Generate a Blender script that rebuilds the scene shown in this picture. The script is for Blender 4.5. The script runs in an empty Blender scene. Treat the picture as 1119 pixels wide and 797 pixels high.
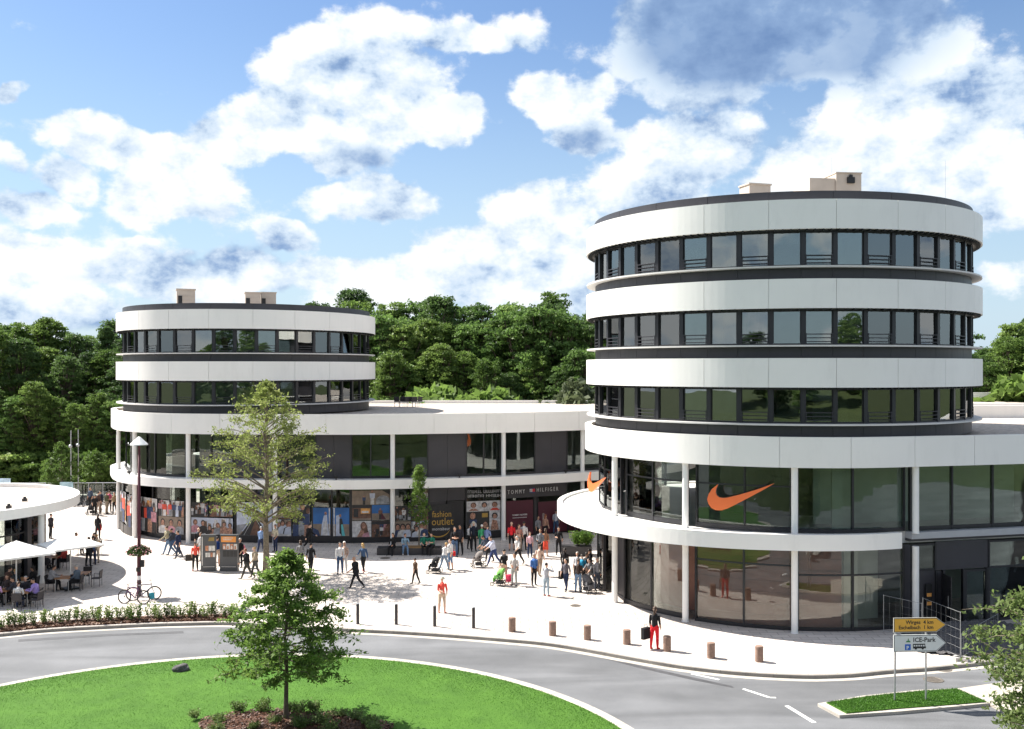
import bpy, math, random
import numpy as np
from mathutils import Vector, Matrix
random.seed(7); np.random.seed(7)
rad = math.radians
F, YH, CX, H = 1080.0, 402.0, 559.5, 12.0
sc = bpy.context.scene
COL = sc.collection

def G(px, py, z=0.0):
    Y = F*(H-z)/(py-YH)
    return Vector(((px-CX)/F*Y, Y, z))
def at(px, py, Y):
    return Vector(((px-CX)/F*Y, Y, H+(YH-py)/F*Y))

# ------------------------------------------------------------------ materials
def newmat(name):
    m = bpy.data.materials.new(name); m.use_nodes = True
    nt = m.node_tree
    for n in list(nt.nodes): nt.nodes.remove(n)
    out = nt.nodes.new('ShaderNodeOutputMaterial')
    return m, nt, out
MC = {}
def mat(name, col, rough=.6, metal=0.0, var=.10, scale=3.0, bump=0.0, bscale=40.0, spec=.5, detail=3):
    if name in MC: return MC[name]
    m, nt, out = newmat(name)
    b = nt.nodes.new('ShaderNodeBsdfPrincipled')
    nt.links.new(b.outputs[0], out.inputs[0])
    b.inputs['Roughness'].default_value = rough
    b.inputs['Metallic'].default_value = metal
    b.inputs['Specular IOR Level'].default_value = spec
    tc = nt.nodes.new('ShaderNodeTexCoord')
    nz = nt.nodes.new('ShaderNodeTexNoise'); nz.inputs['Scale'].default_value = scale; nz.inputs['Detail'].default_value = detail
    nt.links.new(tc.outputs['Object'], nz.inputs['Vector'])
    mr = nt.nodes.new('ShaderNodeMapRange')
    mr.inputs[1].default_value = .3; mr.inputs[2].default_value = .7
    mr.inputs[3].default_value = 1-var; mr.inputs[4].default_value = 1+var
    nt.links.new(nz.outputs[0], mr.inputs[0])
    vm = nt.nodes.new('ShaderNodeVectorMath'); vm.operation = 'SCALE'
    vm.inputs[0].default_value = col[:3]
    nt.links.new(mr.outputs[0], vm.inputs['Scale'])
    nt.links.new(vm.outputs[0], b.inputs['Base Color'])
    if bump:
        n2 = nt.nodes.new('ShaderNodeTexNoise'); n2.inputs['Scale'].default_value = bscale; n2.inputs['Detail'].default_value = 4
        nt.links.new(tc.outputs['Object'], n2.inputs['Vector'])
        bp = nt.nodes.new('ShaderNodeBump'); bp.inputs['Strength'].default_value = bump; bp.inputs['Distance'].default_value = .03
        nt.links.new(n2.outputs[0], bp.inputs['Height']); nt.links.new(bp.outputs[0], b.inputs['Normal'])
    MC[name] = m
    return m
def cloth(col, key=None):
    k = 'cloth_%.3f_%.3f_%.3f' % tuple(col)
    return mat(k, col, .85, 0, .18, 14, spec=.2)
def glass(name, tint, ior, extra=0.0):
    m, nt, out = newmat(name)
    tr = nt.nodes.new('ShaderNodeBsdfTransparent'); tr.inputs[0].default_value = (*tint, 1)
    gl = nt.nodes.new('ShaderNodeBsdfGlossy'); gl.inputs['Roughness'].default_value = 0.0
    gl.inputs['Color'].default_value = (.93, .96, .95, 1)
    fr = nt.nodes.new('ShaderNodeFresnel'); fr.inputs[0].default_value = ior
    ad = nt.nodes.new('ShaderNodeMath'); ad.operation = 'ADD'; ad.use_clamp = True; ad.inputs[1].default_value = extra
    tc = nt.nodes.new('ShaderNodeTexCoord'); nz = nt.nodes.new('ShaderNodeTexNoise'); nz.inputs['Scale'].default_value = .6
    bp = nt.nodes.new('ShaderNodeBump'); bp.inputs['Strength'].default_value = .06; bp.inputs['Distance'].default_value = .05
    oi = nt.nodes.new('ShaderNodeObjectInfo'); av = nt.nodes.new('ShaderNodeVectorMath'); av.operation = 'ADD'
    nt.links.new(tc.outputs['Object'], av.inputs[0]); nt.links.new(oi.outputs['Location'], av.inputs[1])
    nt.links.new(av.outputs[0], nz.inputs['Vector']); nt.links.new(nz.outputs[0], bp.inputs['Height'])
    nt.links.new(bp.outputs[0], gl.inputs['Normal'])
    mx = nt.nodes.new('ShaderNodeMixShader')
    nt.links.new(fr.outputs[0], ad.inputs[0]); nt.links.new(ad.outputs[0], mx.inputs[0])
    nt.links.new(tr.outputs[0], mx.inputs[1]); nt.links.new(gl.outputs[0], mx.inputs[2])
    nt.links.new(mx.outputs[0], out.inputs[0])
    return m
def leafmat(name, c1, c2, c3=None, transl=.35, scale=.35):
    m, nt, out = newmat(name)
    tc = nt.nodes.new('ShaderNodeTexCoord'); oi = nt.nodes.new('ShaderNodeObjectInfo')
    nz = nt.nodes.new('ShaderNodeTexNoise'); nz.inputs['Scale'].default_value = scale; nz.inputs['Detail'].default_value = 5
    nt.links.new(tc.outputs['Object'], nz.inputs['Vector'])
    at_ = nt.nodes.new('ShaderNodeAttribute'); at_.attribute_name = 'lr'
    a1 = nt.nodes.new('ShaderNodeMath'); a1.operation = 'MULTIPLY_ADD'; a1.inputs[1].default_value = .55; 
    nt.links.new(at_.outputs['Fac'], a1.inputs[0]); 
    a2 = nt.nodes.new('ShaderNodeMath'); a2.operation = 'MULTIPLY_ADD'; a2.inputs[1].default_value = .5; a2.inputs[2].default_value = -.25
    nt.links.new(oi.outputs['Random'], a2.inputs[0]); 
    a3 = nt.nodes.new('ShaderNodeMath'); a3.operation = 'ADD'
    nt.links.new(nz.outputs[0], a3.inputs[0]); nt.links.new(a2.outputs[0], a3.inputs[1])
    a4 = nt.nodes.new('ShaderNodeMath'); a4.operation = 'SUBTRACT'; a4.inputs[1].default_value = .27
    nt.links.new(a3.outputs[0], a4.inputs[0]); nt.links.new(a4.outputs[0], a1.inputs[2])
    cr = nt.nodes.new('ShaderNodeValToRGB')
    cr.color_ramp.elements[0].position = .2; cr.color_ramp.elements[0].color = (*c1, 1)
    cr.color_ramp.elements[1].position = .8; cr.color_ramp.elements[1].color = (*c2, 1)
    if c3:
        e = cr.color_ramp.elements.new(.97); e.color = (*c3, 1)
    nt.links.new(a1.outputs[0], cr.inputs[0])
    b = nt.nodes.new('ShaderNodeBsdfPrincipled'); b.inputs['Roughness'].default_value = .55; b.inputs['Specular IOR Level'].default_value = .3
    t = nt.nodes.new('ShaderNodeBsdfTranslucent')
    mx = nt.nodes.new('ShaderNodeMixShader'); mx.inputs[0].default_value = transl
    nt.links.new(cr.outputs[0], b.inputs['Base Color']); nt.links.new(cr.outputs[0], t.inputs[0])
    nt.links.new(b.outputs[0], mx.inputs[1]); nt.links.new(t.outputs[0], mx.inputs[2]); nt.links.new(mx.outputs[0], out.inputs[0])
    return m

WHITE = mat('white_panel', (.84, .82, .785), .45, 0, .03, .35, detail=6)
WHITE2 = mat('white_column_paint', (.80, .79, .77), .4, 0, .03, 2)
def weather(m, amt=.10):
    nt_ = m.node_tree; b = [n for n in nt_.nodes if n.type == 'BSDF_PRINCIPLED'][0]; src = b.inputs['Base Color'].links[0].from_socket
    tc_ = nt_.nodes.new('ShaderNodeTexCoord'); mp = nt_.nodes.new('ShaderNodeMapping'); mp.inputs['Scale'].default_value = (.9, .9, .25)
    nz = nt_.nodes.new('ShaderNodeTexNoise'); nz.inputs['Scale'].default_value = 1.6; nz.inputs['Detail'].default_value = 6; nz.inputs['Roughness'].default_value = .7
    nt_.links.new(tc_.outputs['Object'], mp.inputs[0]); nt_.links.new(mp.outputs[0], nz.inputs['Vector'])
    mr = nt_.nodes.new('ShaderNodeMapRange'); mr.inputs[1].default_value = .52; mr.inputs[2].default_value = .80; mr.inputs[3].default_value = 1; mr.inputs[4].default_value = 1-amt
    nt_.links.new(nz.outputs[0], mr.inputs[0]); v = nt_.nodes.new('ShaderNodeVectorMath'); v.operation = 'SCALE'
    nt_.links.new(src, v.inputs[0]); nt_.links.new(mr.outputs[0], v.inputs['Scale']); nt_.links.new(v.outputs[0], b.inputs['Base Color'])
weather(WHITE, .08)
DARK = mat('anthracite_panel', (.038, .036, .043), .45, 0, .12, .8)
FRAME = mat('anthracite_frame', (.024, .024, .028), .4, .2, .1, 3)
LEDGE = mat('pale_ledge', (.62, .60, .58), .5, 0, .06, 2)
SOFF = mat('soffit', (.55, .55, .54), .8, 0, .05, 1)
GRAVEL = mat('roof_gravel', (.44, .385, .335), .95, 0, .35, 5, .5, 30)
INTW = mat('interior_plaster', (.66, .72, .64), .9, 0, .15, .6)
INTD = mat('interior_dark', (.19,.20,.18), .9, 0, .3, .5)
CARPET = mat('interior_floor', (.22, .20, .17), .9, 0, .2, 1)
GLASS_UP = glass('office_glass', (.66, .71, .69), 1.95, .08)
GLASS_SHOP = glass('shop_glass', (.72, .77, .74), 1.50, .015)
GLASS_TINT = glass('shop_glass_reflecting', (.84, .85, .83), 1.45, .035)
BLIND = mat('window_blind', (.66, .70, .66), .9, 0, .1, 2)
STEEL = mat('galvanised_steel', (.42, .43, .44), .4, .7, .1, 6)
BLACKM = mat('black_metal', (.02, .02, .022), .45, .3, .1, 5)
RUBBER = mat('rubber', (.015, .015, .016), .8, 0, .1, 5)
WOODT = mat('table_wood', (.35, .17, .07), .5, 0, .2, 6)
BARK = mat('bark', (.10, .075, .055), .95, 0, .35, 8, .6, 25)
BARKL = mat('bark_pale', (.17, .14, .10), .95, 0, .35, 8, .6, 25)
MULCH = mat('bark_mulch', (.10, .045, .028), .95, 0, .5, 12, .9, 25)
BROWNB = mat('brown_board', (.40, .19, .145), .7, 0, .12, .7)
MAROON = mat('maroon_print', (.07, .008, .022), .5, 0, .05, 1)
ORANGE = mat('orange_emblem', (.80, .17, .05), .4, 0, .03, 2)

# ------------------------------------------------------------------ mesh builder
class MB:
    def __init__(s): s.v = []; s.f = []; s.m = []
    def add(s, vs, fs, mi=0):
        o = len(s.v); s.v.extend([tuple(v) for v in vs])
        for f in fs: s.f.append(tuple(i+o for i in f)); s.m.append(mi)
    def box(s, c, size, rz=0, mi=0, M=None):
        x, y, z = size[0]/2, size[1]/2, size[2]/2
        vs = [Vector((a*x, b*y, d*z)) for d in (-1, 1) for b in (-1, 1) for a in (-1, 1)]
        R = M if M is not None else Matrix.Rotation(rz, 3, 'Z')
        vs = [R @ v + Vector(c) for v in vs]
        s.add(vs, [(0,2,3,1),(4,5,7,6),(0,1,5,4),(2,6,7,3),(0,4,6,2),(1,3,7,5)], mi)
    def bar(s, a, b, w, h, mi=0):
        a, b = Vector(a), Vector(b); d = b-a; L = d.length
        if L < 1e-6: return
        q = d.to_track_quat('X', 'Z').to_matrix()
        s.box((a+b)/2, (L, w, h), M=q, mi=mi)
    def tube(s, a, b, r0, r1=None, n=8, mi=0, caps=True):
        s.path([a, b], [r0, r0 if r1 is None else r1], n, mi, caps)
    def path(s, P, R, n=8, mi=0, caps=True):
        P = [Vector(p) for p in P]; rings = []
        up = None
        for i, p in enumerate(P):
            if i == 0: d = P[1]-P[0]
            elif i == len(P)-1: d = P[-1]-P[-2]
            else: d = (P[i+1]-P[i]).normalized()+(P[i]-P[i-1]).normalized()
            d = d.normalized() if d.length > 1e-9 else Vector((0,0,1))
            if up is None:
                up = Vector((0,0,1)) if abs(d.z) < .9 else Vector((1,0,0))
            x = d.cross(up)
            if x.length < 1e-4: x = d.orthogonal()
            x.normalize(); y = x.cross(d).normalized(); up = y
            r = R[i] if isinstance(R, (list, tuple)) else R
            rx, ry = (r if isinstance(r, (tuple, list)) else (r, r))
            rings.append([p + x*math.cos(2*math.pi*k/n)*rx + y*math.sin(2*math.pi*k/n)*ry for k in range(n)])
        vs = [v for rg in rings for v in rg]; fs = []
        for i in range(len(P)-1):
            for k in range(n):
                k2 = (k+1) % n
                fs.append((i*n+k, (i+1)*n+k, (i+1)*n+k2, i*n+k2))
        if caps:
            fs.append(tuple(range(n))); fs.append(tuple(reversed(range((len(P)-1)*n, len(P)*n))))
        s.add(vs, fs, mi)
    def lathe(s, prof, n=24, c=(0,0,0), mi=0):
        vs = []; fs = []
        for r, z in prof:
            for k in range(n):
                a = 2*math.pi*k/n; vs.append((c[0]+r*math.cos(a), c[1]+r*math.sin(a), c[2]+z))
        for i in range(len(prof)-1):
            for k in range(n):
                k2 = (k+1) % n; fs.append((i*n+k, i*n+k2, (i+1)*n+k2, (i+1)*n+k))
        fs.append(tuple(reversed(range(n)))); fs.append(tuple(range((len(prof)-1)*n, len(prof)*n)))
        s.add(vs, fs, mi)
    def prism(s, poly, z0, z1, mi=0):
        n = len(poly)
        vs = [(p[0], p[1], z0) for p in poly]+[(p[0], p[1], z1) for p in poly]
        fs = [tuple(reversed(range(n))), tuple(range(n, 2*n))]
        for k in range(n):
            k2 = (k+1) % n; fs.append((k, k2, n+k2, n+k))
        s.add(vs, fs, mi)
    def plate(s, poly, y0, y1, mi=0):      # polygon in xz, extruded along y (front y0 < back y1)
        n = len(poly)
        vs = [(p[0], y0, p[1]) for p in poly]+[(p[0], y1, p[1]) for p in poly]
        fs = [tuple(range(n)), tuple(reversed(range(n, 2*n)))]
        for k in range(n):
            k2 = (k+1) % n; fs.append((k2, k, n+k, n+k2))
        s.add(vs, fs, mi)
    def ball(s, c, r, n=10, m=7, mi=0, M=None):
        rx, ry, rz = r if isinstance(r, (tuple, list)) else (r, r, r)
        vs = [Vector((0,0,-rz))]; 
        for i in range(1, m):
            t = math.pi*i/m
            for k in range(n):
                a = 2*math.pi*k/n
                vs.append(Vector((rx*math.sin(t)*math.cos(a), ry*math.sin(t)*math.sin(a), -rz*math.cos(t))))
        vs.append(Vector((0,0,rz)))
        if M is not None: vs = [M @ v for v in vs]
        vs = [v+Vector(c) for v in vs]; fs = []
        for k in range(n):
            k2 = (k+1) % n; fs.append((0, 1+k2, 1+k)); L = 1+(m-2)*n; fs.append((L+k, L+k2, len(vs)-1))
        for i in range(m-2):
            for k in range(n):
                k2 = (k+1) % n; a = 1+i*n; b = a+n; fs.append((a+k, a+k2, b+k2, b+k))
        s.add(vs, fs, mi)
    def strip(s, pts_o, pts_i, z0, z1, mi=0, closed=False):
        n = len(pts_o); vs = []
        for p, q in zip(pts_o, pts_i):
            vs += [(p[0],p[1],z0),(p[0],p[1],z1),(q[0],q[1],z1),(q[0],q[1],z0)]
        fs = []
        for i in range(n if closed else n-1):
            a = 4*i; b = 4*((i+1) % n)
            fs += [(a, b, b+1, a+1), (a+1, b+1, b+2, a+2), (a+2, b+2, b+3, a+3), (a+3, b+3, b, a)]
        if not closed:
            fs += [(0,1,2,3), (4*n-1,4*n-2,4*n-3,4*n-4)]
        s.add(vs, fs, mi)
    def mesh(s, name, mats, off=None, smooth=False):
        me = bpy.data.meshes.new(name)
        vs = s.v if off is None else [(v[0]-off[0], v[1]-off[1], v[2]-off[2]) for v in s.v]
        me.from_pydata(vs, [], s.f)
        if not isinstance(mats, (list, tuple)): mats = [mats]
        for m in mats: me.materials.append(m)
        if len(mats) > 1: me.polygons.foreach_set('material_index', s.m)
        if smooth: me.polygons.foreach_set('use_smooth', [True]*len(s.f))
        me.update()
        return me
    def build(s, name, mats, parent=None, world=False, smooth=False):
        off = parent.location if (world and parent is not None) else None
        return link(name, s.mesh(name, mats, off, smooth), parent)
def link(name, me, parent=None, loc=(0,0,0), rz=0):
    o = bpy.data.objects.new(name, me); COL.objects.link(o); o.parent = parent
    o.location = loc; o.rotation_euler = (0, 0, rz)
    return o
def tag(o, label=None, cat=None, group=None, kind=None):
    if label: o['label'] = label
    if cat: o['category'] = cat
    if group: o['group'] = group
    if kind: o['kind'] = kind
    return o
def empty(name, loc=(0,0,0), rz=0, label=None, cat=None, group=None):
    o = bpy.data.objects.new(name, None); COL.objects.link(o)
    o.empty_display_size = .2
    o.location = loc; o.rotation_euler = (0, 0, rz)
    return tag(o, label, cat, group)
CH = {}
def copy_tree(o, parent=None, depth=0):
    kids = CH[o.name] if o.name in CH else [c for c in bpy.data.objects if c.parent == o]
    CH[o.name] = kids
    c = o.copy(); COL.objects.link(c); c.parent = parent
    for ch in kids: copy_tree(ch, c, depth+1)
    return c
def dup(o, loc, rz=0, label=None, scale=None):
    c = copy_tree(o); c.location = loc; c.rotation_euler = (0, 0, rz)
    if label: c['label'] = label
    if scale: c.scale = (scale,)*3
    return c
def npmesh(name, V, Fq, mats, attr=None, smooth=False):
    me = bpy.data.meshes.new(name)
    V = np.asarray(V, dtype=np.float32); Fq = np.asarray(Fq, dtype=np.int32)
    me.vertices.add(len(V)); me.vertices.foreach_set('co', V.ravel())
    n, k = Fq.shape
    me.loops.add(n*k); me.loops.foreach_set('vertex_index', Fq.ravel())
    me.polygons.add(n); me.polygons.foreach_set('loop_start', np.arange(0, n*k, k, dtype=np.int32))
    try: me.polygons.foreach_set('loop_total', np.full(n, k, dtype=np.int32))
    except Exception: pass
    for m in mats: me.materials.append(m)
    if attr is not None:
        a = me.attributes.new('lr', 'FLOAT', 'POINT'); a.data.foreach_set('value', np.asarray(attr, dtype=np.float32))
    me.update(calc_edges=True)
    return me
def text_obj(body, size, name, m, parent, loc, rot=(rad(90),0,0), ext=.008, align='LEFT', sx=1.0, bold=0.0):
    cu = bpy.data.curves.new('t', 'FONT'); cu.body = body; cu.size = size; cu.extrude = ext; cu.offset = bold
    cu.align_x = align; cu.resolution_u = 2
    tmp = bpy.data.objects.new('t', cu); COL.objects.link(tmp)
    dg = bpy.context.evaluated_depsgraph_get(); dg.update()
    me = bpy.data.meshes.new_from_object(tmp.evaluated_get(dg)); me.materials.clear(); me.materials.append(m)
    bpy.data.objects.remove(tmp)
    o = link(name, me, parent, loc); o.rotation_euler = rot; o.scale = (sx, 1, 1)
    return o

# ------------------------------------------------------------------ plan curves
class Curve:
    def __init__(s, pts, closed=False):
        s.p = [Vector((a, b)) for a, b in pts]; s.closed = closed
        if closed: s.p.append(s.p[0].copy())
        s.s = [0]
        for i in range(1, len(s.p)): s.s.append(s.s[-1]+(s.p[i]-s.p[i-1]).length)
        s.L = s.s[-1]
        n = len(s.p); s.t = []
        for i in range(n):
            if closed: a = s.p[(i-1) % (n-1)]; b = s.p[(i+1) % (n-1)]
            else: a = s.p[max(i-1, 0)]; b = s.p[min(i+1, n-1)]
            s.t.append((b-a).normalized())
    def at(s, q, off=0.0):
        if s.closed: q = q % s.L
        q = min(max(q, 0), s.L)
        import bisect
        i = min(max(bisect.bisect_right(s.s, q)-1, 0), len(s.p)-2)
        f = (q-s.s[i])/max(s.s[i+1]-s.s[i], 1e-9)
        p = s.p[i].lerp(s.p[i+1], f); t = s.t[i].lerp(s.t[i+1], f).normalized()
        return p + Vector((-t.y, t.x))*off, t
    def samp(s, s0, s1, off, step=.25):
        n = max(2, int(abs(s1-s0)/step)+1)
        return [s.at(s0+(s1-s0)*i/(n-1), off)[0] for i in range(n)]
    def s_at_px(s, px, off=0.0):
        best = None; k = (px-CX)/F; n = 1500
        prev = None; last_hit = None
        for i in range(n+1):
            q = s.L*i/n; p, t = s.at(q, off)
            g = p.x-k*p.y
            if prev is not None and prev[1]*g <= 0 and t.x > -.1:
                if best is None or p.y < best[1]: best = (q, p.y)
            prev = (q, g)
        return best[0] if best else 0
def catmull(P, k=12):
    out = []; P = [Vector(p) for p in P]; Q = [P[0]*2-P[1]]+P+[P[-1]*2-P[-2]]
    for i in range(1, len(Q)-2):
        for j in range(k):
            t = j/k; a, b, c, d = Q[i-1], Q[i], Q[i+1], Q[i+2]
            out.append(.5*((2*b)+(c-a)*t+(2*a-5*b+4*c-d)*t*t+(3*b-a-3*c+d)*t**3))
    out.append(P[-1]); return [(p.x, p.y) for p in out]
def band(mb, cv, o_out, o_in, z0, z1, s0=None, s1=None, closed=False, mi=0):
    if closed:
        P = cv.samp(0, cv.L, o_out, .3)[:-1]; Q = cv.samp(0, cv.L, o_in, .3)[:-1]
        mb.strip(P, Q, z0, z1, mi, True)
    else:
        s0 = 0 if s0 is None else s0; s1 = cv.L if s1 is None else s1
        mb.strip(cv.samp(s0, s1, o_out, .3), cv.samp(s0, s1, o_in, .3), z0, z1, mi)
def panels(mb, cv, o_out, z0, z1, s0, s1, pl, gap=.022, mi=0):
    n = max(1, round((s1-s0)/pl)); w = (s1-s0)/n
    for i in range(n):
        a, b = s0+i*w+gap/2, s0+(i+1)*w-gap/2
        mb.strip(cv.samp(a, b, o_out, .3), cv.samp(a, b, o_out+.04, .3), z0, z1, mi)
    mb.strip(cv.samp(s0, s1, o_out+.045, .3), cv.samp(s0, s1, o_out+.35, .3), z0+.01, z1-.01, mi)

# shared level heights
Z_SL0, Z_SL1 = 3.83, 4.45
Z_F0, Z_F1 = 7.50, 8.88
PITCH = 3.575

# ------------------------------------------------------------------ world / sun / camera
SH = Vector((.78, -.38, -1.0))      # shadow displacement per metre of height
sun_dir = (-SH).normalized()
el = math.asin(sun_dir.z); az = math.atan2(sun_dir.x, sun_dir.y)
w = bpy.data.worlds.new("World"); sc.world = w; w.use_nodes = True
nt = w.node_tree; w.cycles.sampling_method = 'MANUAL'; w.cycles.sample_map_resolution = 256
for n in list(nt.nodes): nt.nodes.remove(n)
wo = nt.nodes.new('ShaderNodeOutputWorld'); bg = nt.nodes.new('ShaderNodeBackground'); nt.links.new(bg.outputs[0], wo.inputs[0])
sky = nt.nodes.new('ShaderNodeTexSky'); sky.sky_type = 'NISHITA'; sky.sun_disc = False
sky.sun_elevation = el; sky.sun_rotation = az; sky.air_density = 1.3; sky.dust_density = .6; sky.ozone_density = 1.6
BGS = .06; CLS = .47; bg.inputs[1].default_value = BGS
def N(t, **k):
    n = nt.nodes.new(t)
    for a, b in k.items(): setattr(n, a, b)
    return n
def plug(i, v):
    if hasattr(v, 'is_output') or isinstance(v, bpy.types.NodeSocket): nt.links.new(v, i)
    else: i.default_value = v
def M_(op, a, b=None, c=None, clamp=False):
    n = N('ShaderNodeMath', operation=op, use_clamp=clamp); plug(n.inputs[0], a)
    if b is not None: plug(n.inputs[1], b)
    if c is not None: plug(n.inputs[2], c)
    return n.outputs[0]
def VMn(op, a, b=None, c=None, sc_=None):
    n = N('ShaderNodeVectorMath', operation=op); plug(n.inputs[0], a)
    if b is not None: plug(n.inputs[1], b)
    if c is not None: plug(n.inputs[2], c)
    if sc_ is not None: plug(n.inputs['Scale'], sc_)
    return n.outputs['Value'] if op in ('LENGTH', 'DOT_PRODUCT') else n.outputs[0]
def sstep(v, a, b, o0=0., o1=1.):
    n = N('ShaderNodeMapRange', interpolation_type='SMOOTHSTEP'); plug(n.inputs[0], v)
    n.inputs[1].default_value = a; n.inputs[2].default_value = b; n.inputs[3].default_value = o0; n.inputs[4].default_value = o1
    return n.outputs[0]
tc = N('ShaderNodeTexCoord'); sx = N('ShaderNodeSeparateXYZ'); nt.links.new(tc.outputs['Generated'], sx.inputs[0])
azn = M_('ARCTAN2', sx.outputs[0], sx.outputs[1]); eln = M_('ARCSINE', sx.outputs[2])
cmb = N('ShaderNodeCombineXYZ'); nt.links.new(azn, cmb.inputs[0]); nt.links.new(eln, cmb.inputs[1])
P0 = cmb.outputs[0]
def pxdir(x, y):
    u = (x-CX)/F; v = (YH-y)/F; a = math.atan(u); return a, math.atan(v*math.cos(a))
CL = [(28,102,20,13,.8),(110,150,82,30,1),(68,195,42,28,1),(195,205,85,38,1),(190,160,55,30,.9),(250,150,60,40,.9),(335,75,70,60,.9),
 (300,130,70,50,1),(430,90,85,62,1),(400,45,80,50,.8),(485,135,62,30,1),(520,28,120,26,.8),(370,165,55,34,1),(408,226,85,32,1),(312,262,42,17,.9),
 (155,262,34,11,.7),(620,108,70,36,1),(640,148,50,26,1),(760,155,95,42,1),(700,205,90,45,1),(590,235,80,50,.9),(520,290,110,50,1),
 (830,35,195,66,1.35),(930,60,100,50,1.1),(1000,160,150,75,1.1),(930,190,110,60,1.1),(1080,95,70,44,.9),(1070,190,110,80,1.0),(30,228,62,22,.9),(30,270,70,32,.9),
 (110,290,130,28,.9),(230,300,150,26,.9),(380,300,130,28,.8),(640,290,110,50,.8),(40,345,130,40,.8),(1100,310,70,30,.5),(5,180,20,16,.6),(540,320,260,34,.7)]
DK = [(845,25,190,78,1.35),(750,12,110,50,.8),(930,60,90,48,.9),(405,172,55,20,.62),(645,150,46,20,.66),(505,118,36,18,.36),(235,234,50,12,.40),(490,300,90,18,.28),
      (75,175,36,18,.40),(435,238,60,13,.42),(770,185,80,22,.40),(325,272,34,6,.3),(300,125,60,20,.2),(110,305,90,12,.28),(1000,215,130,20,.12),(440,85,50,18,.2),(720,225,60,14,.22)]
def blobs(P, lst, amp=1):
    acc = None
    for x, y, rx, ry, wgt in lst:
        a, e = pxdir(x, y)
        d = VMn('SUBTRACT', P, (a, e, 0)); d = VMn('MULTIPLY', d, (F/rx, F/ry, 0)); L = VMn('LENGTH', d)
        g = sstep(L, 0.0, 1.55, wgt, 0.0)
        acc = g if acc is None else M_('SMOOTH_MAX', acc, g, .25)
    return acc
def fbm(P, scale, det, rough=.55, off=(0,0,0)):
    n = N('ShaderNodeTexNoise', noise_dimensions='3D'); n.inputs['Scale'].default_value = scale; n.inputs['Detail'].default_value = det; n.inputs['Roughness'].default_value = rough
    nt.links.new(VMn('ADD', P, off), n.inputs['Vector']); return n
n1 = fbm(P0, 9, 4, .6)
warp = VMn('SCALE', VMn('SUBTRACT', n1.outputs['Color'], (.5,.5,.5)), sc_=.085)
Pw = VMn('ADD', P0, warp)
b0 = blobs(Pw, CL)
Pn = VMn('MULTIPLY', P0, (1, 1.35, 1))
side = sstep(M_('ABSOLUTE', azn), .60, .85); topm = sstep(eln, .40, .60)
f2 = fbm(Pn, 3.0, 3, .5, (3.1, 1.7, 0)).outputs[0]
gen = M_('MULTIPLY', sstep(f2, .40, .60), M_('MAXIMUM', side, topm))
b0 = M_('MAXIMUM', b0, gen)
fA = fbm(Pn, 8.5, 9, .63).outputs[0]
Pd = VMn('ADD', Pn, (-.014, .030, 0))
fB = fbm(Pd, 8.5, 5, .56).outputs[0]
vr = N('ShaderNodeTexVoronoi', feature='SMOOTH_F1'); vr.inputs['Scale'].default_value = 26; vr.inputs['Smoothness'].default_value = .7
nt.links.new(VMn('ADD', Pn, VMn('SCALE', warp, sc_=.6)), vr.inputs['Vector'])
puff = M_('SUBTRACT', .42, vr.outputs['Distance'])
D0 = M_('MULTIPLY_ADD', M_('SUBTRACT', fA, .5), 1.55, b0)
D0 = M_('MULTIPLY_ADD', puff, .16, D0)
mask = sstep(D0, .30, .54)
lit = M_('MULTIPLY_ADD', M_('SUBTRACT', fA, fB), 3.2, .84)
lit = M_('MULTIPLY_ADD', puff, .22, lit)
dk = M_('MULTIPLY', M_('MINIMUM', blobs(VMn('ADD', P0, VMn('SCALE', warp, sc_=.35)), DK), .80), M_('MULTIPLY_ADD', fB, .5, .75))
lf = M_('MULTIPLY', M_('MINIMUM', lit, 1.0), M_('SUBTRACT', 1.0, M_('MULTIPLY', dk, .92)), clamp=True)
crm = N('ShaderNodeValToRGB')
e = crm.color_ramp.elements; e[0].position = 0; e[0].color = (.12, .22, .44, 1); e[1].position = .98; e[1].color = (1.0, 1.0, 1.0, 1)
x_ = e.new(.25); x_.color = (.26, .39, .62, 1)
x_ = e.new(.5); x_.color = (.60, .72, .86, 1); x_ = e.new(.78); x_.color = (.88, .93, .98, 1)
nt.links.new(lf, crm.inputs[0])
ccol = VMn('SCALE', crm.outputs[0], sc_=CLS/BGS)
hz = sstep(eln, -.02, .36, .70, 0.0)
mixh = N('ShaderNodeMix', data_type='RGBA'); nt.links.new(hz, mixh.inputs[0])
skyg = VMn('MULTIPLY', sky.outputs[0], (.70, .80, .98))
nt.links.new(skyg, mixh.inputs[6]); mixh.inputs[7].default_value = (.27/BGS, .355/BGS, .44/BGS, 1)
mixc = N('ShaderNodeMix', data_type='RGBA'); nt.links.new(mask, mixc.inputs[0]); nt.links.new(mixh.outputs[2], mixc.inputs[6]); nt.links.new(ccol, mixc.inputs[7])
nt.links.new(mixc.outputs[2], bg.inputs[0])

sl = bpy.data.lights.new('sun', 'SUN'); sl.energy = 5.0; sl.angle = rad(.5); sl.color = (1, .95, .87)
so = bpy.data.objects.new('sun', sl); COL.objects.link(so); so.rotation_euler = SH.to_track_quat('-Z', 'Y').to_euler()
so.location = (0, 0, 60)
cam = bpy.data.cameras.new('camera'); co = bpy.data.objects.new('camera', cam); COL.objects.link(co)
cam.sensor_width = 36; cam.lens = 36*F/1119; cam.shift_y = (YH-398.5)/1119; cam.clip_end = 3000
co.location = (0, 0, H); co.rotation_euler = (rad(90), 0, 0); sc.camera = co
sc.view_settings.view_transform = 'Standard'; sc.view_settings.look = 'None'; sc.view_settings.gamma = 1
sc.view_settings.exposure = 1.27
sc.render.engine = 'CYCLES'

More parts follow.
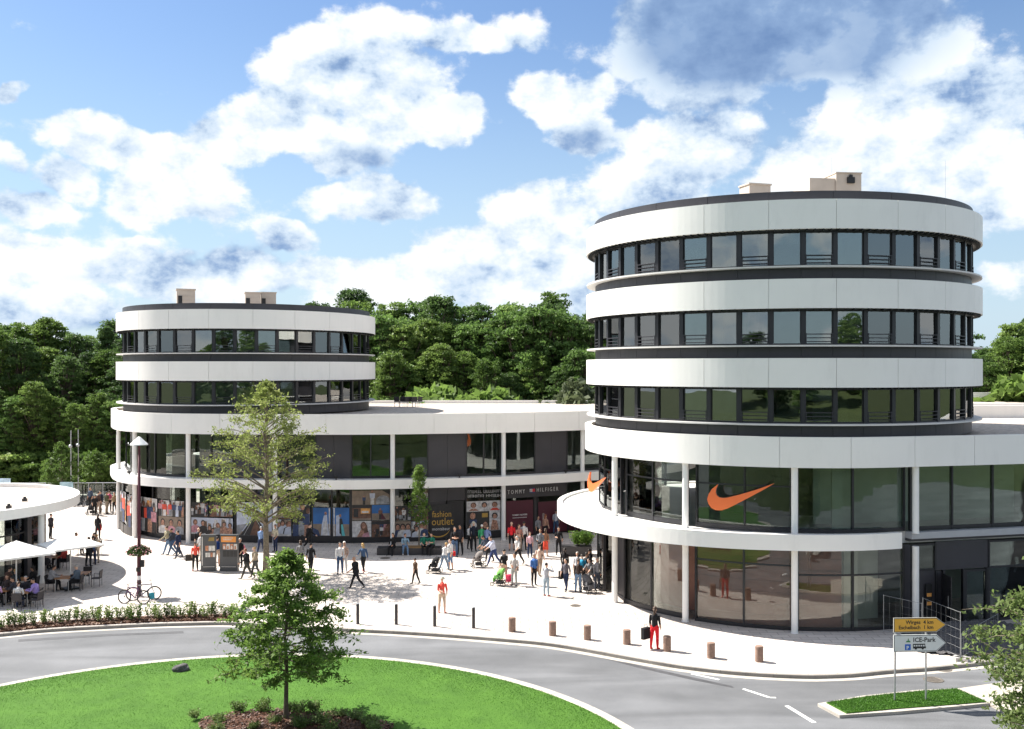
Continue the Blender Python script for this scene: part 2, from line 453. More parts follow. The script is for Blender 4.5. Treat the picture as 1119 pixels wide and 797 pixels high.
sc.cycles.max_bounces = 6; sc.cycles.diffuse_bounces = 3; sc.cycles.glossy_bounces = 3; sc.cycles.transmission_bounces = 3; sc.cycles.transparent_max_bounces = 8; sc.cycles.caustics_reflective = False; sc.cycles.caustics_refractive = False
# ------------------------------------------------------------------ ground
def ground_mat(name, c1, c2, scale, bump=.4, bscale=60, rough=.9, c3=None, brick=None, patches=None):
    m, nt_, out = newmat(name)
    b = nt_.nodes.new('ShaderNodeBsdfPrincipled'); nt_.links.new(b.outputs[0], out.inputs[0]); b.inputs['Roughness'].default_value = rough
    b.inputs['Specular IOR Level'].default_value = .25
    tc_ = nt_.nodes.new('ShaderNodeTexCoord')
    nz = nt_.nodes.new('ShaderNodeTexNoise'); nz.inputs['Scale'].default_value = scale; nz.inputs['Detail'].default_value = 8; nz.inputs['Roughness'].default_value = .65
    nt_.links.new(tc_.outputs['Object'], nz.inputs['Vector'])
    cr = nt_.nodes.new('ShaderNodeValToRGB'); nt_.links.new(nz.outputs[0], cr.inputs[0])
    cr.color_ramp.elements[0].position = .3; cr.color_ramp.elements[0].color = (*c1, 1)
    cr.color_ramp.elements[1].position = .7; cr.color_ramp.elements[1].color = (*c2, 1)
    col = cr.outputs[0]
    nf = nt_.nodes.new('ShaderNodeTexNoise'); nf.inputs['Scale'].default_value = bscale; nf.inputs['Detail'].default_value = 3
    nt_.links.new(tc_.outputs['Object'], nf.inputs['Vector'])
    mr = nt_.nodes.new('ShaderNodeMapRange'); mr.inputs[1].default_value = .25; mr.inputs[2].default_value = .75; mr.inputs[3].default_value = .82; mr.inputs[4].default_value = 1.15
    nt_.links.new(nf.outputs[0], mr.inputs[0])
    sc_ = nt_.nodes.new('ShaderNodeVectorMath'); sc_.operation = 'SCALE'
    nt_.links.new(col, sc_.inputs[0]); nt_.links.new(mr.outputs[0], sc_.inputs['Scale']); col = sc_.outputs[0]
    if brick:
        bt = nt_.nodes.new('ShaderNodeTexBrick'); bt.inputs['Scale'].default_value = 1.0
        bt.inputs['Brick Width'].default_value = brick[0]; bt.inputs['Row Height'].default_value = brick[1]; bt.inputs['Mortar Size'].default_value = brick[2]
        bt.inputs['Color1'].default_value = (1,1,1,1); bt.inputs['Color2'].default_value = (.86,.85,.85,1); bt.inputs['Mortar'].default_value = (.60,.58,.56,1)
        nt_.links.new(tc_.outputs['Object'], bt.inputs['Vector'])
        ml = nt_.nodes.new('ShaderNodeVectorMath'); ml.operation = 'MULTIPLY'; nt_.links.new(col, ml.inputs[0]); nt_.links.new(bt.outputs[0], ml.inputs[1]); col = ml.outputs[0]
    if patches:
        n3 = nt_.nodes.new('ShaderNodeTexNoise'); n3.inputs['Scale'].default_value = patches; n3.inputs['Detail'].default_value = 2; n3.inputs['Distortion'].default_value = 1.5
        mp = nt_.nodes.new('ShaderNodeMapping'); mp.inputs['Scale'].default_value = (.35, 1.6, 1); nt_.links.new(tc_.outputs['Object'], mp.inputs[0]); nt_.links.new(mp.outputs[0], n3.inputs['Vector'])
        m3 = nt_.nodes.new('ShaderNodeMapRange'); m3.inputs[1].default_value = .35; m3.inputs[2].default_value = .65; m3.inputs[3].default_value = .80; m3.inputs[4].default_value = 1.12
        nt_.links.new(n3.outputs[0], m3.inputs[0])
        s3 = nt_.nodes.new('ShaderNodeVectorMath'); s3.operation = 'SCALE'; nt_.links.new(col, s3.inputs[0]); nt_.links.new(m3.outputs[0], s3.inputs['Scale']); col = s3.outputs[0]
    nt_.links.new(col, b.inputs['Base Color'])
    bp = nt_.nodes.new('ShaderNodeBump'); bp.inputs['Strength'].default_value = bump; bp.inputs['Distance'].default_value = .02
    nt_.links.new(nf.outputs[0], bp.inputs['Height']); nt_.links.new(bp.outputs[0], b.inputs['Normal'])
    return m
EARTH = ground_mat('earth_and_grass', (.035,.05,.018), (.07,.09,.03), .3)
ASPH = ground_mat('asphalt', (.125,.128,.135), (.165,.168,.176), .35, .5, 45, .85, patches=.22)
PLAZA = ground_mat('plaza_paving', (.56,.50,.455), (.65,.59,.54), .25, .2, 25, .85, brick=(.8,.4,.022), patches=.12)
KERBM = ground_mat('kerb_stone', (.20,.185,.17), (.30,.28,.255), 1.2, .4, 30)
KERBP = ground_mat('pale_kerb_stone', (.36,.33,.29), (.48,.44,.39), 1.2, .4, 30)
SIDEW = ground_mat('sandy_pavement', (.42,.38,.32), (.52,.48,.42), .5, .3, 30, brick=(.4,.2,.01))
LAWN = ground_mat('lawn', (.045,.115,.012), (.070,.165,.018), .8, .8, 40)
PAINT = mat('road_paint', (.62,.62,.60), .7, 0, .2, 8)
ZR = -.13
mb = MB(); mb.add([(-900,-500,-.30),(900,-500,-.30),(900,1600,-.30),(-900,1600,-.30)], [(0,1,2,3)])
tag(mb.build('ground', EARTH), kind='structure')
mb = MB(); mb.add([(-70,6,ZR),(70,6,ZR),(70,64,ZR),(-70,64,ZR)], [(0,1,2,3)])
tag(mb.build('road', ASPH), kind='structure')
EDGE = [(-260,716),(-120,702),(0,692),(40,688),(80,685.3),(125,683),(160,681.3),(205,680),(250,679.5),(300,682),(350,685),(395,687.3),(440,689.5),(500,693.5),(551,697.5),(590,701),(623,705.5),
        (660,712),(693,718),(740,726),(785,731.5),(830,735),(878,737),(905,736.6),(930,735.5),(960,732.5),(985,730.5),(1010,729),(1060,724),(1119,717),(1250,702)]
EP = [G(x, y, 0) for x, y in EDGE]; EP = catmull([(p.x, p.y) for p in EP], 5)
EC = Curve(EP)
poly = [(p[0], p[1]) for p in [tuple(v) for v in EC.samp(0, EC.L, .0, .5)]]
mb = MB(); mb.prism(poly+[(60, 64), (60, 96), (-75, 96), (-75, 50)], -.28, 0.0)
tag(mb.build('plaza', PLAZA), kind='structure')
mb = MB()
n = int(EC.L/1.0)
for i in range(n):
    a, b = EC.L*i/n+.006, EC.L*(i+1)/n-.006
    mb.strip(EC.samp(a, b, -.16, .4), EC.samp(a, b, -.004, .4), -.28, .004)
tag(mb.build('kerb', KERBM), kind='structure')
mb = MB(); mb.strip(EC.samp(0, EC.L, -.50, .5), EC.samp(0, EC.L, -.165, .5), -.28, ZR+.006)
tag(mb.build('gutter_strip', KERBP), kind='structure')
# drive apron on the right behind the island
# roundabout island
def circfit():
    P = [G(*p) for p in [(0,750),(100,730),(195,723),(300,721),(450,725),(560,741),(630,765),(665,797)]]
    A = np.array([[p.x, p.y, 1] for p in P]); b = np.array([-(p.x**2+p.y**2) for p in P])
    s = np.linalg.lstsq(A, b, rcond=None)[0]; cx, cy = -s[0]/2, -s[1]/2
    return cx, cy, math.sqrt(cx*cx+cy*cy-s[2])
IX, IY, IR = circfit()
print('island', IX, IY, IR)
circ = lambda r, n=120: [(IX+r*math.cos(2*math.pi*k/n), IY+r*math.sin(2*math.pi*k/n)) for k in range(n)]
mb = MB()
# lawn dome, slightly raised
prof = [(IR, -.26), (IR, .0), (IR*.8, .05), (IR*.5, .09), (.01, .12)]
mb.lathe(prof, 120, (IX, IY, 0))
tag(mb.build('lawn', LAWN, smooth=False), kind='structure')
mb = MB()
for k in range(96):
    a0 = 2*math.pi*k/96+.0006; a1 = 2*math.pi*(k+1)/96-.0006
    o_ = [(IX+(IR+.42)*math.cos(a), IY+(IR+.42)*math.sin(a)) for a in (a0, (a0+a1)/2, a1)]
    i_ = [(IX+(IR+.004)*math.cos(a), IY+(IR+.004)*math.sin(a)) for a in (a0, (a0+a1)/2, a1)]
    mb.strip(o_, i_, -.28, -.03)
tag(mb.build('kerb', KERBP), kind='structure')
# grass blades over the visible lawn
def grass(name, poly_fn, nb, zfn, mat_, hmin=.03, hmax=.075):
    pts = []
    X, Y = poly_fn(nb)
    n = len(X); a = np.random.rand(n)*2*np.pi; h = hmin+(hmax-hmin)*np.random.rand(n)**1.5; wd = .006+.012*np.random.rand(n)
    lean = .03*np.random.randn(n, 2); Z = zfn(X, Y)
    V = np.empty((n, 3, 3)); dx = np.cos(a)*wd; dy = np.sin(a)*wd
    V[:,0] = np.stack([X-dx, Y-dy, Z], 1); V[:,1] = np.stack([X+dx, Y+dy, Z], 1); V[:,2] = np.stack([X+lean[:,0], Y+lean[:,1], Z+h], 1)
    Fq = np.arange(n*3).reshape(n, 3)
    pat = .5+.5*np.sin(X*.9+np.sin(Y*.7)*2)*np.cos(Y*1.1)
    me = npmesh(name, V.reshape(-1, 3), Fq, [mat_], np.repeat(np.clip(np.random.rand(n)*.7+.3*pat, 0, 1), 3))
    return link(name, me)
GRASSM = leafmat('grass_blades', (.042,.115,.012), (.070,.185,.020), (.13,.25,.045), .40, .9)
def isl(nb):
    r = IR*np.sqrt(np.random.rand(nb*2)); t = np.random.rand(nb*2)*2*np.pi
    X = IX+r*np.cos(t); Y = IY+r*np.sin(t); k = (Y > 31.3) & (np.abs(X) < Y*.55+1)
    return X[k], Y[k]
tag(grass('grass', isl, 230000, lambda X, Y: .12-.12*(np.hypot(X-IX, Y-IY)/IR)**1.4-.01, GRASSM, .025, .065), 'short bright green grass covering the roundabout island', 'grass', kind='stuff')
# traffic island, right
TI = [G(*p, 0) for p in [(903,768),(952,761),(1000,756),(1045,753),(1078,767),(1040,770),(985,774),(925,779.5)]]
TP = [(p.x, p.y) for p in TI]
c0 = Vector((sum(p[0] for p in TP)/8, sum(p[1] for p in TP)/8))
grow = lambda d: [tuple(Vector(p)+(Vector(p)-c0).normalized()*d) for p in TP]
mb = MB(); mb.prism(grow(.32), -.26, -.02)
tag(mb.build('traffic_island_kerb', KERBP), kind='structure')
mb = MB(); mb.prism(TP, -.1, .02)
tag(mb.build('traffic_island_turf', LAWN), kind='structure')
def inpoly(X, Y, P):
    ins = np.zeros(len(X), bool); n = len(P); j = n-1
    for i in range(n):
        xi, yi = P[i]; xj, yj = P[j]
        c = ((yi > Y) != (yj > Y)) & (X < (xj-xi)*(Y-yi)/(yj-yi+1e-12)+xi); ins ^= c; j = i
    return ins
def tis(nb):
    xs = [p[0] for p in TP]; ys = [p[1] for p in TP]
    X = np.random.uniform(min(xs), max(xs), nb); Y = np.random.uniform(min(ys), max(ys), nb); k = inpoly(X, Y, TP); return X[k], Y[k]
tag(grass('grass', tis, 26000, lambda X, Y: X*0+.015, GRASSM, .03, .07), 'green grass wedge of the small traffic island under the direction sign', 'grass', kind='stuff')
# pale pavement right of the traffic island
P4 = [G(*p, 0) for p in [(1050,751),(1119,741),(1300,722),(1300,790),(1119,783),(1095,775)]]
mb = MB(); mb.prism([(p.x, p.y) for p in P4], -.28, -.035)
tag(mb.build('pavement', SIDEW), kind='structure')
# planting strips: mulch bed on the island and the bed along the road
def blobpoly(cx, cy, rx, ry, n=40, j=.10, seed=1):
    r = random.Random(seed); ph = [r.uniform(0, 6.28) for _ in range(4)]
    return [(cx+rx*math.cos(t)*(1+j*math.sin(3*t+ph[0])+j*.6*math.sin(5*t+ph[1])), cy+ry*math.sin(t)*(1+j*math.sin(2*t+ph[2])+j*.5*math.sin(7*t+ph[3]))) for t in [2*math.pi*k/n for k in range(n)]]
bedc = G(314, 792, 0.1)
bp_ = blobpoly(bedc.x, bedc.y-.55, 3.15, 1.9, seed=4)
def heightfield(name, poly, zc, amp, m, seed=0, step=.12, edge=.5):
    from mathutils import noise
    xs = [p[0] for p in poly]; ys = [p[1] for p in poly]
    nx = int((max(xs)-min(xs))/step)+1; ny = int((max(ys)-min(ys))/step)+1
    X, Y = np.meshgrid(np.linspace(min(xs), max(xs), nx), np.linspace(min(ys), max(ys), ny))
    ins = inpoly(X.ravel(), Y.ravel(), poly)
    V = []; idx = -np.ones(nx*ny, int)
    for k in range(nx*ny):
        x, y = X.ravel()[k], Y.ravel()[k]
        if ins[k]:
            d = min((x-a)**2+(y-b)**2 for a, b in poly)**.5
            z = zc*min(1, d/edge)+amp*(noise.noise(Vector((x*2.3, y*2.3, seed)))+.6*noise.noise(Vector((x*6, y*6, seed)))+.35*noise.noise(Vector((x*14, y*14, seed))))*min(1, d/edge*2)
            idx[k] = len(V); V.append((x, y, z))
    Fs = []
    for j in range(ny-1):
        for i in range(nx-1):
            q = [idx[j*nx+i], idx[j*nx+i+1], idx[(j+1)*nx+i+1], idx[(j+1)*nx+i]]
            if min(q) >= 0: Fs.append(q)
    me = npmesh(name, V, Fs, [m]); o = link(name, me); return o
o = heightfield('mulch_bed', bp_, .07, .03, MULCH, 3); o.location.z = .11; tag(o, kind='structure')
# bed along the plaza edge on the left
s0 = EC.s_at_px(-40, 0); s1 = EC.s_at_px(254, 0)
po = [tuple(v) for v in EC.samp(s0, s1, .12, .5)]; pi = [tuple(v) for v in EC.samp(s0, s1, 1.25, .5)]
mb = MB(); mb.prism(po+pi[::-1], -.05, .03)
tag(mb.build('planting_bed', MULCH), kind='structure')
def grass_like_mulch(): pass
# bark chips
def chips(name, X, Y, Z, m):
    n = len(X); V = np.empty((n, 4, 3)); a = np.random.rand(n)*6.28; l = .02+.035*np.random.rand(n); wd = l*.5; t = np.random.randn(n, 2)*.35
    for k, (sx_, sy_) in enumerate([(-1,-1),(1,-1),(1,1),(-1,1)]):
        ux = sx_*l*np.cos(a)-sy_*wd*np.sin(a); uy = sx_*l*np.sin(a)+sy_*wd*np.cos(a)
        V[:,k,0] = X+ux; V[:,k,1] = Y+uy; V[:,k,2] = Z+.02+ux*t[:,0]+uy*t[:,1]
    return link(name, npmesh(name, V.reshape(-1,3), np.arange(n*4).reshape(n,4), [m], np.repeat(np.random.rand(n), 4)))
CHIPM = leafmat('bark_chips', (.05,.02,.012), (.17,.08,.045), (.30,.19,.12), .05, 2)
qs = np.random.uniform(s0, s1, 9000); X = []; Y = []
for q in qs:
    p, _ = EC.at(q, random.uniform(.14, 1.22)); X.append(p.x); Y.append(p.y)
tag(chips('bark_mulch', np.array(X), np.array(Y), .025+.03*np.random.rand(9000), CHIPM), 'reddish brown bark chips in the planting strip along the kerb', 'mulch', kind='stuff')
Xb = np.random.uniform(bedc.x-3.6, bedc.x+3.6, 12000); Yb = np.random.uniform(bedc.y-3, bedc.y+1.8, 12000); k = inpoly(Xb, Yb, bp_)
tag(chips('bark_mulch', Xb[k], Yb[k], .16+.04*np.random.rand(k.sum()), CHIPM), 'reddish brown bark chips round the young tree on the roundabout', 'mulch', kind='stuff')
# road markings
def dash(a, b, wd=.14):
    A = G(*a, ZR); B = G(*b, ZR); d = (B-A).normalized(); n_ = Vector((-d.y, d.x, 0))*wd/2
    mb = MB(); z = ZR+.004
    mb.prism([(p.x, p.y) for p in (A-n_, B-n_, B+n_, A+n_)], z-.003, z+.003)
    tag(mb.build('road_marking', PAINT), kind='structure')
dash((755.5,736.5),(786,743),.13); dash((812,753),(841,762.5),.14); dash((859.5,771.5),(890,790),.16); dash((841,762.5),(848,762.7),.12); dash((905,799),(925,812),.16)
for k, P_ in enumerate([[(640,712),(700,728),(760,741),(800,750),(802,752),(758,743.5),(698,730),(638,714)], [(20,699),(120,693),(200,690),(201,692),(120,695.2),(20,701.5)]]):
    mb = MB(); mb.prism([(p.x, p.y) for p in [G(x, y, ZR) for x, y in P_]][::-1], ZR+.001, ZR+.005)
    tag(mb.build('road_joint', mat('tar_seal', (.06,.06,.065), .6, 0, .2, 3)), kind='structure')
# manhole covers
def manhole(px, py, z, r, label):
    p = G(px, py, z); mb = MB(); mb.lathe([(r, 0), (r, .012), (r*.82, .014), (r*.80, .006), (.01, .006)], 20, (0,0,0))
    for a in np.linspace(-.7, .7, 6): mb.box((0, a*r, .009), (1.3*r*math.sqrt(1-a*a), .03, .006))
    o = mb.build('manhole_cover', mat('cast_iron', (.16,.14,.12), .6, .3, .2, 20)); o.location = p; tag(o, label, 'manhole cover')
manhole(1030, 731.5, ZR+.004, .36, 'round cast manhole cover nearest the kerb, on the road behind the direction sign')
manhole(1020, 743, ZR+.004, .38, 'round cast manhole cover in the lane behind the white direction board')
manhole(629, 662, .004, .28, 'small manhole cover in the pale plaza beside the round canopy')
manhole(421, 610, .004, .33, 'rectangular looking drain cover in shade left of the black bench')

# ------------------------------------------------------------------ buildings
# left outline
CLo = Curve(catmull([(-26,92),(-30,84),(-31.2,78),(-29.9,73.9),(-27.8,70.4),(-24.9,68.1),(-22.2,67.2),(-19,66.6),(-15,66.4),(-9.8,66.4),(-4.5,67.4),(0,68.7),(5.4,71.4),(10.5,75),(14.5,80),(17,88)], 10))
TC = Vector((14.55, 54.72)); TR = 10.48
arc = [(TC.x+TR*math.cos(rad(a)), TC.y+TR*math.sin(rad(a))) for a in range(118, 285, 2)]
a_e = rad(284); tx, ty = -math.sin(a_e), math.cos(a_e)
ex, ey = arc[-1]
wing = [(ex+tx*d, ey+ty*d) for d in (3, 6, 10, 15, 20, 28, 36)]
CRo = Curve(arc+wing)
S_WING = [s for s, p in zip(CRo.s, CRo.p) if abs(p.x-ex) < 1e-6][0]

BL = empty('retail_building', (-10, 72, 0), 0, 'long curved white two storey shopping building carrying the smaller oval office tower, left', 'building')
BR = empty('office_building', (TC.x, TC.y, 0), 0, 'large round white office tower with dark window bands over curved glass shops, right', 'building')

def place(o, cv, s, off, z, parent, world=True):
    p, t = cv.at(s, off)
    o.parent = parent; o.location = (p.x-parent.location.x, p.y-parent.location.y, z)
    o.rotation_euler = (0, 0, math.atan2(t.y, t.x))
# window template for office floors: local x along wall, facing -y, z from ledge
def office_windows(parent, cv, n, s_start, pw, z0, h, seed, rail_alt=True, blinds=.2, tilt=()):
    r = random.Random(seed)
    fr = MB(); mw = .20
    fr.box((-pw/2+mw/2, .03, h/2), (mw, .13, h)); fr.box((mw/2, .05, h-.05), (pw-mw-.01, .10, .10)); fr.box((mw/2, .05, .04), (pw-mw-.01, .10, .08))
    # slim inner sash
    fr.box((-pw/2+mw+.02, .07, h/2), (.035, .06, h-.2)); fr.box((pw/2-.02, .07, h/2), (.035, .06, h-.2))
    fme = fr.mesh('window', FRAME)
    pn = MB(); pn.box((mw/2, .08, h/2), (pw-mw-.02, .012, h-.16)); pme = pn.mesh('pane', GLASS_UP)
    rl = MB()
    for z in (.16, .33, .50): rl.box((mw/2, -.05, z), (pw-mw, .03, .035))
    for x in (-pw/2+mw+.03, pw/2-.03): rl.box((x, -.035, .30), (.03, .03, .48))
    rme = rl.mesh('railing', DARK)
    bl = MB(); bl.box((mw/2, .16, h*.5), (pw-mw-.06, .02, h-.2)); bme = bl.mesh('blind', BLIND)
    bh = MB(); bh.box((mw/2, .16, h-.35), (pw-mw-.06, .02, .5)); bhe = bh.mesh('blind', BLIND)
    for i in range(n):
        wd = link('window', fme); place(wd, cv, s_start+(i+.5)*pw, 0, z0, parent)
        p = link('pane', pme, wd)
        # every pane sits a hair off plumb, so reflections break from one to the next
        p.rotation_euler = (r.uniform(-.008, .008), 0, r.uniform(-.010, .010))
        if i in tilt: p.rotation_euler = (rad(-7), 0, 0); p.location = (0, .10, .0)
        if rail_alt and i % 2: link('railing', rme, wd)
        q = r.random()
        if q < blinds: link('blind', bme, wd)
        elif q < blinds*1.8: link('blind', bhe, wd)

def oval_tower(parent, cx, cy, a, b, floors, vis, pw, seed, tilts):
    cv = Curve([(cx+a*math.cos(rad(t)), cy+b*math.sin(rad(t))) for t in np.arange(90, 450, 1.5)], True)
    s_v0, s_v1 = vis
    f0 = cv.s_at_px(0, 0)
    for fl in range(floors):
        zb = Z_F1-.02+fl*PITCH
        mb = MB(); 
        z_sp1 = zb+.52
        # dark spandrel with joints
        n = int(cv.L/pw); 
        for i in range(n): 
            mb.strip(cv.samp(i*cv.L/n+.008, (i+1)*cv.L/n-.008, .50, .3), cv.samp(i*cv.L/n+.008, (i+1)*cv.L/n-.008, .54, .3), zb-(.1 if fl == 0 else .02), z_sp1)
        band(mb, cv, .545, .8, zb-.1, z_sp1, closed=True)
        mb.build('spandrel', DARK, parent, True)
        mb = MB(); band(mb, cv, .02, .62, z_sp1, z_sp1+.075, closed=True)
        mb.build('ledge', LEDGE, parent, True)
        wz0 = z_sp1+.075; wz1 = zb+PITCH-1.33
        # blind box under the white band
        mb = MB(); band(mb, cv, .30, .72, wz1-.06, wz1+.06, closed=True)
        nb = int(cv.L/.36)
        for i in range(nb):
            p, t = cv.at(i*cv.L/nb, .24); mb.box((p.x, p.y, wz1-.03), (.05, .30, .10), math.atan2(t.y, t.x))
        mb.build('sunshade_box', FRAME, parent, True)
        n = int((s_v1-s_v0)*cv.L/pw)
        office_windows(parent_curve_shift(parent), Curve_off(cv, .50), n, s_v0*Curve_off(cv, .5).L, (s_v1-s_v0)*Curve_off(cv, .5).L/n, wz0, wz1-wz0-.02, seed+fl, True, .22, tilts.get(fl, ()))
        # rear wall where nobody looks in
        mb = MB(); c2 = cv
        mb.strip(cv.samp((s_v1)*cv.L, (1+s_v0)*cv.L-.01, .52, .3), cv.samp((s_v1)*cv.L, (1+s_v0)*cv.L-.01, .75, .3), wz0, wz1)
        mb.build('rear_wall', DARK, parent, True)
        # white band above
        mb = MB(); panels(mb, cv, .0, wz1, zb+PITCH+(-.0), 0, cv.L, 3.0)
        mb.build('white_band', WHITE, parent, True)
        # floor slab + ceiling
        mb = MB(); P = [tuple(v) for v in cv.samp(0, cv.L, .36, .8)[:-1]]
        mb.prism(P, wz1+.07, zb+PITCH-.10)
        mb.build('ceiling_slab', SOFF, parent, True)
        mb = MB(); P = [tuple(v) for v in cv.samp(0, cv.L, .82, .8)[:-1]]
        mb.prism(P, zb-.08, zb+.12)
        mb.build('floor', CARPET, parent, True)
        mb = MB(); P = [(cx+(a-4.2)*math.cos(t), cy+(b-4.2)*math.sin(t)) for t in np.linspace(0, 2*math.pi, 25)[:-1]]
        mb.prism(P, zb+.125, wz1+.06)
        r = random.Random(seed*7+fl)
        for k in range(9):   # partitions and cupboards inside
            t = rad(195+k*19+r.uniform(-5, 5)); r0 = a-4.3; r1 = a-1.0-r.random()*1.8
            mb.bar((cx+r0*math.cos(t), cy+r0*math.sin(t), zb+1.3), (cx+r1*math.cos(t), cy+r1*math.sin(t), zb+1.3), .1, 2.3)
        mb.build('core_wall', INTW, parent, True)
    zt = Z_F1-.02+floors*PITCH
    mb = MB(); n = 22
    for i in range(n): mb.strip(cv.samp(i*cv.L/n+.01, (i+1)*cv.L/n-.01, .45, .3), cv.samp(i*cv.L/n+.01, (i+1)*cv.L/n-.01, .50, .3), zt-.1, zt+.44)
    band(mb, cv, .505, .85, zt-.1, zt+.43, closed=True)
    mb.build('roof_parapet', DARK, parent, True)
    mb = MB(); mb.prism([tuple(v) for v in cv.samp(0, cv.L, .86, .8)[:-1]], zt-.1, zt+.15)
    mb.build('roof', GRAVEL, parent, True)
    return cv, zt
_oc = {}
def Curve_off(cv, off):
    k = (id(cv), off)
    if k not in _oc: _oc[k] = Curve([tuple(cv.at(s, off)[0]) for s in cv.s[:-1]], True)
    return _oc[k]
def parent_curve_shift(p): return p
# curve starts at the back (90 deg): front centre is at half length
TWR, ZTR = oval_tower(BR, TC.x, TC.y, 10.40, 10.40, 3, (.225, .775), 1.455, 11, {})
TWL, ZTL = oval_tower(BL, -20.7, 78.3, 9.75, 10.9, 2, (.20, .78), 1.45, 23, {1: (5, 20, 23)})

def glaz_bay(parent, cv, s0, s1, off, z0, z1, n, gm, transoms=(), base=.0, name='shop_window', th=.06):
    """one glazed bay: frame mesh with n panes as children"""
    sm = (s0+s1)/2; fr = MB(); P = parent.location
    ss = [s0+(s1-s0)*i/n for i in range(n+1)]
    ww = .09
    for i, s in enumerate(ss):
        p, t = cv.at(s, off); fr.box((p.x, p.y, (z0+z1)/2), (ww, .16, z1-z0), math.atan2(t.y, t.x))
    for i in range(n):
        a, b = ss[i]+ww/2+.002, ss[i+1]-ww/2-.002
        for zc, hh in [(z0+.05+base/2, .1+base), (z1-.05, .10)]+[(z, .07) for z in transoms]:
            fr.strip(cv.samp(a, b, off-.06, .5), cv.samp(a, b, off+.06, .5), zc-hh/2, zc+hh/2)
    w_ = fr.build(name, FRAME, parent, True)
    for i in range(n):
        a, b = ss[i]+ww/2+.004, ss[i+1]-ww/2-.004
        pb = MB(); pb.strip(cv.samp(a, b, off-.006, .5), cv.samp(a, b, off+.006, .5), z0+.1+base, z1-.1)
        me = pb.mesh('pane', gm, P); me.polygons.foreach_set('use_smooth', [False]*len(me.polygons))
        link('pane', me, w_)
    return w_
def solid(parent, cv, s0, s1, off, z0, z1, m=DARK, name='wall_panel', pl=1.6, th=.12):
    mb = MB(); n = max(1, round((s1-s0)/pl)); w_ = (s1-s0)/n
    for i in range(n): mb.strip(cv.samp(s0+i*w_+.006, s0+(i+1)*w_-.006, off, .4), cv.samp(s0+i*w_+.006, s0+(i+1)*w_-.006, off+th, .4), z0, z1)
    return mb.build(name, m, parent, True)
def column(parent, cv, s, off, z0, z1, r=.155):
    p, t = cv.at(s, off); mb = MB()
    mb.lathe([(r*1.18, z0), (r*1.18, z0+.03), (r, z0+.035), (r, z1)], 20, (p.x, p.y, 0))
    return mb.build('column', WHITE2, parent, True, smooth=False)

# ---- left building body
sL0, sL1 = 0, CLo.L
mb = MB(); panels(mb, CLo, 0, Z_F0, Z_F1, 0, CLo.L, 3.6); mb.build('fascia', WHITE, BL, True)
mb = MB(); band(mb, CLo, -.05, .9, Z_SL0, Z_SL1); mb.build('canopy', WHITE, BL, True)
inner = [tuple(v) for v in CLo.samp(0, CLo.L, .35, .8)]
mb = MB(); mb.prism(inner+[(17,93),(-20,93)], Z_F0+.08, Z_F1-.22); mb.build('roof', GRAVEL, BL, True)
inner2 = [tuple(v) for v in CLo.samp(0, CLo.L, .905, .8)]
mb = MB(); mb.prism(inner2+[(16,92),(-20,92)], Z_SL0+.05, Z_SL1-.03); mb.build('floor', SOFF, BL, True)
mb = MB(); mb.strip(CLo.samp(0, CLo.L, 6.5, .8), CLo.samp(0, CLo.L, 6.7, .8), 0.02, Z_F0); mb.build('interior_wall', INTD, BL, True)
mb = MB(); mb.strip([(-20,93),(17,93)], [(-20,92.7),(17,92.7)], Z_F1-.21, Z_F1+.05); mb.build('roof_edge', WHITE, BL, True)
def sL(px, off=.6): return CLo.s_at_px(px, off)
colsL = [129.5, 147, 205, 300, 429, 550, 636]
for px in colsL:
    s = sL(px, .42)
    column(BL, CLo, s, .42, 0, Z_SL0); column(BL, CLo, s, .42, Z_SL1, Z_F0)
sR = sL(690, 1.0)
# upper floor: alternating glass and dark panels
UO, GO = 1.0, 1.35
segU = [(None,146,1,'g'),(148,203,2,'g'),(207,255,2,'g'),(256,297,0,'d'),(303,345,1,'g'),(345,384,0,'d'),(384,426,2,'g'),(431,467,1,'g'),(467,509,0,'d'),(509,546,2,'g'),(552,584,1,'g'),(584,619,0,'d'),(619,690,2,'g')]
for a, b, n, k in segU:
    sa = 6 if a is None else sL(a, UO); sb = sL(b, UO)
    if k == 'g':
        glaz_bay(BL, CLo, sa, sb, UO, Z_SL1, Z_F0+.07, max(n, 1) if a else 5, GLASS_SHOP, base=.06)
    else: solid(BL, CLo, sa, sb, UO-.05, Z_SL1, Z_F0+.07)
segG = [(None,146,6,'g'),(148,203,2,'g'),(207,257,2,'g'),(259,299,2,'g'),(301,341,2,'g'),(342,382,2,'g'),(384,427,2,'g'),(430,468,2,'g'),(468,508,0,'e'),(509,547,2,'g'),(552,583,1,'g'),(583,587,0,'d'),(587,640,2,'g'),(640,700,2,'g')]
for a, b, n, k in segG:
    sa = 6 if a is None else sL(a, GO); sb = sL(b, GO)
    if k == 'g': glaz_bay(BL, CLo, sa, sb, GO, .01, Z_SL0+.04, n, GLASS_SHOP, base=.55 if (b < 480 or b == 547) else .1)
    elif k == 'd': solid(BL, CLo, sa, sb, GO, .01, Z_SL0+.04)
    else:
        solid(BL, CLo, sa, sb, GO-.02, 2.75, Z_SL0+.04); solid(BL, CLo, sa, sb-1.4, GO, .01, 2.74)
        d_ = solid(BL, CLo, sb-1.3, sb-.1, GO+.1, .02, 2.7, FRAME, 'door', 1.2); 
        p, t = CLo.at(sb-1.15, GO+.04); h = MB(); h.tube((p.x,p.y,.9),(p.x,p.y,1.5),.02); link('handle', h.mesh('handle', STEEL, BL.location), d_)

glaz_bay(BL, CLo, sL(131.5, .55), sL(145.5, .55), .55, .01, Z_SL0-.01, 2, GLASS_SHOP, base=.55)
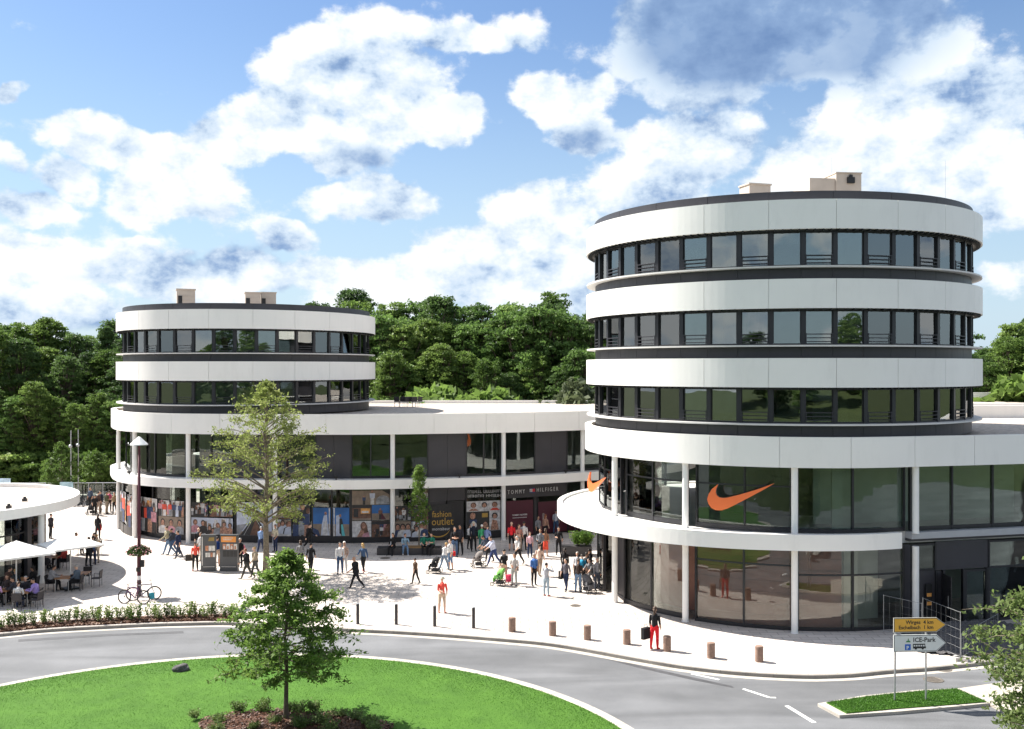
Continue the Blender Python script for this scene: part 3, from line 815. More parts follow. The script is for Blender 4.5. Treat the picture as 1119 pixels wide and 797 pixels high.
# ---- right building body
mb = MB(); panels(mb, CRo, 0, Z_F0, Z_F1, 0, CRo.L, 3.1); mb.build('fascia', WHITE, BR, True)
inner = [tuple(v) for v in CRo.samp(0, CRo.L, .35, .8)]
lastp = inner[-1]
mb = MB(); mb.prism(inner+[(lastp[0]+2, 99), (18, 99), (17, 70)], Z_F0+.08, Z_F1-.22); mb.build('roof', GRAVEL, BR, True)
inner2 = [tuple(v) for v in CRo.samp(0, CRo.L, .95, .8)]
mb = MB(); mb.prism(inner2+[(lastp[0]+1, 90), (19, 90), (17, 70)], Z_SL0+.05, Z_SL1-.03); mb.build('floor', SOFF, BR, True)
# round canopy: bulges out on the left
CAN = []
for a in range(95, 289, 2):
    k = max(0, math.cos(rad(a-185)))**1.3; r_ = TR+.02+1.55*k
    if a > 255: r_ = TR+.02+1.55*max(0, math.cos(rad(255-185)))**1.3*(1-(a-255)/34)**1
    CAN.append((TC.x+r_*math.cos(rad(a)), TC.y+r_*math.sin(rad(a))))
CC = Curve(CAN)
in_ = [(TC.x+(TR-.95)*math.cos(rad(a)), TC.y+(TR-.95)*math.sin(rad(a))) for a in range(288, 94, -2)]
mb = MB(); mb.strip([tuple(v) for v in CC.p], in_[::-1], Z_SL0, Z_SL1-.02); 
mb.strip([tuple(v) for v in CC.samp(0, CC.L, 0, .4)], [tuple(v) for v in CC.samp(0, CC.L, .28, .4)], Z_SL1-.02, Z_SL1+.10)
mb.build('canopy', WHITE, BR, True)
sW0 = CRo.s_at_px(1003, 0)
mb = MB(); mb.strip(CRo.samp(sW0, CRo.L, .45, .5), CRo.samp(sW0, CRo.L, .96, .5), Z_SL1-.32, Z_SL1-.02); mb.build('ledge', mat('grey_ledge', (.40,.41,.43), .5, 0, .05, 2), BR, True)
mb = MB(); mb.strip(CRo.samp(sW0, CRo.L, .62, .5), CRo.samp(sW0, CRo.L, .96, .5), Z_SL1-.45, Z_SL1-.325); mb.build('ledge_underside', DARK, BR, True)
def sRp(px, off=.6): return CRo.s_at_px(px, off)
UO2, GO2 = .85, .75
back = CRo.s_at_px(655, .3)
for px in (671.5, 748.5, 868, 1000.5):
    s = sRp(px, .30); column(BR, CRo, s, .30, 0, Z_SL0, .15); column(BR, CRo, s, .30, Z_SL1-.02, Z_F0+.05, .15)
for a in (150, 128):
    s = rad(a-118)*TR; column(BR, CRo, s, .30, 0, Z_SL0, .15); column(BR, CRo, s, .30, Z_SL1-.02, Z_F0+.05, .15)
s671, s748, s868, s1000 = [sRp(p, .3) for p in (671.5, 748.5, 868, 1000.5)]
# upper shop floor
glaz_bay(BR, CRo, .3, s671-.25, UO2, Z_SL1+.02, Z_F0+.07, 6, GLASS_SHOP, (6.55,))
glaz_bay(BR, CRo, s671+.35, s748-.2, UO2, Z_SL1+.02, Z_F0+.07, 2, GLASS_SHOP, (6.55,), base=.12)
glaz_bay(BR, CRo, s748+.35, s868+.15, UO2, Z_SL1+.02, Z_F0+.07, 2, GLASS_SHOP, (6.55,), base=.12)
glaz_bay(BR, CRo, s868+.2, s1000-.25, UO2, Z_SL1+.02, Z_F0+.07, 2, GLASS_SHOP, base=.06)
glaz_bay(BR, CRo, s1000+.1, s1000+9.0, UO2, Z_SL1+.02, Z_F0+.07, 4, GLASS_SHOP, base=.06)
glaz_bay(BR, CRo, s1000+9.05, s1000+24, UO2, Z_SL1+.02, Z_F0+.07, 6, GLASS_SHOP, base=.06)
# ground floor
glaz_bay(BR, CRo, .3, s671-2.6, GO2, .01, Z_SL0-.0, 5, GLASS_SHOP, base=.05)
solid(BR, CRo, s671-2.5, s671+.1, GO2+.5, .01, Z_SL0, DARK, 'entrance_wall')
glaz_bay(BR, CRo, s671+.3, s748-.15, GO2, .01, Z_SL0, 2, GLASS_TINT, base=.12)
glaz_bay(BR, CRo, s748+.35, s868+.1, GO2, .01, Z_SL0, 2, GLASS_TINT, (2.95,), base=.05)
glaz_bay(BR, CRo, s868+.2, s1000-.35, GO2, .01, Z_SL0, 2, GLASS_TINT, (2.55,), base=.05)
solid(BR, CRo, s1000-.3, s1000+.05, GO2-.02, .01, Z_SL0, DARK, 'wall_panel')
# wing ground floor
sA, sB, sC_, sD = sRp(1021, .9), sRp(1060, .9), sRp(1078, .9), CRo.L
glaz_bay(BR, CRo, s1000+.2, sA, .9, 2.55, Z_SL0+.0, 1, GLASS_SHOP)
solid(BR, CRo, s1000+.2, sA, .88, .01, 2.54, DARK)
solid(BR, CRo, sA, sC_, .85, 2.55, Z_SL0+.05, DARK, 'wall_panel', 3)
# open doorway and glazed side light
d1 = sRp(1030, .9); d2 = sRp(1052, .9)
mb = MB()
for s in (sA+.06, d1+.02, d2, sC_-.06):
    p, t = CRo.at(s, .9); mb.box((p.x, p.y, 1.28), (.12, .16, 2.52), math.atan2(t.y, t.x))
mb.build('door_frame', FRAME, BR, True)
p, t = CRo.at(d1-.05, .85)
dr = MB(); dr.box((0, .45, 1.25), (.05, .95, 2.3)); dro = dr.build('door', FRAME); dro.parent = BR; dro.location = (p.x-BR.location.x, p.y-BR.location.y-.9, 0); dro.rotation_euler = (0, 0, math.atan2(t.y, t.x)-.25)
h = MB(); h.tube((-.07, .15, .9), (-.07, .15, 1.5), .018); link('handle', h.mesh('handle', STEEL), dro)
solid(BR, CRo, sA+.1, d1-.05, .92, .01, 2.5, DARK)
glaz_bay(BR, CRo, d2+.1, sC_-.1, .9, .01, 2.5, 1, GLASS_SHOP)
glaz_bay(BR, CRo, sC_+.05, sC_+14, .9, .01, Z_SL0, 5, GLASS_SHOP, (2.55,))
# interiors of the right building
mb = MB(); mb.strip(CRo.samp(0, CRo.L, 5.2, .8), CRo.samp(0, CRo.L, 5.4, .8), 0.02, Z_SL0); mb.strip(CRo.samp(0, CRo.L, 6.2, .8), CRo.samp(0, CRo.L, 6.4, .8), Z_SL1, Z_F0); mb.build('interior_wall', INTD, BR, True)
mb = MB(); mb.strip(CRo.samp(s868+2.6, s1000-.4, 2.6, .8), CRo.samp(s868+2.6, s1000-.4, 2.7, .8), 0.02, Z_SL0); mb.strip(CRo.samp(s868+1.8, s1000+8, 3.4, .8), CRo.samp(s868+1.8, s1000+8, 3.5, .8), Z_SL1, Z_F0); mb.build('partition_wall', INTW, BR, True)
# brown covering boards behind the panes
bs0, bs1 = s748+.25, sRp(922, GO2)
mb = MB(); zz = 0.06
while zz < Z_SL0-.1:
    z2 = min(zz+.53, Z_SL0-.05); mb.strip(CRo.samp(bs0, bs1, GO2+.25, .4), CRo.samp(bs0, bs1, GO2+.28, .4), zz, z2-.02); zz = z2
mb.strip(CRo.samp(bs0, bs1, GO2+.285, .4), CRo.samp(bs0, bs1, GO2+.30, .4), .05, Z_SL0-.1)
mb.build('window_covering', BROWNB, BR, True)
mb = MB(); mb.strip(CRo.samp(s671+.4, s748-.3, GO2+1.6, .4), CRo.samp(s671+.4, s748-.3, GO2+1.65, .4), .02, Z_SL0-.05); mb.build('display_wall', BROWNB, BR, True)
mb = MB(); mb.strip(CRo.samp(sRp(925, GO2), sRp(941, GO2), GO2+.4, .4), CRo.samp(sRp(925, GO2), sRp(941, GO2), GO2+.5, .4), .02, Z_SL0-.05); mb.strip(CRo.samp(sRp(912, UO2), sRp(935, UO2), UO2+.4, .4), CRo.samp(sRp(912, UO2), sRp(935, UO2), UO2+.5, .4), Z_SL1, Z_F0); mb.build('inner_pillar', INTW, BR, True)
# low parapet walls and skylight kerbs across the right roof
mb = MB(); mb.box((36, 66, Z_F1+.15), (34, .3, .9)); mb.box((38, 98.8, Z_F1+.2), (44, .3, .9)); mb.box((34, 82, Z_F1), (26, .25, .35)); mb.build('roof_upstand', WHITE, BR, True)
# rooftop plant
def plant_room(x, y, z, sx_, sy_, h, rz, label, kind):
    e_ = empty('plant_box' if kind == 's' else 'lift_housing', (x, y, z), rz, label, 'roof housing')
    PL = mat('housing_board', (.50, .44, .38), .7, 0, .1, 1.2)
    if kind == 's':
        mb = MB(); mb.box((0,0,h/2), (sx_, sy_, h)); mb.box((0,0,h+.04), (sx_+.1, sy_+.1, .08)); 
        for k in range(4): mb.box((0, -sy_/2-.012, .2+k*h/5), (sx_*.9, .02, .03))
        mb.build('housing', PL, e_)
        mb = MB(); mb.box((-sx_*.32, -sy_/2-.02, h*.42), (.28, .04, h*.6)); mb.build('louvre', BLACKM, e_)
    else:
        mb = MB(); mb.box((-sx_*.25, 0, h*.45), (sx_*.5, sy_, h*.9)); mb.box((sx_*.25, -.1, h/2), (sx_*.5-.01, sy_, h)); mb.box((sx_*.25, -.1, h+.03), (sx_*.52, sy_+.1, .06)); mb.build('housing', PL, e_)
        mb = MB()
        for x0, w0, hh in ((-sx_*.30, .55, .7), (.05, .5, .8), (sx_*.30, .32, 1.0)): mb.box((x0, -sy_/2-.125, h*.32), (w0, .04, h*.5))
        mb.build('window', GLASS_UP, e_)
        mb = MB(); mb.box((sx_*.28, -sy_/2-.17, h*.86), (.4, .12, .32)); mb.box((sx_*.28, -sy_/2-.17, h*.86+.22), (.16, .1, .13)); mb.build('vent', BLACKM, e_)
        mb = MB(); mb.ball((-.05, -sy_/2-.6, .25), (.35, .3, .2)); mb.build('cover', mat('orange_cover', (.7,.2,.08), .6), e_)
    return e_
def on_roof(px, Y, z): return Vector(((px-CX)/F*Y, Y, z))
p = on_roof(825, 52, ZTR+.15); plant_room(p.x, p.y, p.z, 1.25, 1.0, 12+(YH-204)*52/F-p.z, .3, 'small weathered beige housing on the right tower roof, left of the larger one', 's')
p = on_roof(903, 54, ZTR+.15); plant_room(p.x, p.y, p.z, 2.85, 2.2, 12+(YH-194)*54/F-p.z, .12, 'large beige lift housing with windows on top of the round right tower', 'l')
p = on_roof(203, 74, ZTL+.15); plant_room(p.x, p.y, p.z, 1.3, 1.3, 12+(YH-317.5)*74/F-p.z, .35, 'taller narrow beige housing on the left tower roof', 's')
p = on_roof(276, 74, ZTL+.15); plant_room(p.x, p.y, p.z, 1.1, 1.2, 12+(YH-321)*74/F-p.z, .3, 'low beige housing on the left tower roof, left one of a touching pair', 's')
p = on_roof(293, 75, ZTL+.15); plant_room(p.x, p.y, p.z, 1.1, 1.2, 12+(YH-321)*75/F-p.z, .3, 'low beige housing on the left tower roof, right one of a touching pair', 's')
for px, Y, py, lb in ((909, 56, 172, 'thin rod antenna beside the lift housing on the right tower'), (1033, 53, 176, 'thin rod antenna near the right end of the right tower roof')):
    p = on_roof(px, Y, ZTR+.1); mb = MB(); mb.tube((0,0,0), (0,0,12+(YH-py)*Y/F-p.z), .009, .006, 6); mb.box((0,0,.06), (.3,.3,.12))
    o = mb.build('antenna', STEEL); o.location = p; tag(o, lb, 'antenna')
# ------------------------------------------------------------------ vegetation
def leaves_at(C, size, rng, up=.35, asp=.62):
    """two-triangle bent leaves at points C (n,3)"""
    n = len(C); s = size*(.6+.8*rng.random(n))
    nrm = rng.normal(size=(n, 3)); nrm[:, 2] += up; nrm /= np.linalg.norm(nrm, axis=1)[:, None]
    t = rng.normal(size=(n, 3)); t -= nrm*np.sum(t*nrm, 1)[:, None]; t /= np.linalg.norm(t, axis=1)[:, None]
    b = np.cross(nrm, t)
    V = np.empty((n, 4, 3)); a = t*s[:, None]; c = b*(s*asp)[:, None]
    V[:,0] = C-a; V[:,1] = C-c*.9-a*.1+nrm*(s*.18)[:, None]; V[:,2] = C+a; V[:,3] = C+c*.9-a*.1+nrm*(s*.18)[:, None]
    return V.reshape(-1, 3), np.arange(n*4).reshape(n, 4)
def clump_crown(rng, envelope, K, per, csize, lsize, up=.4):
    """envelope(u)-> centre of clump; leaves on the shell of each clump"""
    Cs = envelope(K); pts = []; tone = []
    for c in Cs:
        r = csize*(.6+.7*rng.random())
        d = rng.normal(size=(per, 3)); d /= np.linalg.norm(d, axis=1)[:, None]
        d[:, 2] = np.abs(d[:, 2])*.9-.25*rng.random(per)
        rr = r*(.25+.95*rng.random(per)**.8)
        p = c+d*rr[:, None]*np.array([1, 1, .75]); pts.append(p); tone.append(np.full(per, rng.random()*.5)+rng.random(per)*.5)
    P = np.concatenate(pts); T = np.concatenate(tone)
    V, Q = leaves_at(P, lsize, rng, up)
    return V, Q, np.repeat(T, 4), Cs
LEAF_BG = leafmat('foliage_wood', (.060,.115,.028), (.16,.265,.065), (.28,.37,.12), .48, .35)
LEAF_BG2 = leafmat('foliage_light', (.08,.14,.030), (.20,.30,.07), (.32,.39,.14), .5, .35)
LEAF_BG3 = leafmat('foliage_olive', (.05,.07,.035), (.14,.17,.08), (.22,.25,.13), .4, .3)
LEAF_T1 = leafmat('foliage_island_tree', (.085,.150,.028), (.20,.31,.07), (.36,.42,.14), .55, 1.2)
LEAF_T2 = leafmat('foliage_plaza_tree', (.12,.155,.04), (.27,.33,.09), (.42,.45,.18), .55, .8)
LEAF_R = leafmat('foliage_right_tree', (.14,.20,.06), (.32,.40,.15), (.45,.50,.24), .58, 1.2)
def bg_tree(name, seed, ht, rw, shape, leaf, K=90, per=170, csize=1.25, lsize=.20):
    rng = np.random.default_rng(seed); r = random.Random(seed)
    def env(K):
        out = []
        while len(out) < K:
            z = rng.random(); 
            if shape == 'round': prof = math.sin(math.pi*min(1, max(0, (z*.92+.04))))**.55
            elif shape == 'cone': prof = (1-z)**.75*1.1+.05
            else: prof = (math.sin(math.pi*(z*.8+.12)))**.8
            a = rng.random()*2*math.pi; q = rng.random()**.35
            bump = 1+.22*math.sin(3*a+seed)+.15*math.sin(5*a+seed*2+z*9)
            out.append((rw*prof*q*bump*math.cos(a), rw*prof*q*bump*math.sin(a), ht*(.10+.86*z)))
        return np.array(out)
    V, Q, T, Cs = clump_crown(rng, env, K, per, csize, lsize)
    e_ = empty(name)
    cme = npmesh('crown', V, Q, [leaf], T); cr = link('crown', cme, e_)
    mb = MB(); mb.path([(0,0,-.3), (.1,.05,ht*.25), (-.1,.1,ht*.5), (0,0,ht*.85)], [ht*.018, ht*.014, ht*.009, ht*.003], 8)
    for k in range(0, len(Cs), 5):
        c = Cs[k]; z0 = max(.8, c[2]*.65); mb.path([(0,0,z0), (c[0]*.5, c[1]*.5, (z0+c[2])/2), tuple(c)], [.12, .08, .03], 5)
    mb.build('trunk', BARK, e_)
    return e_
W = 'background wood'
LEAF_BG4 = leafmat('foliage_dark_wood', (.048,.090,.028), (.125,.205,.055), (.21,.30,.09), .48, .35)
LEAF_BG5 = leafmat('foliage_yellow_wood', (.085,.14,.030), (.20,.29,.07), (.31,.38,.12), .5, .35)
specs = [('round',17,3.9,LEAF_BG,3),('oval',20,4.0,LEAF_BG4,5),('oval',18,3.4,LEAF_BG5,8),('oval',21,3.7,LEAF_BG2,13),('cone',22,3.3,LEAF_BG4,21)]
protos = [bg_tree(('broadleaf_tree','broadleaf_tree','tall_tree','tall_tree','conifer_tree')[i], s[4], s[1], s[2], s[0], s[3], 420, 62, .66, .15) for i, s in enumerate(specs)]
TL = ['round crowned mid green tree in the wood behind the shops', 'tall dark green tree in the wood behind the shops', 'slim yellowish green tree in the wood behind the shops', 'tall light green tree in the wood behind the shops', 'narrow pointed dark tree in the wood behind the shops']
used = [False]*5
def put_tree(i, x, y, s, rz):
    o = protos[i]
    if used[i]:
        o = copy_tree(o)
    used[i] = True
    o.location = (x, y, -.25); o.rotation_euler = (0, 0, rz); o.scale = (s*random.uniform(.9, 1.1), s*random.uniform(.9, 1.1), s)
    return tag(o, TL[i], 'tree', W)
rt = random.Random(99)
# target skyline: (px, py of top)
SKYL = [(-260,330),(-60,338),(0,342),(30,338),(60,340),(80,347),(100,362),(118,350),(180,352),(240,345),(300,332),(330,322),(360,318),(400,316),(440,320),(470,310),(500,303),(530,318),(560,325),(590,320),(620,318),(640,312),(700,320),(1000,330),(1060,362),(1080,360),(1100,350),(1119,345),(1180,330),(1400,330)]
def skyline(px):
    for (a, b), (c, d) in zip(SKYL, SKYL[1:]):
        if a <= px <= c: return b+(d-b)*(px-a)/(c-a)
    return 335
hts = [s[1] for s in specs]
def row(Y, px0, px1, step, frac, kinds):
    px = px0
    while px < px1:
        y = Y+rt.uniform(-3, 3); x = (px-CX)/F*y
        top = 12+(YH-skyline(px))*y/F
        i = rt.choice(kinds); hgt = top*frac*rt.uniform(.86, 1.05)
        put_tree(i, x, y, (hgt+.25)/(hts[i]*1.02), rt.uniform(0, 6.28)); px += step*rt.uniform(.8, 1.2)
row(103, -330, 150, 24, .60, [0, 2, 3, 0, 1])
row(110, -330, 180, 26, .90, [0, 1, 2, 3, 1])
row(119, -330, 1450, 31, .98, [0, 1, 2, 4, 3, 1])
row(106, 395, 690, 27, .70, [0, 2, 3, 1, 1])
row(112, 285, 690, 25, .93, [0, 1, 3, 1, 2])
row(108, 1030, 1330, 26, .90, [3, 2, 3, 0])
row(132, -300, 1500, 42, 1.0, [0, 1, 4, 3])
# smaller shrubs along the edges of the wood
def shrub_proto(name, seed, leaf, r_=1.6, h_=2.6, K=34, per=150, ls=.13):
    rng = np.random.default_rng(seed)
    def env(K):
        d = rng.normal(size=(K, 3)); d /= np.linalg.norm(d, axis=1)[:, None]; q = rng.random(K)**.4
        return np.stack([d[:,0]*r_*q*.8, d[:,1]*r_*q*.8, h_*.5+d[:,2]*h_*.42*q], 1)
    V, Q, T, Cs = clump_crown(rng, env, K, per, .55, ls)
    e_ = empty(name); link('crown', npmesh('crown', V, Q, [leaf], T), e_)
    mb = MB()
    for k in range(0, K, 4): mb.path([(0,0,-.2), (Cs[k][0]*.4, Cs[k][1]*.4, h_*.25), tuple(Cs[k])], [.05, .035, .015], 5)
    mb.build('stem', BARK, e_)
    return e_
shA = shrub_proto('shrub', 31, LEAF_BG2); shB = shrub_proto('rounded_willow', 37, LEAF_BG3, 2.0, 3.2)
tag(shA, 'bright green leafy shrub at the edge of the wood', 'shrub', 'shrubs at the edge of the wood')
tag(shB, 'pale grey green rounded bush at the edge of the wood behind the roof', 'shrub', 'pale rounded bushes behind the roof')
fa = fb = True
for px, Y, top in [(430,98,412),(452,99,396),(475,97,403),(495,98,410),(515,100,400),(20,99,470),(45,98,485),(70,98,478),(95,99,468),(5,97,505),(-15,97,480),(60,96,500),(85,95,512),(110,97,495),(1080,99,398),(1110,99,380)]:
    o = shA if fa else copy_tree(shA); fa = False
    x = (px-CX)/F*Y; hg = 12+(YH-top)*Y/F; s = hg/3.1; o.location = (x, Y, -.25); o.scale = (s*.95, s*.95, s); o.rotation_euler = (0,0,px)
for px, Y, top in [(468,95,418),(492,96,413),(545,94,416),(570,94,417),(560,97,419),(625,95,383),(612,96,400),(638,95,395),(592,95,418)]:
    o = shB if fb else copy_tree(shB); fb = False
    x = (px-CX)/F*Y; hg = 12+(YH-top)*Y/F; s = hg/3.8; o.location = (x, Y, -.25); o.scale = (s*.8, s*.8, s); o.rotation_euler = (0,0,px)
# wooded bank on the other side of the junction (seen in the shop glass)
mb = MB(); mb.add([(-90,-22,-.2),(90,-22,-.2),(90,-60,7),(-90,-60,7),(90,-140,9),(-90,-140,9)], [(0,3,2,1),(3,5,4,2)])
tag(mb.build('grass_bank', EARTH), kind='structure')
for x in list(range(-84, 90, 8))+list(range(-80, 86, 9)):
    i = rt.choice([0,1,2,3]); o = copy_tree(protos[i]); o.location = (x+rt.uniform(-4, 4), -46-rt.uniform(0, 14), 4); s = rt.uniform(.55, .85); o.scale = (s, s, s); o.rotation_euler = (0,0,rt.random()*6)
    tag(o, TL[i], 'tree', 'trees on the grass bank across the road')
    o['label'] = 'tree on the grass bank across the road, seen reflected in the shop glass'

# individually branched young trees
def branch_tree(name, seed, base, ht, trunk_r, clear, rx, profile, nb, leaf, nleaf, lsize, bark, droop=.0, layered=False, up=.5):
    rng = np.random.default_rng(seed); r = random.Random(seed)
    e_ = empty(name, base)
    mb = MB()
    tp = [(0,0,-.1)]; tr_ = [trunk_r*1.25]
    for k in range(1, 9):
        z = ht*.96*k/8; tp.append((r.uniform(-.03,.03)*z*.5, r.uniform(-.03,.03)*z*.5, z)); tr_.append(trunk_r*(1-k/8*.88))
    mb.path(tp, tr_, 10)
    pts = []; tone = []
    for k in range(nb):
        f = (k+.5)/nb; z = clear+(ht*.97-clear)*f**.9; a = k*2.399+r.uniform(-.3,.3)
        L = rx*profile(f)*r.uniform(.72, 1.12)
        rise = (.75-.35*droop) if not layered else .10
        d = Vector((math.cos(a), math.sin(a), 0)); p0 = Vector((0,0,max(clear*.9, z-L*.45*(1-droop))))
        P = [p0, p0+d*L*.4+Vector((0,0,L*.28*rise*1.2)), p0+d*L*.75+Vector((0,0,L*.5*rise)), p0+d*L+Vector((0,0,L*(.55*rise-.18*droop)))]
        br = trunk_r*.34*(1-f*.6); mb.path(P, [br, br*.7, br*.4, br*.15], 6)
        nt_ = int(5+L*3)
        for j in range(nt_):
            t = .25+.75*r.random(); seg = min(int(t*3), 2); u = t*3-seg; q = P[seg].lerp(P[min(seg+1,3)], u)
            side = Vector((r.gauss(0,1), r.gauss(0,1), r.gauss(0,.35 if layered else .7))).normalized()
            tl = (.25+.45*r.random())*min(1, L*.55)
            q2 = q+side*tl+d*tl*.4; mb.path([q, (q+q2)/2+Vector((0,0,.04)), q2], [.012, .008, .004], 4, caps=False)
            m_ = max(4, int(nleaf/(nb*nt_)*r.uniform(.5, 1.5)))
            for _ in range(m_):
                w_ = r.random(); c = q.lerp(q2, w_)+Vector((r.gauss(0,.10), r.gauss(0,.10), r.gauss(0,.06 if layered else .09)))
                pts.append(tuple(c)); tone.append(.5*r.random()+.3*((k*7+j*3) % 10)/10+.2*f)
    V, Q = leaves_at(np.array(pts), lsize, rng, up, .5)
    mb.build('trunk', bark, e_)
    link('crown', npmesh('crown', V, Q, [leaf], np.repeat(np.array(tone), 4)), e_)
    return e_
b1 = G(312.5, 788, .1); b1.z = .1
h1 = 12+(YH-598)*b1.y/F-.1
o = branch_tree('young_tree', 5, b1, h1, .085, 1.75, 2.3, lambda f: (1-f)**.62*(.62+.55*min(1, f*3.2+.25)), 64, LEAF_T1, 19000, .072, BARK, .55, True, .9)
tag(o, 'young green tree with tiered branches standing in the mulch bed on the grass roundabout', 'tree')
b2 = G(291, 632, 0)
h2 = 12+(YH-411)*b2.y/F
o = branch_tree('plaza_tree', 9, b2, h2, .19, 3.4, 4.5, lambda f: (math.sin(math.pi*min(1, f*.86+.14))**.8*(1-.42*f)), 84, LEAF_T2, 13500, .080, BARKL, .15, False, .3)
tag(o, 'tall sparse olive green tree on the plaza in front of the left tower', 'tree')
b3 = at(1172, 600, 26.5); b3.z = -.2
o = branch_tree('roadside_tree', 12, b3, 7.7, .13, 1.6, 2.2, lambda f: (math.sin(math.pi*min(1, f*.8+.2))**.7), 70, LEAF_R, 20000, .075, BARKL, .3, False, .3)
tag(o, 'leafy light green tree cut off by the right edge of the view', 'tree')
b4 = G(458, 603, 0)
o = branch_tree('columnar_tree', 14, b4, 12+(YH-507)*b4.y/F, .05, 1.9, .52, lambda f: math.sin(math.pi*min(1, f*.75+.25))**.7+.1, 40, LEAF_T1, 2600, .08, BARKL, 0, False, .4)
tag(o, 'slim columnar young tree growing beside the black bench', 'tree')
for k, (px, py, tp_, lb) in enumerate([(67,548,482,'small light green tree on the far plaza edge behind the round pavilion roof'),(105,538,492,'thin young tree at the far railing left of the oval tower')]):
    b5 = G(px, py, 0); o = branch_tree('small_tree', 20+k, b5, 12+(YH-tp_)*b5.y/F, .07, 1.3, 1.5, lambda f: math.sin(math.pi*min(1, f*.8+.2))**.7, 34, LEAF_BG2, 4000, .12, BARKL, 0, False, .4); tag(o, lb, 'tree')
# plants: one leafy clump per thing
def plant_mesh(seed, r_, h_, n, ls, leaf, nst=7):
    rng = np.random.default_rng(seed); mb = MB(); r = random.Random(seed); pts = []
    for k in range(nst):
        a = r.random()*6.28; q = r.random()**.5*r_; tip = Vector((q*math.cos(a), q*math.sin(a), h_*r.uniform(.7, 1.05)))
        mb.path([(tip.x*.02, tip.y*.02, -.03), (tip.x*.7, tip.y*.7, h_*.5), tip], [.009, .007, .003], 4)
        for _ in range(n//nst):
            t = .2+.8*r.random(); pts.append((tip.x*(.3+.7*t)+r.gauss(0, r_*.2), tip.y*(.3+.7*t)+r.gauss(0, r_*.2), tip.z*t+r.gauss(0,.03)))
    V, Q = leaves_at(np.array(pts), ls, rng, .4, .5)
    o = len(mb.v); vs = mb.v+[tuple(v) for v in V.tolist()]; fs = mb.f+[tuple(int(i)+o for i in q) for q in Q]
    me = bpy.data.meshes.new('plant'); me.from_pydata(vs, [], fs); me.materials.append(BARKL); me.materials.append(leaf)
    me.polygons.foreach_set('material_index', [0]*len(mb.f)+[1]*len(Q))
    a = me.attributes.new('lr', 'FLOAT', 'POINT'); a.data.foreach_set('value', [0.]*o+np.repeat(rng.random(len(Q)), 4).tolist()); me.update()
    return me
LEAF_H = leafmat('foliage_hedge', (.08,.14,.03), (.24,.33,.08), (.36,.42,.16), .4, 3)
hm = [plant_mesh(s, .25, .66, 230, .045, LEAF_H) for s in (1, 2, 3, 4)]
nh = 44
for i in range(nh):
    q = s0+(s1-s0)*(i+.5)/nh+rt.uniform(-.08, .08); p, t = EC.at(q, rt.choice([.55, .8, .95])+rt.uniform(-.08, .08))
    o = link('hedge_plant', hm[i % 4], None, (p.x, p.y, .03), rt.random()*6); s = rt.uniform(.8, 1.25); o.scale = (s, s, s)
    tag(o, 'young light green hedge plant in the mulch strip along the road kerb', 'shrub', 'hedge plants in the strip beside the road')
LEAF_B = leafmat('foliage_bed', (.08,.13,.03), (.22,.30,.09), (.36,.40,.20), .4, 3)
bm_ = [plant_mesh(s, .34, .42, 420, .048, LEAF_B, 14) for s in (7, 8, 9)]
bedpx = [(215,785),(240,790),(262,777),(283,778),(300,790),(328,778),(345,776),(352,790),(372,783),(390,787),(404,793),(330,795),(275,797),(236,800),(360,800),(412,801),(318,776)]
for i, (px, py) in enumerate(bedpx):
    p = G(px, py, .15); o = link('bed_plant', bm_[i % 3], None, (p.x, p.y, .15), i*1.3); s = .7+.12*(i % 4); o.scale = (s*1.1, s*1.1, s*.9)
    tag(o, 'low spreading green plant in the mulch bed round the young tree', 'plant', 'low plants in the roundabout bed')
# rock
from mathutils import noise
mb = MB(); mb.ball((0,0,0), 1, 18, 12)
v2 = []
for v in mb.v:
    v = Vector(v); d = 1+.28*noise.noise(v*1.3+Vector((4,1,2)))+.12*noise.noise(v*3.5)
    v2.append((v.x*d*.33, v.y*d*.24, max(-.1, v.z*d*.21)))
mb.v = v2; o = mb.build('boulder', mat('dark_rock', (.09,.085,.085), .9, 0, .35, 6, .8, 14)); p = G(198, 733, .02); o.location = (p.x, p.y, .08); o.rotation_euler = (.1, .1, .5)
tag(o, 'dark grey boulder lying on the left edge of the grass roundabout', 'rock')

# ------------------------------------------------------------------ street furniture
def bollard_slim():
    e_ = empty('slim_bollard'); mb = MB(); mb.lathe([(.085, 0), (.085, .02), (.075, .025), (.075, .92), (.068, .94)], 16); mb.build('post', mat('bollard_dark', (.045,.04,.042), .5, .2, .1, 5), e_, smooth=False)
    mb = MB(); mb.lathe([(.070, .941), (.066, .965), (.04, .975)], 16); mb.build('cap', STEEL, e_); return e_
slim = bollard_slim(); fst = True
LBS = ['dark slim metal bollard on the kerb nearest the tree shade, leftmost of four', 'second dark slim bollard from the left along the plaza kerb', 'dark slim bollard just below the person in the red shirt', 'dark slim bollard nearest the row of short brown stone bollards']
for (px, py), lb in zip([(391,682),(433,682.5),(475,684.5),(517.5,686.5)], LBS):
    o = slim if fst else copy_tree(slim); fst = False; o.location = G(px, py, 0); tag(o, lb, 'bollard', 'dark slim bollards along the plaza kerb')
SANDST = mat('brown_stone', (.23,.15,.115), .85, 0, .2, 9, .4, 40)
mb = MB(); mb.lathe([(.165, 0), (.165, .60), (.155, .63), (.02, .645)], 22); bme = mb.mesh('stone_bollard', SANDST)
LBB = ['short round brown stone bollard, leftmost of its row', 'brown stone bollard, second from the left in its row', 'brown stone bollard, third from the left in its row', 'brown stone bollard in the middle of the row, left of the woman in red trousers',
       'brown stone bollard standing right beside the woman in red trousers', 'brown stone bollard in front of the column between the shop panes', 'brown stone bollard at the right end of the row']
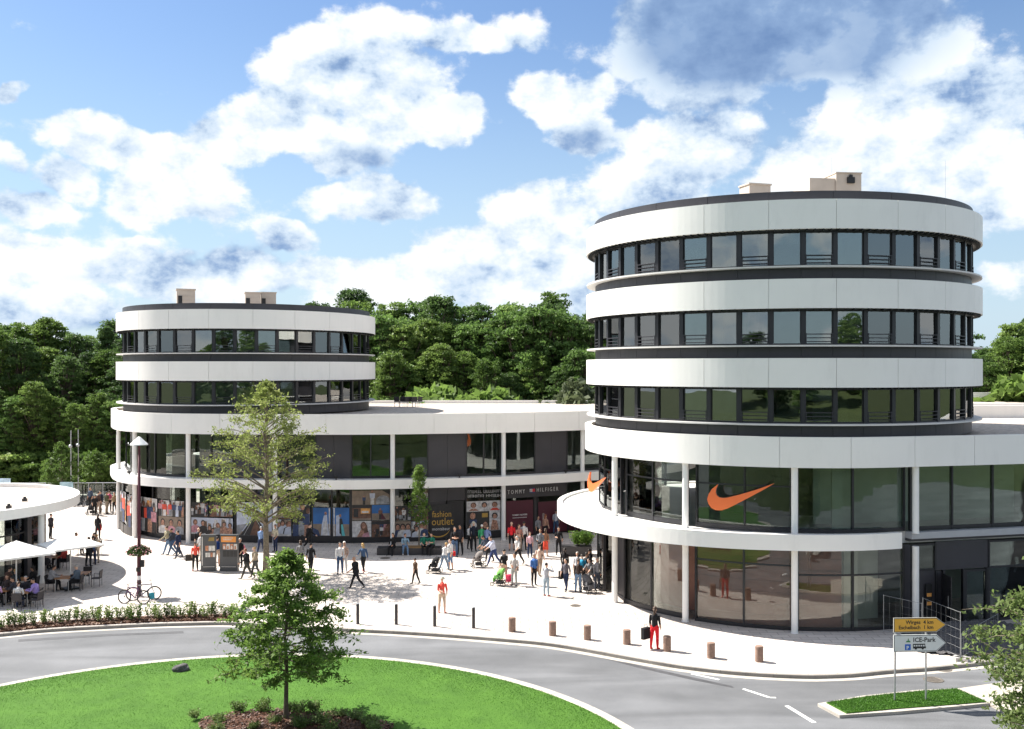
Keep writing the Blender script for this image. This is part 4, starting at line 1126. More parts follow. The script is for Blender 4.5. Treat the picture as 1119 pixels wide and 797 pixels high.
for (px, py), lb in zip([(559.6,690),(603.8,694.5),(641.8,699),(685,704),(729,711.5),(777,719),(829.6,723)], LBB):
    o = link('stone_bollard', bme, None, G(px, py, 0), px); tag(o, lb, 'bollard', 'brown stone bollards along the kerb')
# bench block and planter
p = G(447, 606.5, 0)
be = empty('bench_block', p, .02, 'long low black bench block with people sitting on it beside the columnar tree', 'bench')
mb = MB(); mb.box((0,.35,.22), (4.1,.9,.44)); mb.build('base', mat('black_stone', (.035,.033,.036), .5, 0, .15, 3), be)
mb = MB()
for k in range(5): mb.box((.45, .0+k*.16, .462), (1.5, .13, .04))
mb.build('wooden_seat', mat('slat_wood', (.26,.15,.06), .6, 0, .2, 8), be)
p = G(630.5, 608, 0)
pe = empty('planter', p, 0, 'dark square planter with a bright green shrub beside the shop entrance', 'planter')
mb = MB(); mb.box((0,.5,.3), (1.9,1.0,.6)); mb.build('tub', mat('black_stone', (0,0,0)), pe)
me = plant_mesh(77, .55, .95, 900, .08, leafmat('foliage_planter', (.05,.11,.015), (.16,.27,.04), (.28,.36,.1), .4, 2), 16)
for k, x in enumerate((.15, .62)): o = link('shrub', me, pe, (x, .45, .58), k*2)
# info columns
def kiosk(px, py, wd, rz, ht, kind, label):
    p = G(px, py, 0); e_ = empty('info_column', p, rz, label, 'info column', 'information columns on the plaza')
    mb = MB(); mb.box((0,.13,ht/2), (wd,.26,ht)); mb.box((0,.13,.06), (wd+.04,.30,.12)); mb.build('body', mat('kiosk_grey', (.075,.078,.082), .5, .1, .08, 2), e_)
    pw = mat('print_white', (.62,.60,.56), .6, 0, .25, 14); pr = mat('print_skin', (.50,.22,.12), .6, 0, .5, 9); po_ = mat('print_orange', (.80,.30,.06), .5, 0, .06, 4); pk = mat('print_black', (.03,.03,.03), .5)
    mb = MB()
    if kind == 1:
        mb.plate([(-wd*.42, ht*.80), (wd*.42, ht*.80), (wd*.42, ht*.955), (-wd*.42, ht*.955)], -.012, -.001, 1)
        for r_ in range(2):
            mb.plate([(-wd*.32, ht*(.905-r_*.05)), (wd*(.25-.08*r_), ht*(.905-r_*.05)), (wd*(.25-.08*r_), ht*(.925-r_*.05)), (-wd*.32, ht*(.925-r_*.05))], -.016, -.0125, 0)
        for c in range(4):
            x = -wd*.33+c*wd*.21; mb.plate([(x, ht*.60), (x+wd*.19, ht*.60), (x+wd*.19, ht*.75), (x, ht*.75)], -.012, -.001, 0 if c % 2 else 2)
            mb.plate([(x+.03, ht*.61), (x+wd*.14, ht*.61), (x+wd*.12, ht*.70), (x+.05, ht*.70)], -.016, -.0125, 2 if c % 2 else 0)
            mb.plate([(x, ht*.40), (x+wd*.19, ht*.40), (x+wd*.19, ht*.57), (x, ht*.57)], -.012, -.001, 3)
        mb.plate([(-wd*.42, ht*.12), (wd*.42, ht*.12), (wd*.42, ht*.13), (-wd*.42, ht*.13)], -.012, -.001, 0)
    else:
        for r_ in range(2):
            for c in range(3 if r_ == 0 else 4):
                k = 3 if r_ == 0 else 4; ww = wd*.62/k; x = -wd*.18+c*(ww+.01)
                mb.plate([(x, ht*(.56-.17*r_)), (x+ww-.01, ht*(.56-.17*r_)), (x+ww-.01, ht*(.70-.19*r_)), (x, ht*(.70-.19*r_))], -.012, -.001, 0 if (c+r_) % 3 else 2)
        mb.plate([(.0, ht*.83), (wd*.4, ht*.83), (wd*.4, ht*.93), (.06, ht*.93)], -.012, -.001, 4)
        mb.plate([(-wd*.34, ht*.12), (wd*.42, ht*.12), (wd*.42, ht*.13), (-wd*.34, ht*.13)], -.012, -.001, 0)
        mb.plate([(-wd*.43, ht*.16), (-wd*.37, ht*.16), (-wd*.37, ht*.95), (-wd*.43, ht*.95)], -.012, -.001, 0)
    mb.build('poster', [pw, po_, pr, pk, mat('print_gold', (.28,.19,.05), .5)], e_)
kiosk(227.5, 624.5, .86, .10, 2.15, 0, 'dark information column with rows of small pictures, left of the pair')
kiosk(249.8, 624.5, 1.05, -.05, 2.15, 1, 'dark information column with an orange header, right of the pair')
# lamp with flower basket
MARO = mat('lamp_paint_maroon', (.085,.012,.022), .45, .1, .1, 5)
p = G(152, 651.6, 0); hl = 12+(YH-478)*p.y/F
le = empty('street_lamp', p, 0, 'tall maroon street lamp with white conical shade and hanging flowers, bicycles at its foot', 'street lamp')
mb = MB(); mb.lathe([(.14,0),(.14,.05),(.11,.08),(.10,2.0),(.085,3.0),(.06,hl-.45)], 16); mb.build('pole', MARO, le, smooth=True)
mb = MB(); mb.lathe([(.46,hl-.40),(.45,hl-.36),(.10,hl-.02),(.03,hl+.03)], 24); mb.build('lamp_shade', WHITE2, le)
mb = MB(); mb.box((.17,-.02,1.72), (.20,.14,.36)); mb.box((.0,-.13,1.42), (.2,.05,.22)); mb.build('control_box', BLACKM, le)
mb = MB(); mb.lathe([(.108,.86),(.108,1.08)], 12); mb.build('sticker', WHITE2, le)
rng = np.random.default_rng(3); d = rng.normal(size=(1500,3)); d /= np.linalg.norm(d, axis=1)[:,None]; q = rng.random(1500)**.4
C_ = np.stack([d[:,0]*.62*q, d[:,1]*.62*q, 2.45+d[:,2]*.27*q-.12*(np.hypot(d[:,0], d[:,1]))], 1); V, Q = leaves_at(C_, .06, rng, .5, .6)
link('foliage', npmesh('foliage', V, Q, [leafmat('foliage_basket', (.03,.06,.015), (.10,.17,.04), (.2,.28,.08), .35, 3)], np.repeat(rng.random(1500), 4)), le)
C2 = C_[:260]*1.0; C2[:, :2] *= 1.12; C2[:,2] += .02; V, Q = leaves_at(C2, .05, rng, .5, .9); link('flower', npmesh('flower', V, Q, [leafmat('petals', (.45,.03,.08), (.70,.35,.42), (.8,.75,.7), .3, 6)], np.repeat(rng.random(260), 4)), le)
# ---- bicycle template
def bicycle(label, group, col):
    e_ = empty('bicycle'); tag(e_, label, 'bicycle', group)
    R_ = .34
    fm = mat('bike_paint_%02d' % int(col[0]*99+col[2]*7), col, .35, .3, .08, 5)
    for x in (-.52, .52):
        mb = MB(); n = 26
        P = [(x+R_*math.cos(2*math.pi*k/n), 0, R_+R_*math.sin(2*math.pi*k/n)) for k in range(n+1)]; mb.path(P, .027, 6, caps=False)
        w_ = mb.build('wheel', RUBBER, e_)
        mb = MB(); mb.path([(x+.31*math.cos(2*math.pi*k/n), 0, R_+.31*math.sin(2*math.pi*k/n)) for k in range(n+1)], .012, 5, caps=False)
        for k in range(12): a = math.pi*2*k/12; mb.tube((x, 0, R_), (x+.31*math.cos(a), 0, R_+.31*math.sin(a)), .0025, n=4)
        mb.tube((x,-.04,R_), (x,.04,R_), .022); mb.build('rim', mat('rim_grey', (.10,.10,.10), .4, .5), w_)
    mb = MB(); bb = (-.06,0,.30); st = (-.20,0,.78); hd = (.36,0,.80); hb = (.39,0,.66)
    for a, b, r_ in ((bb, st, .026), (bb, hb, .030), (st, hd, .026), (bb, (-.52,0,R_), .012), (st, (-.52,0,R_), .010), (hb, (.52,0,R_), .016), ((.34,0,.94), hb, .017)): mb.tube(a, b, r_)
    mb.lathe([(.09,-.004),(.09,.004)], 14, (0,0,0)); mb.build('frame', fm, e_)
    mb = MB(); mb.tube(st, (-.235,0,.90), .012); mb.path([(-.36,0,.93),(-.26,0,.93),(-.10,0,.925)], [(.07,.03),(.06,.03),(.02,.02)], 8); mb.build('saddle', BLACKM, e_)
    mb = MB(); mb.path([(.22,-.29,.99),(.33,-.22,1.0),(.36,0,.97),(.33,.22,1.0),(.22,.29,.99)], .013, 7); mb.build('handlebar', BLACKM, e_)
    mb = MB(); mb.tube((-.06,-.09,.30), (.04,-.09,.16), .010); mb.tube((-.06,.09,.30), (-.16,.09,.44), .010); mb.tube((-.06,-.1,.3),(-.06,.1,.3),.02); mb.build('crank', STEEL, e_)
    return e_
bk = bicycle('dark purple bicycle leaning at the foot of the maroon lamp, nearest the hedge', 'bicycles at the lamp', (.10,.04,.12))
p = G(146, 660, 0); bk.location = p; bk.rotation_euler = (rad(6), 0, rad(172))
bk2 = bicycle('grey blue bicycle standing behind the purple one at the lamp foot', 'bicycles at the lamp', (.08,.10,.16)); p = G(157, 656, 0); bk2.location = p; bk2.rotation_euler = (rad(-5), 0, rad(12))
mb = MB(); mb.box((0,0,.12), (.26,.12,.26)); mb.ball((0,0,.25), (.13,.07,.05)); o = mb.build('pannier_bag', cloth((.03,.20,.26))); o.location = G(166, 660, 0)+Vector((0,0,.28)); o.rotation_euler = (0,0,.4)
tag(o, 'teal pannier bag hanging on the bicycle at the lamp', 'bag')
bk3 = bicycle('parked bicycle in the row at the far railing left of the oval tower', 'bicycles parked at the far railing', (.05,.05,.06))
for k in range(9):
    o = bk3 if k == 0 else copy_tree(bk3); p = G(84+k*3.2, 553-(k % 3)*1.2, 0); o.location = p; o.rotation_euler = (0,0,rad(95 if k < 7 else 10)+.1*(k % 3))
bk4 = bicycle('parked bicycle in the row under the maroon hoarding near the round canopy', 'bicycles parked by the maroon hoarding', (.10,.10,.11))
for k in range(10):
    o = bk4 if k == 0 else copy_tree(bk4); p = G(612+k*4.4, 581-(k % 2)*1.0, 0); o.location = p; o.rotation_euler = (0,0,rad(70)+.12*(k % 3))
# direction sign
sg = empty('direction_sign', (G(996, 766, 0).x, 35.6, 0), rad(3), 'yellow and white arrow direction boards on two grey poles in the grass wedge', 'road sign')
cxs = sg.location.x; PXM = F/35.55
def SX(px): return (px-CX)/PXM-cxs
def SZ(py): return 12+(YH-py)/PXM
mb = MB(); mb.tube((SX(978.5),.05,-.1), (SX(979.5),.05,SZ(677)), .032, n=10); mb.build('pole', STEEL, sg)
mb = MB(); mb.tube((SX(1013.5),.05,-.1), (SX(1013.5),.05,SZ(677)), .032, n=10); mb.build('pole', STEEL, sg)
YEL = mat('sign_yellow', (.80,.42,.05), .45, 0, .03, 2); SWH = mat('sign_white', (.72,.73,.70), .45, 0, .03, 2); BLK = mat('lettering_black', (.02,.02,.02), .6); BLU = mat('sign_blue', (.02,.12,.50), .5); GRN = mat('sign_green', (.04,.20,.06), .5)
def arrow(x0, x1, xt, z0, z1): return [(x0,z0),(x1,z0),(xt,(z0+z1)/2),(x1,z1),(x0,z1)]
def inset(P, d):
    c = (sum(p[0] for p in P)/len(P), sum(p[1] for p in P)/len(P)); hx = max(abs(p[0]-c[0]) for p in P); hz = max(abs(p[1]-c[1]) for p in P)
    return [(c[0]+(p[0]-c[0])*(1-d/hx), c[1]+(p[1]-c[1])*(1-d/hz)) for p in P]
for nm, pyt, pyb, m_, rim in (('yellow_board', 675.5, 691.5, YEL, BLK), ('white_board', 694, 712.8, SWH, BLK)):
    A = arrow(SX(976.4), SX(1024.6), SX(1035), SZ(pyb), SZ(pyt))
    mb = MB(); mb.plate(A, -.015, .010, 1); mb.plate(inset(A, .022), -.019, -.0155, 2); mb.plate(inset(A, .038), -.023, -.0195, 0)
    o = mb.build(nm, [m_, SWH if nm == 'white_board' else mat('board_rim', (.5,.48,.42), .5), rim], sg)
    if nm == 'yellow_board':
        text_obj('Wirges  4 km', .185, 'lettering', BLK, o, (SX(1021), -.026, SZ(682.3)), ext=.002, align='RIGHT', bold=.003)
        text_obj('Eschelbach  1 km', .185, 'lettering', BLK, o, (SX(1021), -.026, SZ(687.9)), ext=.002, align='RIGHT', bold=.003)
    else:
        text_obj('ICE-Park', .23, 'lettering', BLK, o, (SX(998), -.026, SZ(702)), ext=.002, bold=.004)
        ic = MB(); ic.plate([(SX(989),SZ(710.8)),(SX(995.5),SZ(710.8)),(SX(995.5),SZ(704.3)),(SX(989),SZ(704.3))], -.026, -.0235, 0)
        ic.build('parking_symbol', BLU, o); text_obj('P', .18, 'lettering', SWH, o, (SX(990.6), -.029, SZ(710)), ext=.002, bold=.005)
        ic = MB(); x0, x1 = SX(998), SX(1012.5); z0, z1 = SZ(710), SZ(704)
        ic.plate([(x0,z0+.03),(x1,z0+.03),(x1,z0+.10),(x0,z0+.10)], -.026, -.0235); ic.plate([(x0,z1-.04),(x1-.03,z1-.04),(x1-.03,z1),(x0,z1)], -.026, -.0235)
        for k in range(6): x = x0+k*(x1-x0-.05)/5; ic.plate([(x,z0+.10),(x+.025,z0+.10),(x+.025,z1-.04),(x,z1-.04)], -.026, -.0235)
        for xx in (x0+.10, x1-.12): ic.plate([(xx+.045*math.cos(t), z0+.03+.045*math.sin(t)) for t in np.linspace(0, 6.28, 11)[:-1]], -.028, -.0265)
        ic.build('bus_symbol', BLK, o)
        ic = MB(); ic.plate([(SX(990),SZ(702.2)),(SX(995.5),SZ(702.2)),(SX(994.5),SZ(700.6)),(SX(991),SZ(700.6))], -.026, -.0235); ic.plate([(SX(992),SZ(700.4)),(SX(993.6),SZ(700.4)),(SX(992.8),SZ(697.6))], -.026, -.0235); ic.build('town_symbol', GRN, o)
# construction fence and gravel
def fence_panel(a, b, ht, label):
    a = Vector(a); b = Vector(b); L = (b-a).length; e_ = empty('site_fence_panel', a, math.atan2((b-a).y, (b-a).x)); tag(e_, label, 'fence', 'mesh fence panels round the gravel')
    mb = MB()
    for x in (0.03, L-.03): mb.tube((x,0,.05), (x,0,ht), .013, n=8)
    for z in (.14, ht-.03): mb.tube((0,0,z), (L,0,z), .009, n=8)
    mb.build('frame', STEEL, e_)
    mb = MB(); n = int(L/.30)
    for k in range(1, n): mb.tube((L*k/n,0,.14), (L*k/n,0,ht-.03), .0025, n=4)
    for k in range(1, 5): mb.tube((0,0,.14+(ht-.17)*k/5), (L,0,.14+(ht-.17)*k/5), .0025, n=4)
    mb.build('mesh', STEEL, e_)
    mb = MB(); mb.box((0.03,0,.07), (.25,.6,.14)); mb.build('foot', mat('concrete_foot', (.38,.36,.34), .9, 0, .2, 9), e_)
FA = G(965, 692, 0); FB = G(1008, 703, 0); FC = G(1050, 722, 0); FD = G(1090, 700, 0)
fence_panel(FB, FA, 1.75, 'mesh site fence panel in front of the last shop pane, left one'); fence_panel(FC, FB, 2.0, 'mesh site fence panel behind the direction sign, crossing the gravel')
fence_panel(FC, FC+Vector((3.2,3.4,0)), 1.1, 'low railing panel right of the fence corner on the gravel')
GRV = mat('dark_gravel', (.085,.08,.082), .95, 0, .45, 14, .9, 22)
gc = G(1072, 700, 0); gp = blobpoly(gc.x, gc.y+.2, 3.9, 3.0, 44, .12, 9)
o = heightfield('gravel_heap', gp, .55, .16, GRV, 5, .14, 1.6); o.location.z = .005; tag(o, 'dark grey gravel heap behind the mesh site fence', 'gravel heap')
p, t = CRo.at(sRp(1013, .9), .86)
nb_ = empty('notice_board', (p.x, p.y-.02, 0), math.atan2(t.y, t.x), 'dark notice post with two small orange plates beside the open door', 'sign')
mb = MB(); mb.box((0,-.05,1.0), (.34,.05,1.9)); mb.build('board', BLACKM, nb_); mb = MB(); mb.box((0,-.085,1.45), (.24,.02,.16)); mb.box((0,-.085,1.05), (.24,.02,.16)); mb.build('orange_plate', mat('orange_plate', (.75,.33,.08), .5), nb_)
# far railing with glass panels
fr_a = G(-60, 547, 0); fr_b = G(128, 546, 0)
fe = empty('glass_railing', fr_a, math.atan2((fr_b-fr_a).y, (fr_b-fr_a).x), 'long green glass railing along the far edge of the plaza in front of the wood', 'railing')
L = (fr_b-fr_a).length; mb = MB(); n = 12
for k in range(n+1): mb.box((L*k/n, 0, .75), (.06,.06,1.5))
mb.tube((0,0,1.52), (L,0,1.52), .035); mb.build('frame', STEEL, fe)
for k in range(n):
    mb = MB(); mb.box((L*(k+.5)/n, 0, .78), (L/n-.14, .012, 1.2)); mb.build('pane', GLASS_SHOP, fe)
mb = MB(); mb.box((L/2, .3, .2), (L, .3, .4)); o = mb.build('low_wall', WHITE2); o.location = fe.location; o.rotation_euler = fe.rotation_euler; tag(o, 'low white kerb wall under the glass railing at the far plaza edge', 'wall')
for px, py_, lb in ((77.5, 549, 'thin grey lamp mast at the far plaza edge, left of two'), (85.5, 547, 'thin grey lamp mast at the far plaza edge, right of two')):
    p = G(px, py_, 0); mb = MB(); mb.tube((0,0,0), (0,0,6.4), .06, .04, 8); mb.ball((0,-.1,5.0), .16); o = mb.build('lamp_mast', STEEL); o.location = p; tag(o, lb, 'lamp mast')
def banner(px0, px1, py0, py1, Y, c, lb):
    a = at(px0, py1, Y); b = at(px1, py0, Y); mb = MB(); w_ = b.x-a.x; h_ = b.z-a.z
    mb.box((w_/2,0,h_/2), (w_,.05,h_)); mb.box((0,0,-a.z/2+h_/2), (.06,.06,a.z+h_)); mb.box((w_,0,-a.z/2+h_/2), (.06,.06,a.z+h_))
    o = mb.build('banner', mat('banner_%d' % px0, c, .7, 0, .35, 1.5)); o.location = a; tag(o, lb, 'banner')
banner(66, 79.5, 527, 537, 86, (.35,.50,.55), 'pale blue and green banner on posts at the far plaza edge')
banner(-2, 11, 523, 530, 84, (.45,.58,.68), 'pale blue banner at the far left behind the pavilion roof')
# floodlights on the canopies
def spot_(cv, px, off, z, lb):
    s = cv.s_at_px(px, off); p, t = cv.at(s, off); mb = MB(); mb.box((0,0,.06), (.08,.08,.12)); mb.box((0,-.02,.17), (.26,.16,.16)); mb.box((0,-.105,.17), (.2,.012,.11))
    o = mb.build('floodlight', BLACKM); o.location = (p.x, p.y, z); o.rotation_euler = (0,0,math.atan2(t.y,t.x)); tag(o, lb, 'floodlight', 'small floodlights along the canopy')
spot_(CLo, 367, .2, Z_SL1, 'small dark floodlight on the canopy above the blue pictures'); spot_(CLo, 502, .2, Z_SL1, 'small dark floodlight on the canopy above the gold lettered board'); spot_(CLo, 618, .2, Z_SL1, 'small dark floodlight on the canopy above the white shop letters')
spot_(CLo, 141, .2, Z_SL1, 'small dark floodlight at the left end of the canopy')
# ------------------------------------------------------------------ pavilion at left
PC = Vector((-34.0, 56.8)); PR = 8.45
pv = empty('pavilion', (PC.x, PC.y, 0), 0, 'round low cafe pavilion with gravel roof and white rim, left edge', 'building')
pcv = Curve([(PC.x+PR*math.cos(rad(t)), PC.y+PR*.96*math.sin(rad(t))) for t in range(90, 450, 3)], True)
mb = MB(); band(mb, pcv, 0, .32, 3.90, 4.44, closed=True); mb.build('roof_rim', WHITE, pv, True)
mb = MB(); mb.prism([tuple(v) for v in pcv.samp(0, pcv.L, .325, .6)[:-1]], 3.95, 4.22); mb.build('roof', GRAVEL, pv, True)
for a in (-12, -50, -80): 
    mb = MB(); mb.lathe([(.17,0),(.17,3.94)], 18, (PC.x+(PR-.55)*math.cos(rad(a)), PC.y+(PR-.55)*math.sin(rad(a)), 0)); mb.build('column', WHITE2, pv, True)
gcv = Curve([(PC.x+(PR-2.0)*math.cos(rad(t)), PC.y+(PR-2.0)*math.sin(rad(t))) for t in range(-100, 61, 4)])
glaz_bay(pv, gcv, 0, gcv.L*.58, 0, .01, 3.93, 4, GLASS_SHOP, (2.7,), base=.1); glaz_bay(pv, gcv, gcv.L*.58+.3, gcv.L, 0, .01, 3.93, 4, GLASS_SHOP, (2.7,), base=.1)
p, t = gcv.at(gcv.L*.58+.15, 0); mb = MB(); mb.box((p.x,p.y,1.97), (.4,.4,3.92), math.atan2(t.y,t.x)); mb.build('pier', DARK, pv, True)
mb = MB(); mb.lathe([(4.0,.02),(4.0,3.94)], 24, (PC.x-1.5, PC.y, 0)); mb.build('inner_wall', INTW, pv, True)
for k, (dx, dy) in enumerate([(4.2,-1.5),(5.6,.8),(3.1,1.6),(1.2,-2.8),(6.2,-2.2)]):
    mb = MB(); mb.box((0,0,.08), (.22,.22,.16)); mb.lathe([(.09,.16),(.07,.26)], 10); o = mb.build('roof_vent', BLACKM); o.location = (PC.x+dx, PC.y+dy, 4.22)
    tag(o, 'small black vent stub in the gravel on the round pavilion roof', 'roof vent', 'vent stubs on the pavilion roof')
UMBC = mat('parasol_canvas', (.80,.79,.76), .85, 0, .03, 2)
def umbrella(base, side, eave, apex, rz, label):
    e_ = empty('parasol', base, rz, label, 'parasol', 'square white parasols at the cafe')
    mb = MB(); mb.box((0,0,.04), (.7,.7,.08)); mb.build('base', BLACKM, e_)
    mb = MB(); mb.tube((0,0,.08), (0,0,apex-.02), .035, n=12); mb.build('pole', WHITE2, e_)
    mb = MB(); h = side/2; n = 8; vs = []; fs = []
    def z(x, y):
        q = max(abs(x), abs(y))/h; return apex-(apex-eave)*(q**.93)-.03*math.sin(math.pi*q)*(abs(abs(x)-abs(y))/h)
    for sgn in (0, -.012):
        for j in range(2*n+1):
            for i in range(2*n+1): x = (i-n)/n*h; y = (j-n)/n*h; vs.append((x, y, z(x, y)+sgn))
    m_ = (2*n+1)
    for j in range(2*n):
        for i in range(2*n): a = j*m_+i; fs.append((a, a+1, a+m_+1, a+m_)); b = a+m_*m_; fs.append((b, b+m_, b+m_+1, b+1))
    mb.add(vs, fs)
    for a, b in (((-h,-h),(h,-h)), ((h,-h),(h,h)), ((h,h),(-h,h)), ((-h,h),(-h,-h))): mb.bar((a[0],a[1],eave-.05), (b[0],b[1],eave-.05), .012, .09)
    mb.build('canopy', UMBC, e_)
    for sx_ in (-1, 1):
        for sy_ in (-1, 1): mb = MB(); mb.tube((0,0,apex-.55), (sx_*h*.55, sy_*h*.55, apex-(apex-eave)*.55-.03), .010, n=6); mb.tube((0,0,apex-.08), (sx_*h*.98, sy_*h*.98, eave-.0), .010, n=6); mb.build('rib', STEEL, e_)
p = G(17.8, 655, 0); umbrella(p, 2.9, 2.42, 3.05, rad(45), 'square white parasol over crowded cafe tables at the left edge')
p = G(77, 643.5, 0); umbrella(p, 2.6, 2.42, 2.92, rad(45), 'square white parasol over the two seated people right of the pavilion column')
p = G(-45, 648, 0); umbrella(p, 2.9, 2.42, 3.05, rad(45), 'square white parasol mostly cut off by the left edge')
def chair_proto():
    e_ = empty('chair'); DK_ = mat('chair_weave', (.03,.027,.03), .7, 0, .25, 12, .4, 60)
    mb = MB(); mb.box((0,0,.45), (.46,.46,.035)); mb.build('seat', DK_, e_)
    mb = MB(); mb.box((0,.235,.68), (.46,.03,.40), M=Matrix.Rotation(rad(-8), 3, 'X')); mb.build('backrest', DK_, e_)
    for x in (-.21, .21):
        for y in (-.20, .21): mb = MB(); mb.tube((x,y*1.05,0), (x,y,.44 if y < 0 else .86), .013, n=6); mb.build('leg', BLACKM, e_)
        mb = MB(); mb.bar((x,-.20,.66), (x,.23,.66), .035, .02); mb.tube((x,-.19,.45), (x,-.19,.65), .012, n=6); mb.build('armrest', BLACKM, e_)
    return e_
def table_proto():
    e_ = empty('cafe_table'); mb = MB(); mb.box((0,0,.735), (.78,.78,.03)); mb.build('table_top', WOODT, e_)
    for x in (-.33, .33):
        for y in (-.33, .33): mb = MB(); mb.tube((x,y,0), (x,y,.72), .018, n=6); mb.build('leg', STEEL, e_)
    return e_
CHP = chair_proto(); TBP = table_proto(); tag(CHP, cat='chair', group='cafe chairs'); tag(TBP, cat='table', group='cafe tables')
cu_ = [False]; tu_ = [False]
def chair(x, y, rz, label, z=0):
    o = CHP if not cu_[0] else copy_tree(CHP); cu_[0] = True; o.location = (x, y, z); o.rotation_euler = (0,0,rz); o['label'] = label; return o
def table(x, y, rz, label):
    o = TBP if not tu_[0] else copy_tree(TBP); tu_[0] = True; o.location = (x, y, 0); o.rotation_euler = (0,0,rz); o['label'] = label; return o

# ------------------------------------------------------------------ people
def lm(v, m): return m @ v
def fig(pose):
    """returns (mesh primitives MB, bones, head centre, up-vector matrix) for a pose dict, facing -Y, feet at z=0"""
    g = pose.get
    lean = rad(g('lean', 0)); R = Matrix.Rotation(-lean, 3, 'X')   # lean forward = towards -Y
    R = Matrix.Rotation(lean, 3, 'X')
    hipz = .92
    pel = Vector((0,0,hipz))
    def up(x, y, z): return pel+R @ Vector((x, y, z-hipz))
    def dirv(a, lat): a = rad(a); l = rad(lat); return Vector((math.sin(l), -math.sin(a)*math.cos(l), -math.cos(a)*math.cos(l)))
    mb = MB(); bones = []
    def limb(P, Rr, reg, n=10):
        mb.path(P, Rr, n)
        for a, b in zip(P, P[1:]): bones.append((Vector(a), Vector(b), reg))
    # torso
    T = [(.80,.11,.095),(.86,.168,.122),(.94,.184,.135),(1.03,.170,.125),(1.12,.160,.118),(1.24,.178,.128),(1.34,.192,.124),(1.41,.180,.102),(1.455,.110,.078),(1.48,.068,.064)]
    P = [up(0, .0, z) for z, a, b in T]; 
    mb.path(P, [(a, b) for z, a, b in T], 16)
    bones.append((up(0,0,1.02), up(0,0,1.40), 1)); bones.append((up(-.14,0,1.39), up(.14,0,1.39), 1)); bones.append((up(-.07,0,.90), up(.07,0,.90), 3)); bones.append((up(-.08,0,1.08), up(.08,0,1.08), 1))
    hd = Vector((0, -.02, 1.615)); 
    nod = rad(g('nod', 5)); Rh = R @ Matrix.Rotation(nod, 3, 'X') @ Matrix.Rotation(rad(g('turn', 0)), 3, 'Z')
    nk = up(0, .005, 1.46); hc = up(0, -.022, 1.625)
    mb.path([nk, nk.lerp(hc, .5), hc], [.056, .052, .050], 10); bones.append((up(0,0,1.49), hc, 0))
    mb.ball(hc+Rh @ Vector((0,.008,.025)), (.077,.094,.095), 14, 10, M=Rh)
    mb.ball(hc+Rh @ Vector((0,-.020,-.035)), (.058,.070,.075), 12, 8, M=Rh)
    mb.ball(hc+Rh @ Vector((0,-.098,-.012)), (.014,.020,.024), 8, 6, M=Rh)       # nose
    mb.ball(hc+Rh @ Vector((0,-.086,-.055)), (.024,.010,.009), 8, 6, M=Rh)       # mouth
    for s in (-1, 1):
        mb.ball(hc+Rh @ Vector((s*.078,.012,-.005)), (.012,.020,.030), 8, 6, M=Rh)
        mb.ball(hc+Rh @ Vector((s*.030,-.082,.012)), (.016,.010,.009), 8, 6, M=Rh)
    bones.append((hc+Rh@Vector((0,0,-.05)), hc+Rh@Vector((0,0,.06)), 0))
    for k, s in enumerate((-1, 1)):
        side = 'LR'[k]
        th, kn, lat = g('leg'+side, (0, 0, 3)); hip = up(s*.088, 0, .90) if not g('sit') else pel+Vector((s*.088,0,-.02))
        d1 = dirv(th, s*lat); d2 = dirv(th-kn, s*lat*.4)
        knee = hip+d1*.43; ank = knee+d2*.42
        limb([hip+Vector((0,0,.02)), hip.lerp(knee, .4), knee], [.100, .088, .066], 3)
        limb([knee, knee.lerp(ank, .35)+Vector((0,.012,0)), ank], [.066, .066, .046], 4)
        f = rad(g('foot'+side, 0)); fd = Vector((s*.12, -math.cos(f), -math.sin(f))).normalized()
        heel = ank+Vector((0,.035,-.035)); limb([heel, ank+fd*.07+Vector((0,0,-.045)), ank+fd*.185+Vector((0,0,-.055))], [(.036,.040), (.042,.030), (.036,.018)], 5, 8)
        # arm
        a1, l1, a2, l2 = g('arm'+side, (4, 7, 12, 3))
        sh = up(s*.175, .0, 1.385); dA = (R @ Vector(dirv(a1, s*l1))) if g('armrel', 0) else dirv(a1, s*l1); dB = dirv(a2, s*l2)
        elb = sh+dA*.285; wr = elb+dB*.25
        limb([sh+Vector((-s*.02,0,.0)), sh.lerp(elb, .3), elb], [.068, .060, .050], 1 if not g('x') else 1)
        bones[-1] = (bones[-1][0], bones[-1][1], 1)
        limb([elb, elb.lerp(wr, .3), wr], [.049, .047, .032], 2)
        # hand: palm + five unequal bent fingers
        q = dB.normalized(); lat_ = Vector((0,1,0)) if abs(q.y) < .8 else Vector((0,0,1)); wv = (lat_-q*lat_.dot(q)).normalized(); nn = q.cross(wv).normalized()
        if nn.x*s > 0: nn = -nn      # palm side towards body
        pal = wr+q*.085; mb.path([wr-q*.01, wr+q*.035, pal], [(.026,.020),(.040,.017),(.040,.015)], 8) if False else None
        PP = [wr+wv*x+q*y for x, y in ((0,0),)]
        Mh = Matrix((wv, nn, q)).transposed()
        mb.ball(wr+q*.045, (.042,.018,.055), 10, 7, M=Mh)
        for j, (o_, Lf) in enumerate(((-.030,.060),(-.010,.072),(.011,.068),(.030,.052))):
            b0 = wr+q*.075+wv*o_; b1 = b0+q*Lf*.5+nn*.006; b2 = b1+(q*.8+nn*.6)*Lf*.5
            mb.path([b0, b1, b2], [.0105, .0098, .0085], 6)
        t0 = wr+q*.03-wv*.035; t1 = t0+(-wv*.55+q*.75+nn*.2)*.035; mb.path([t0, t1, t1+(q+nn*.4)*.028], [.013, .011, .009], 6)
        bones.append((wr+q*.03, wr+q*.15, 0))
    return mb, bones, hc, Rh
FIGS = {}
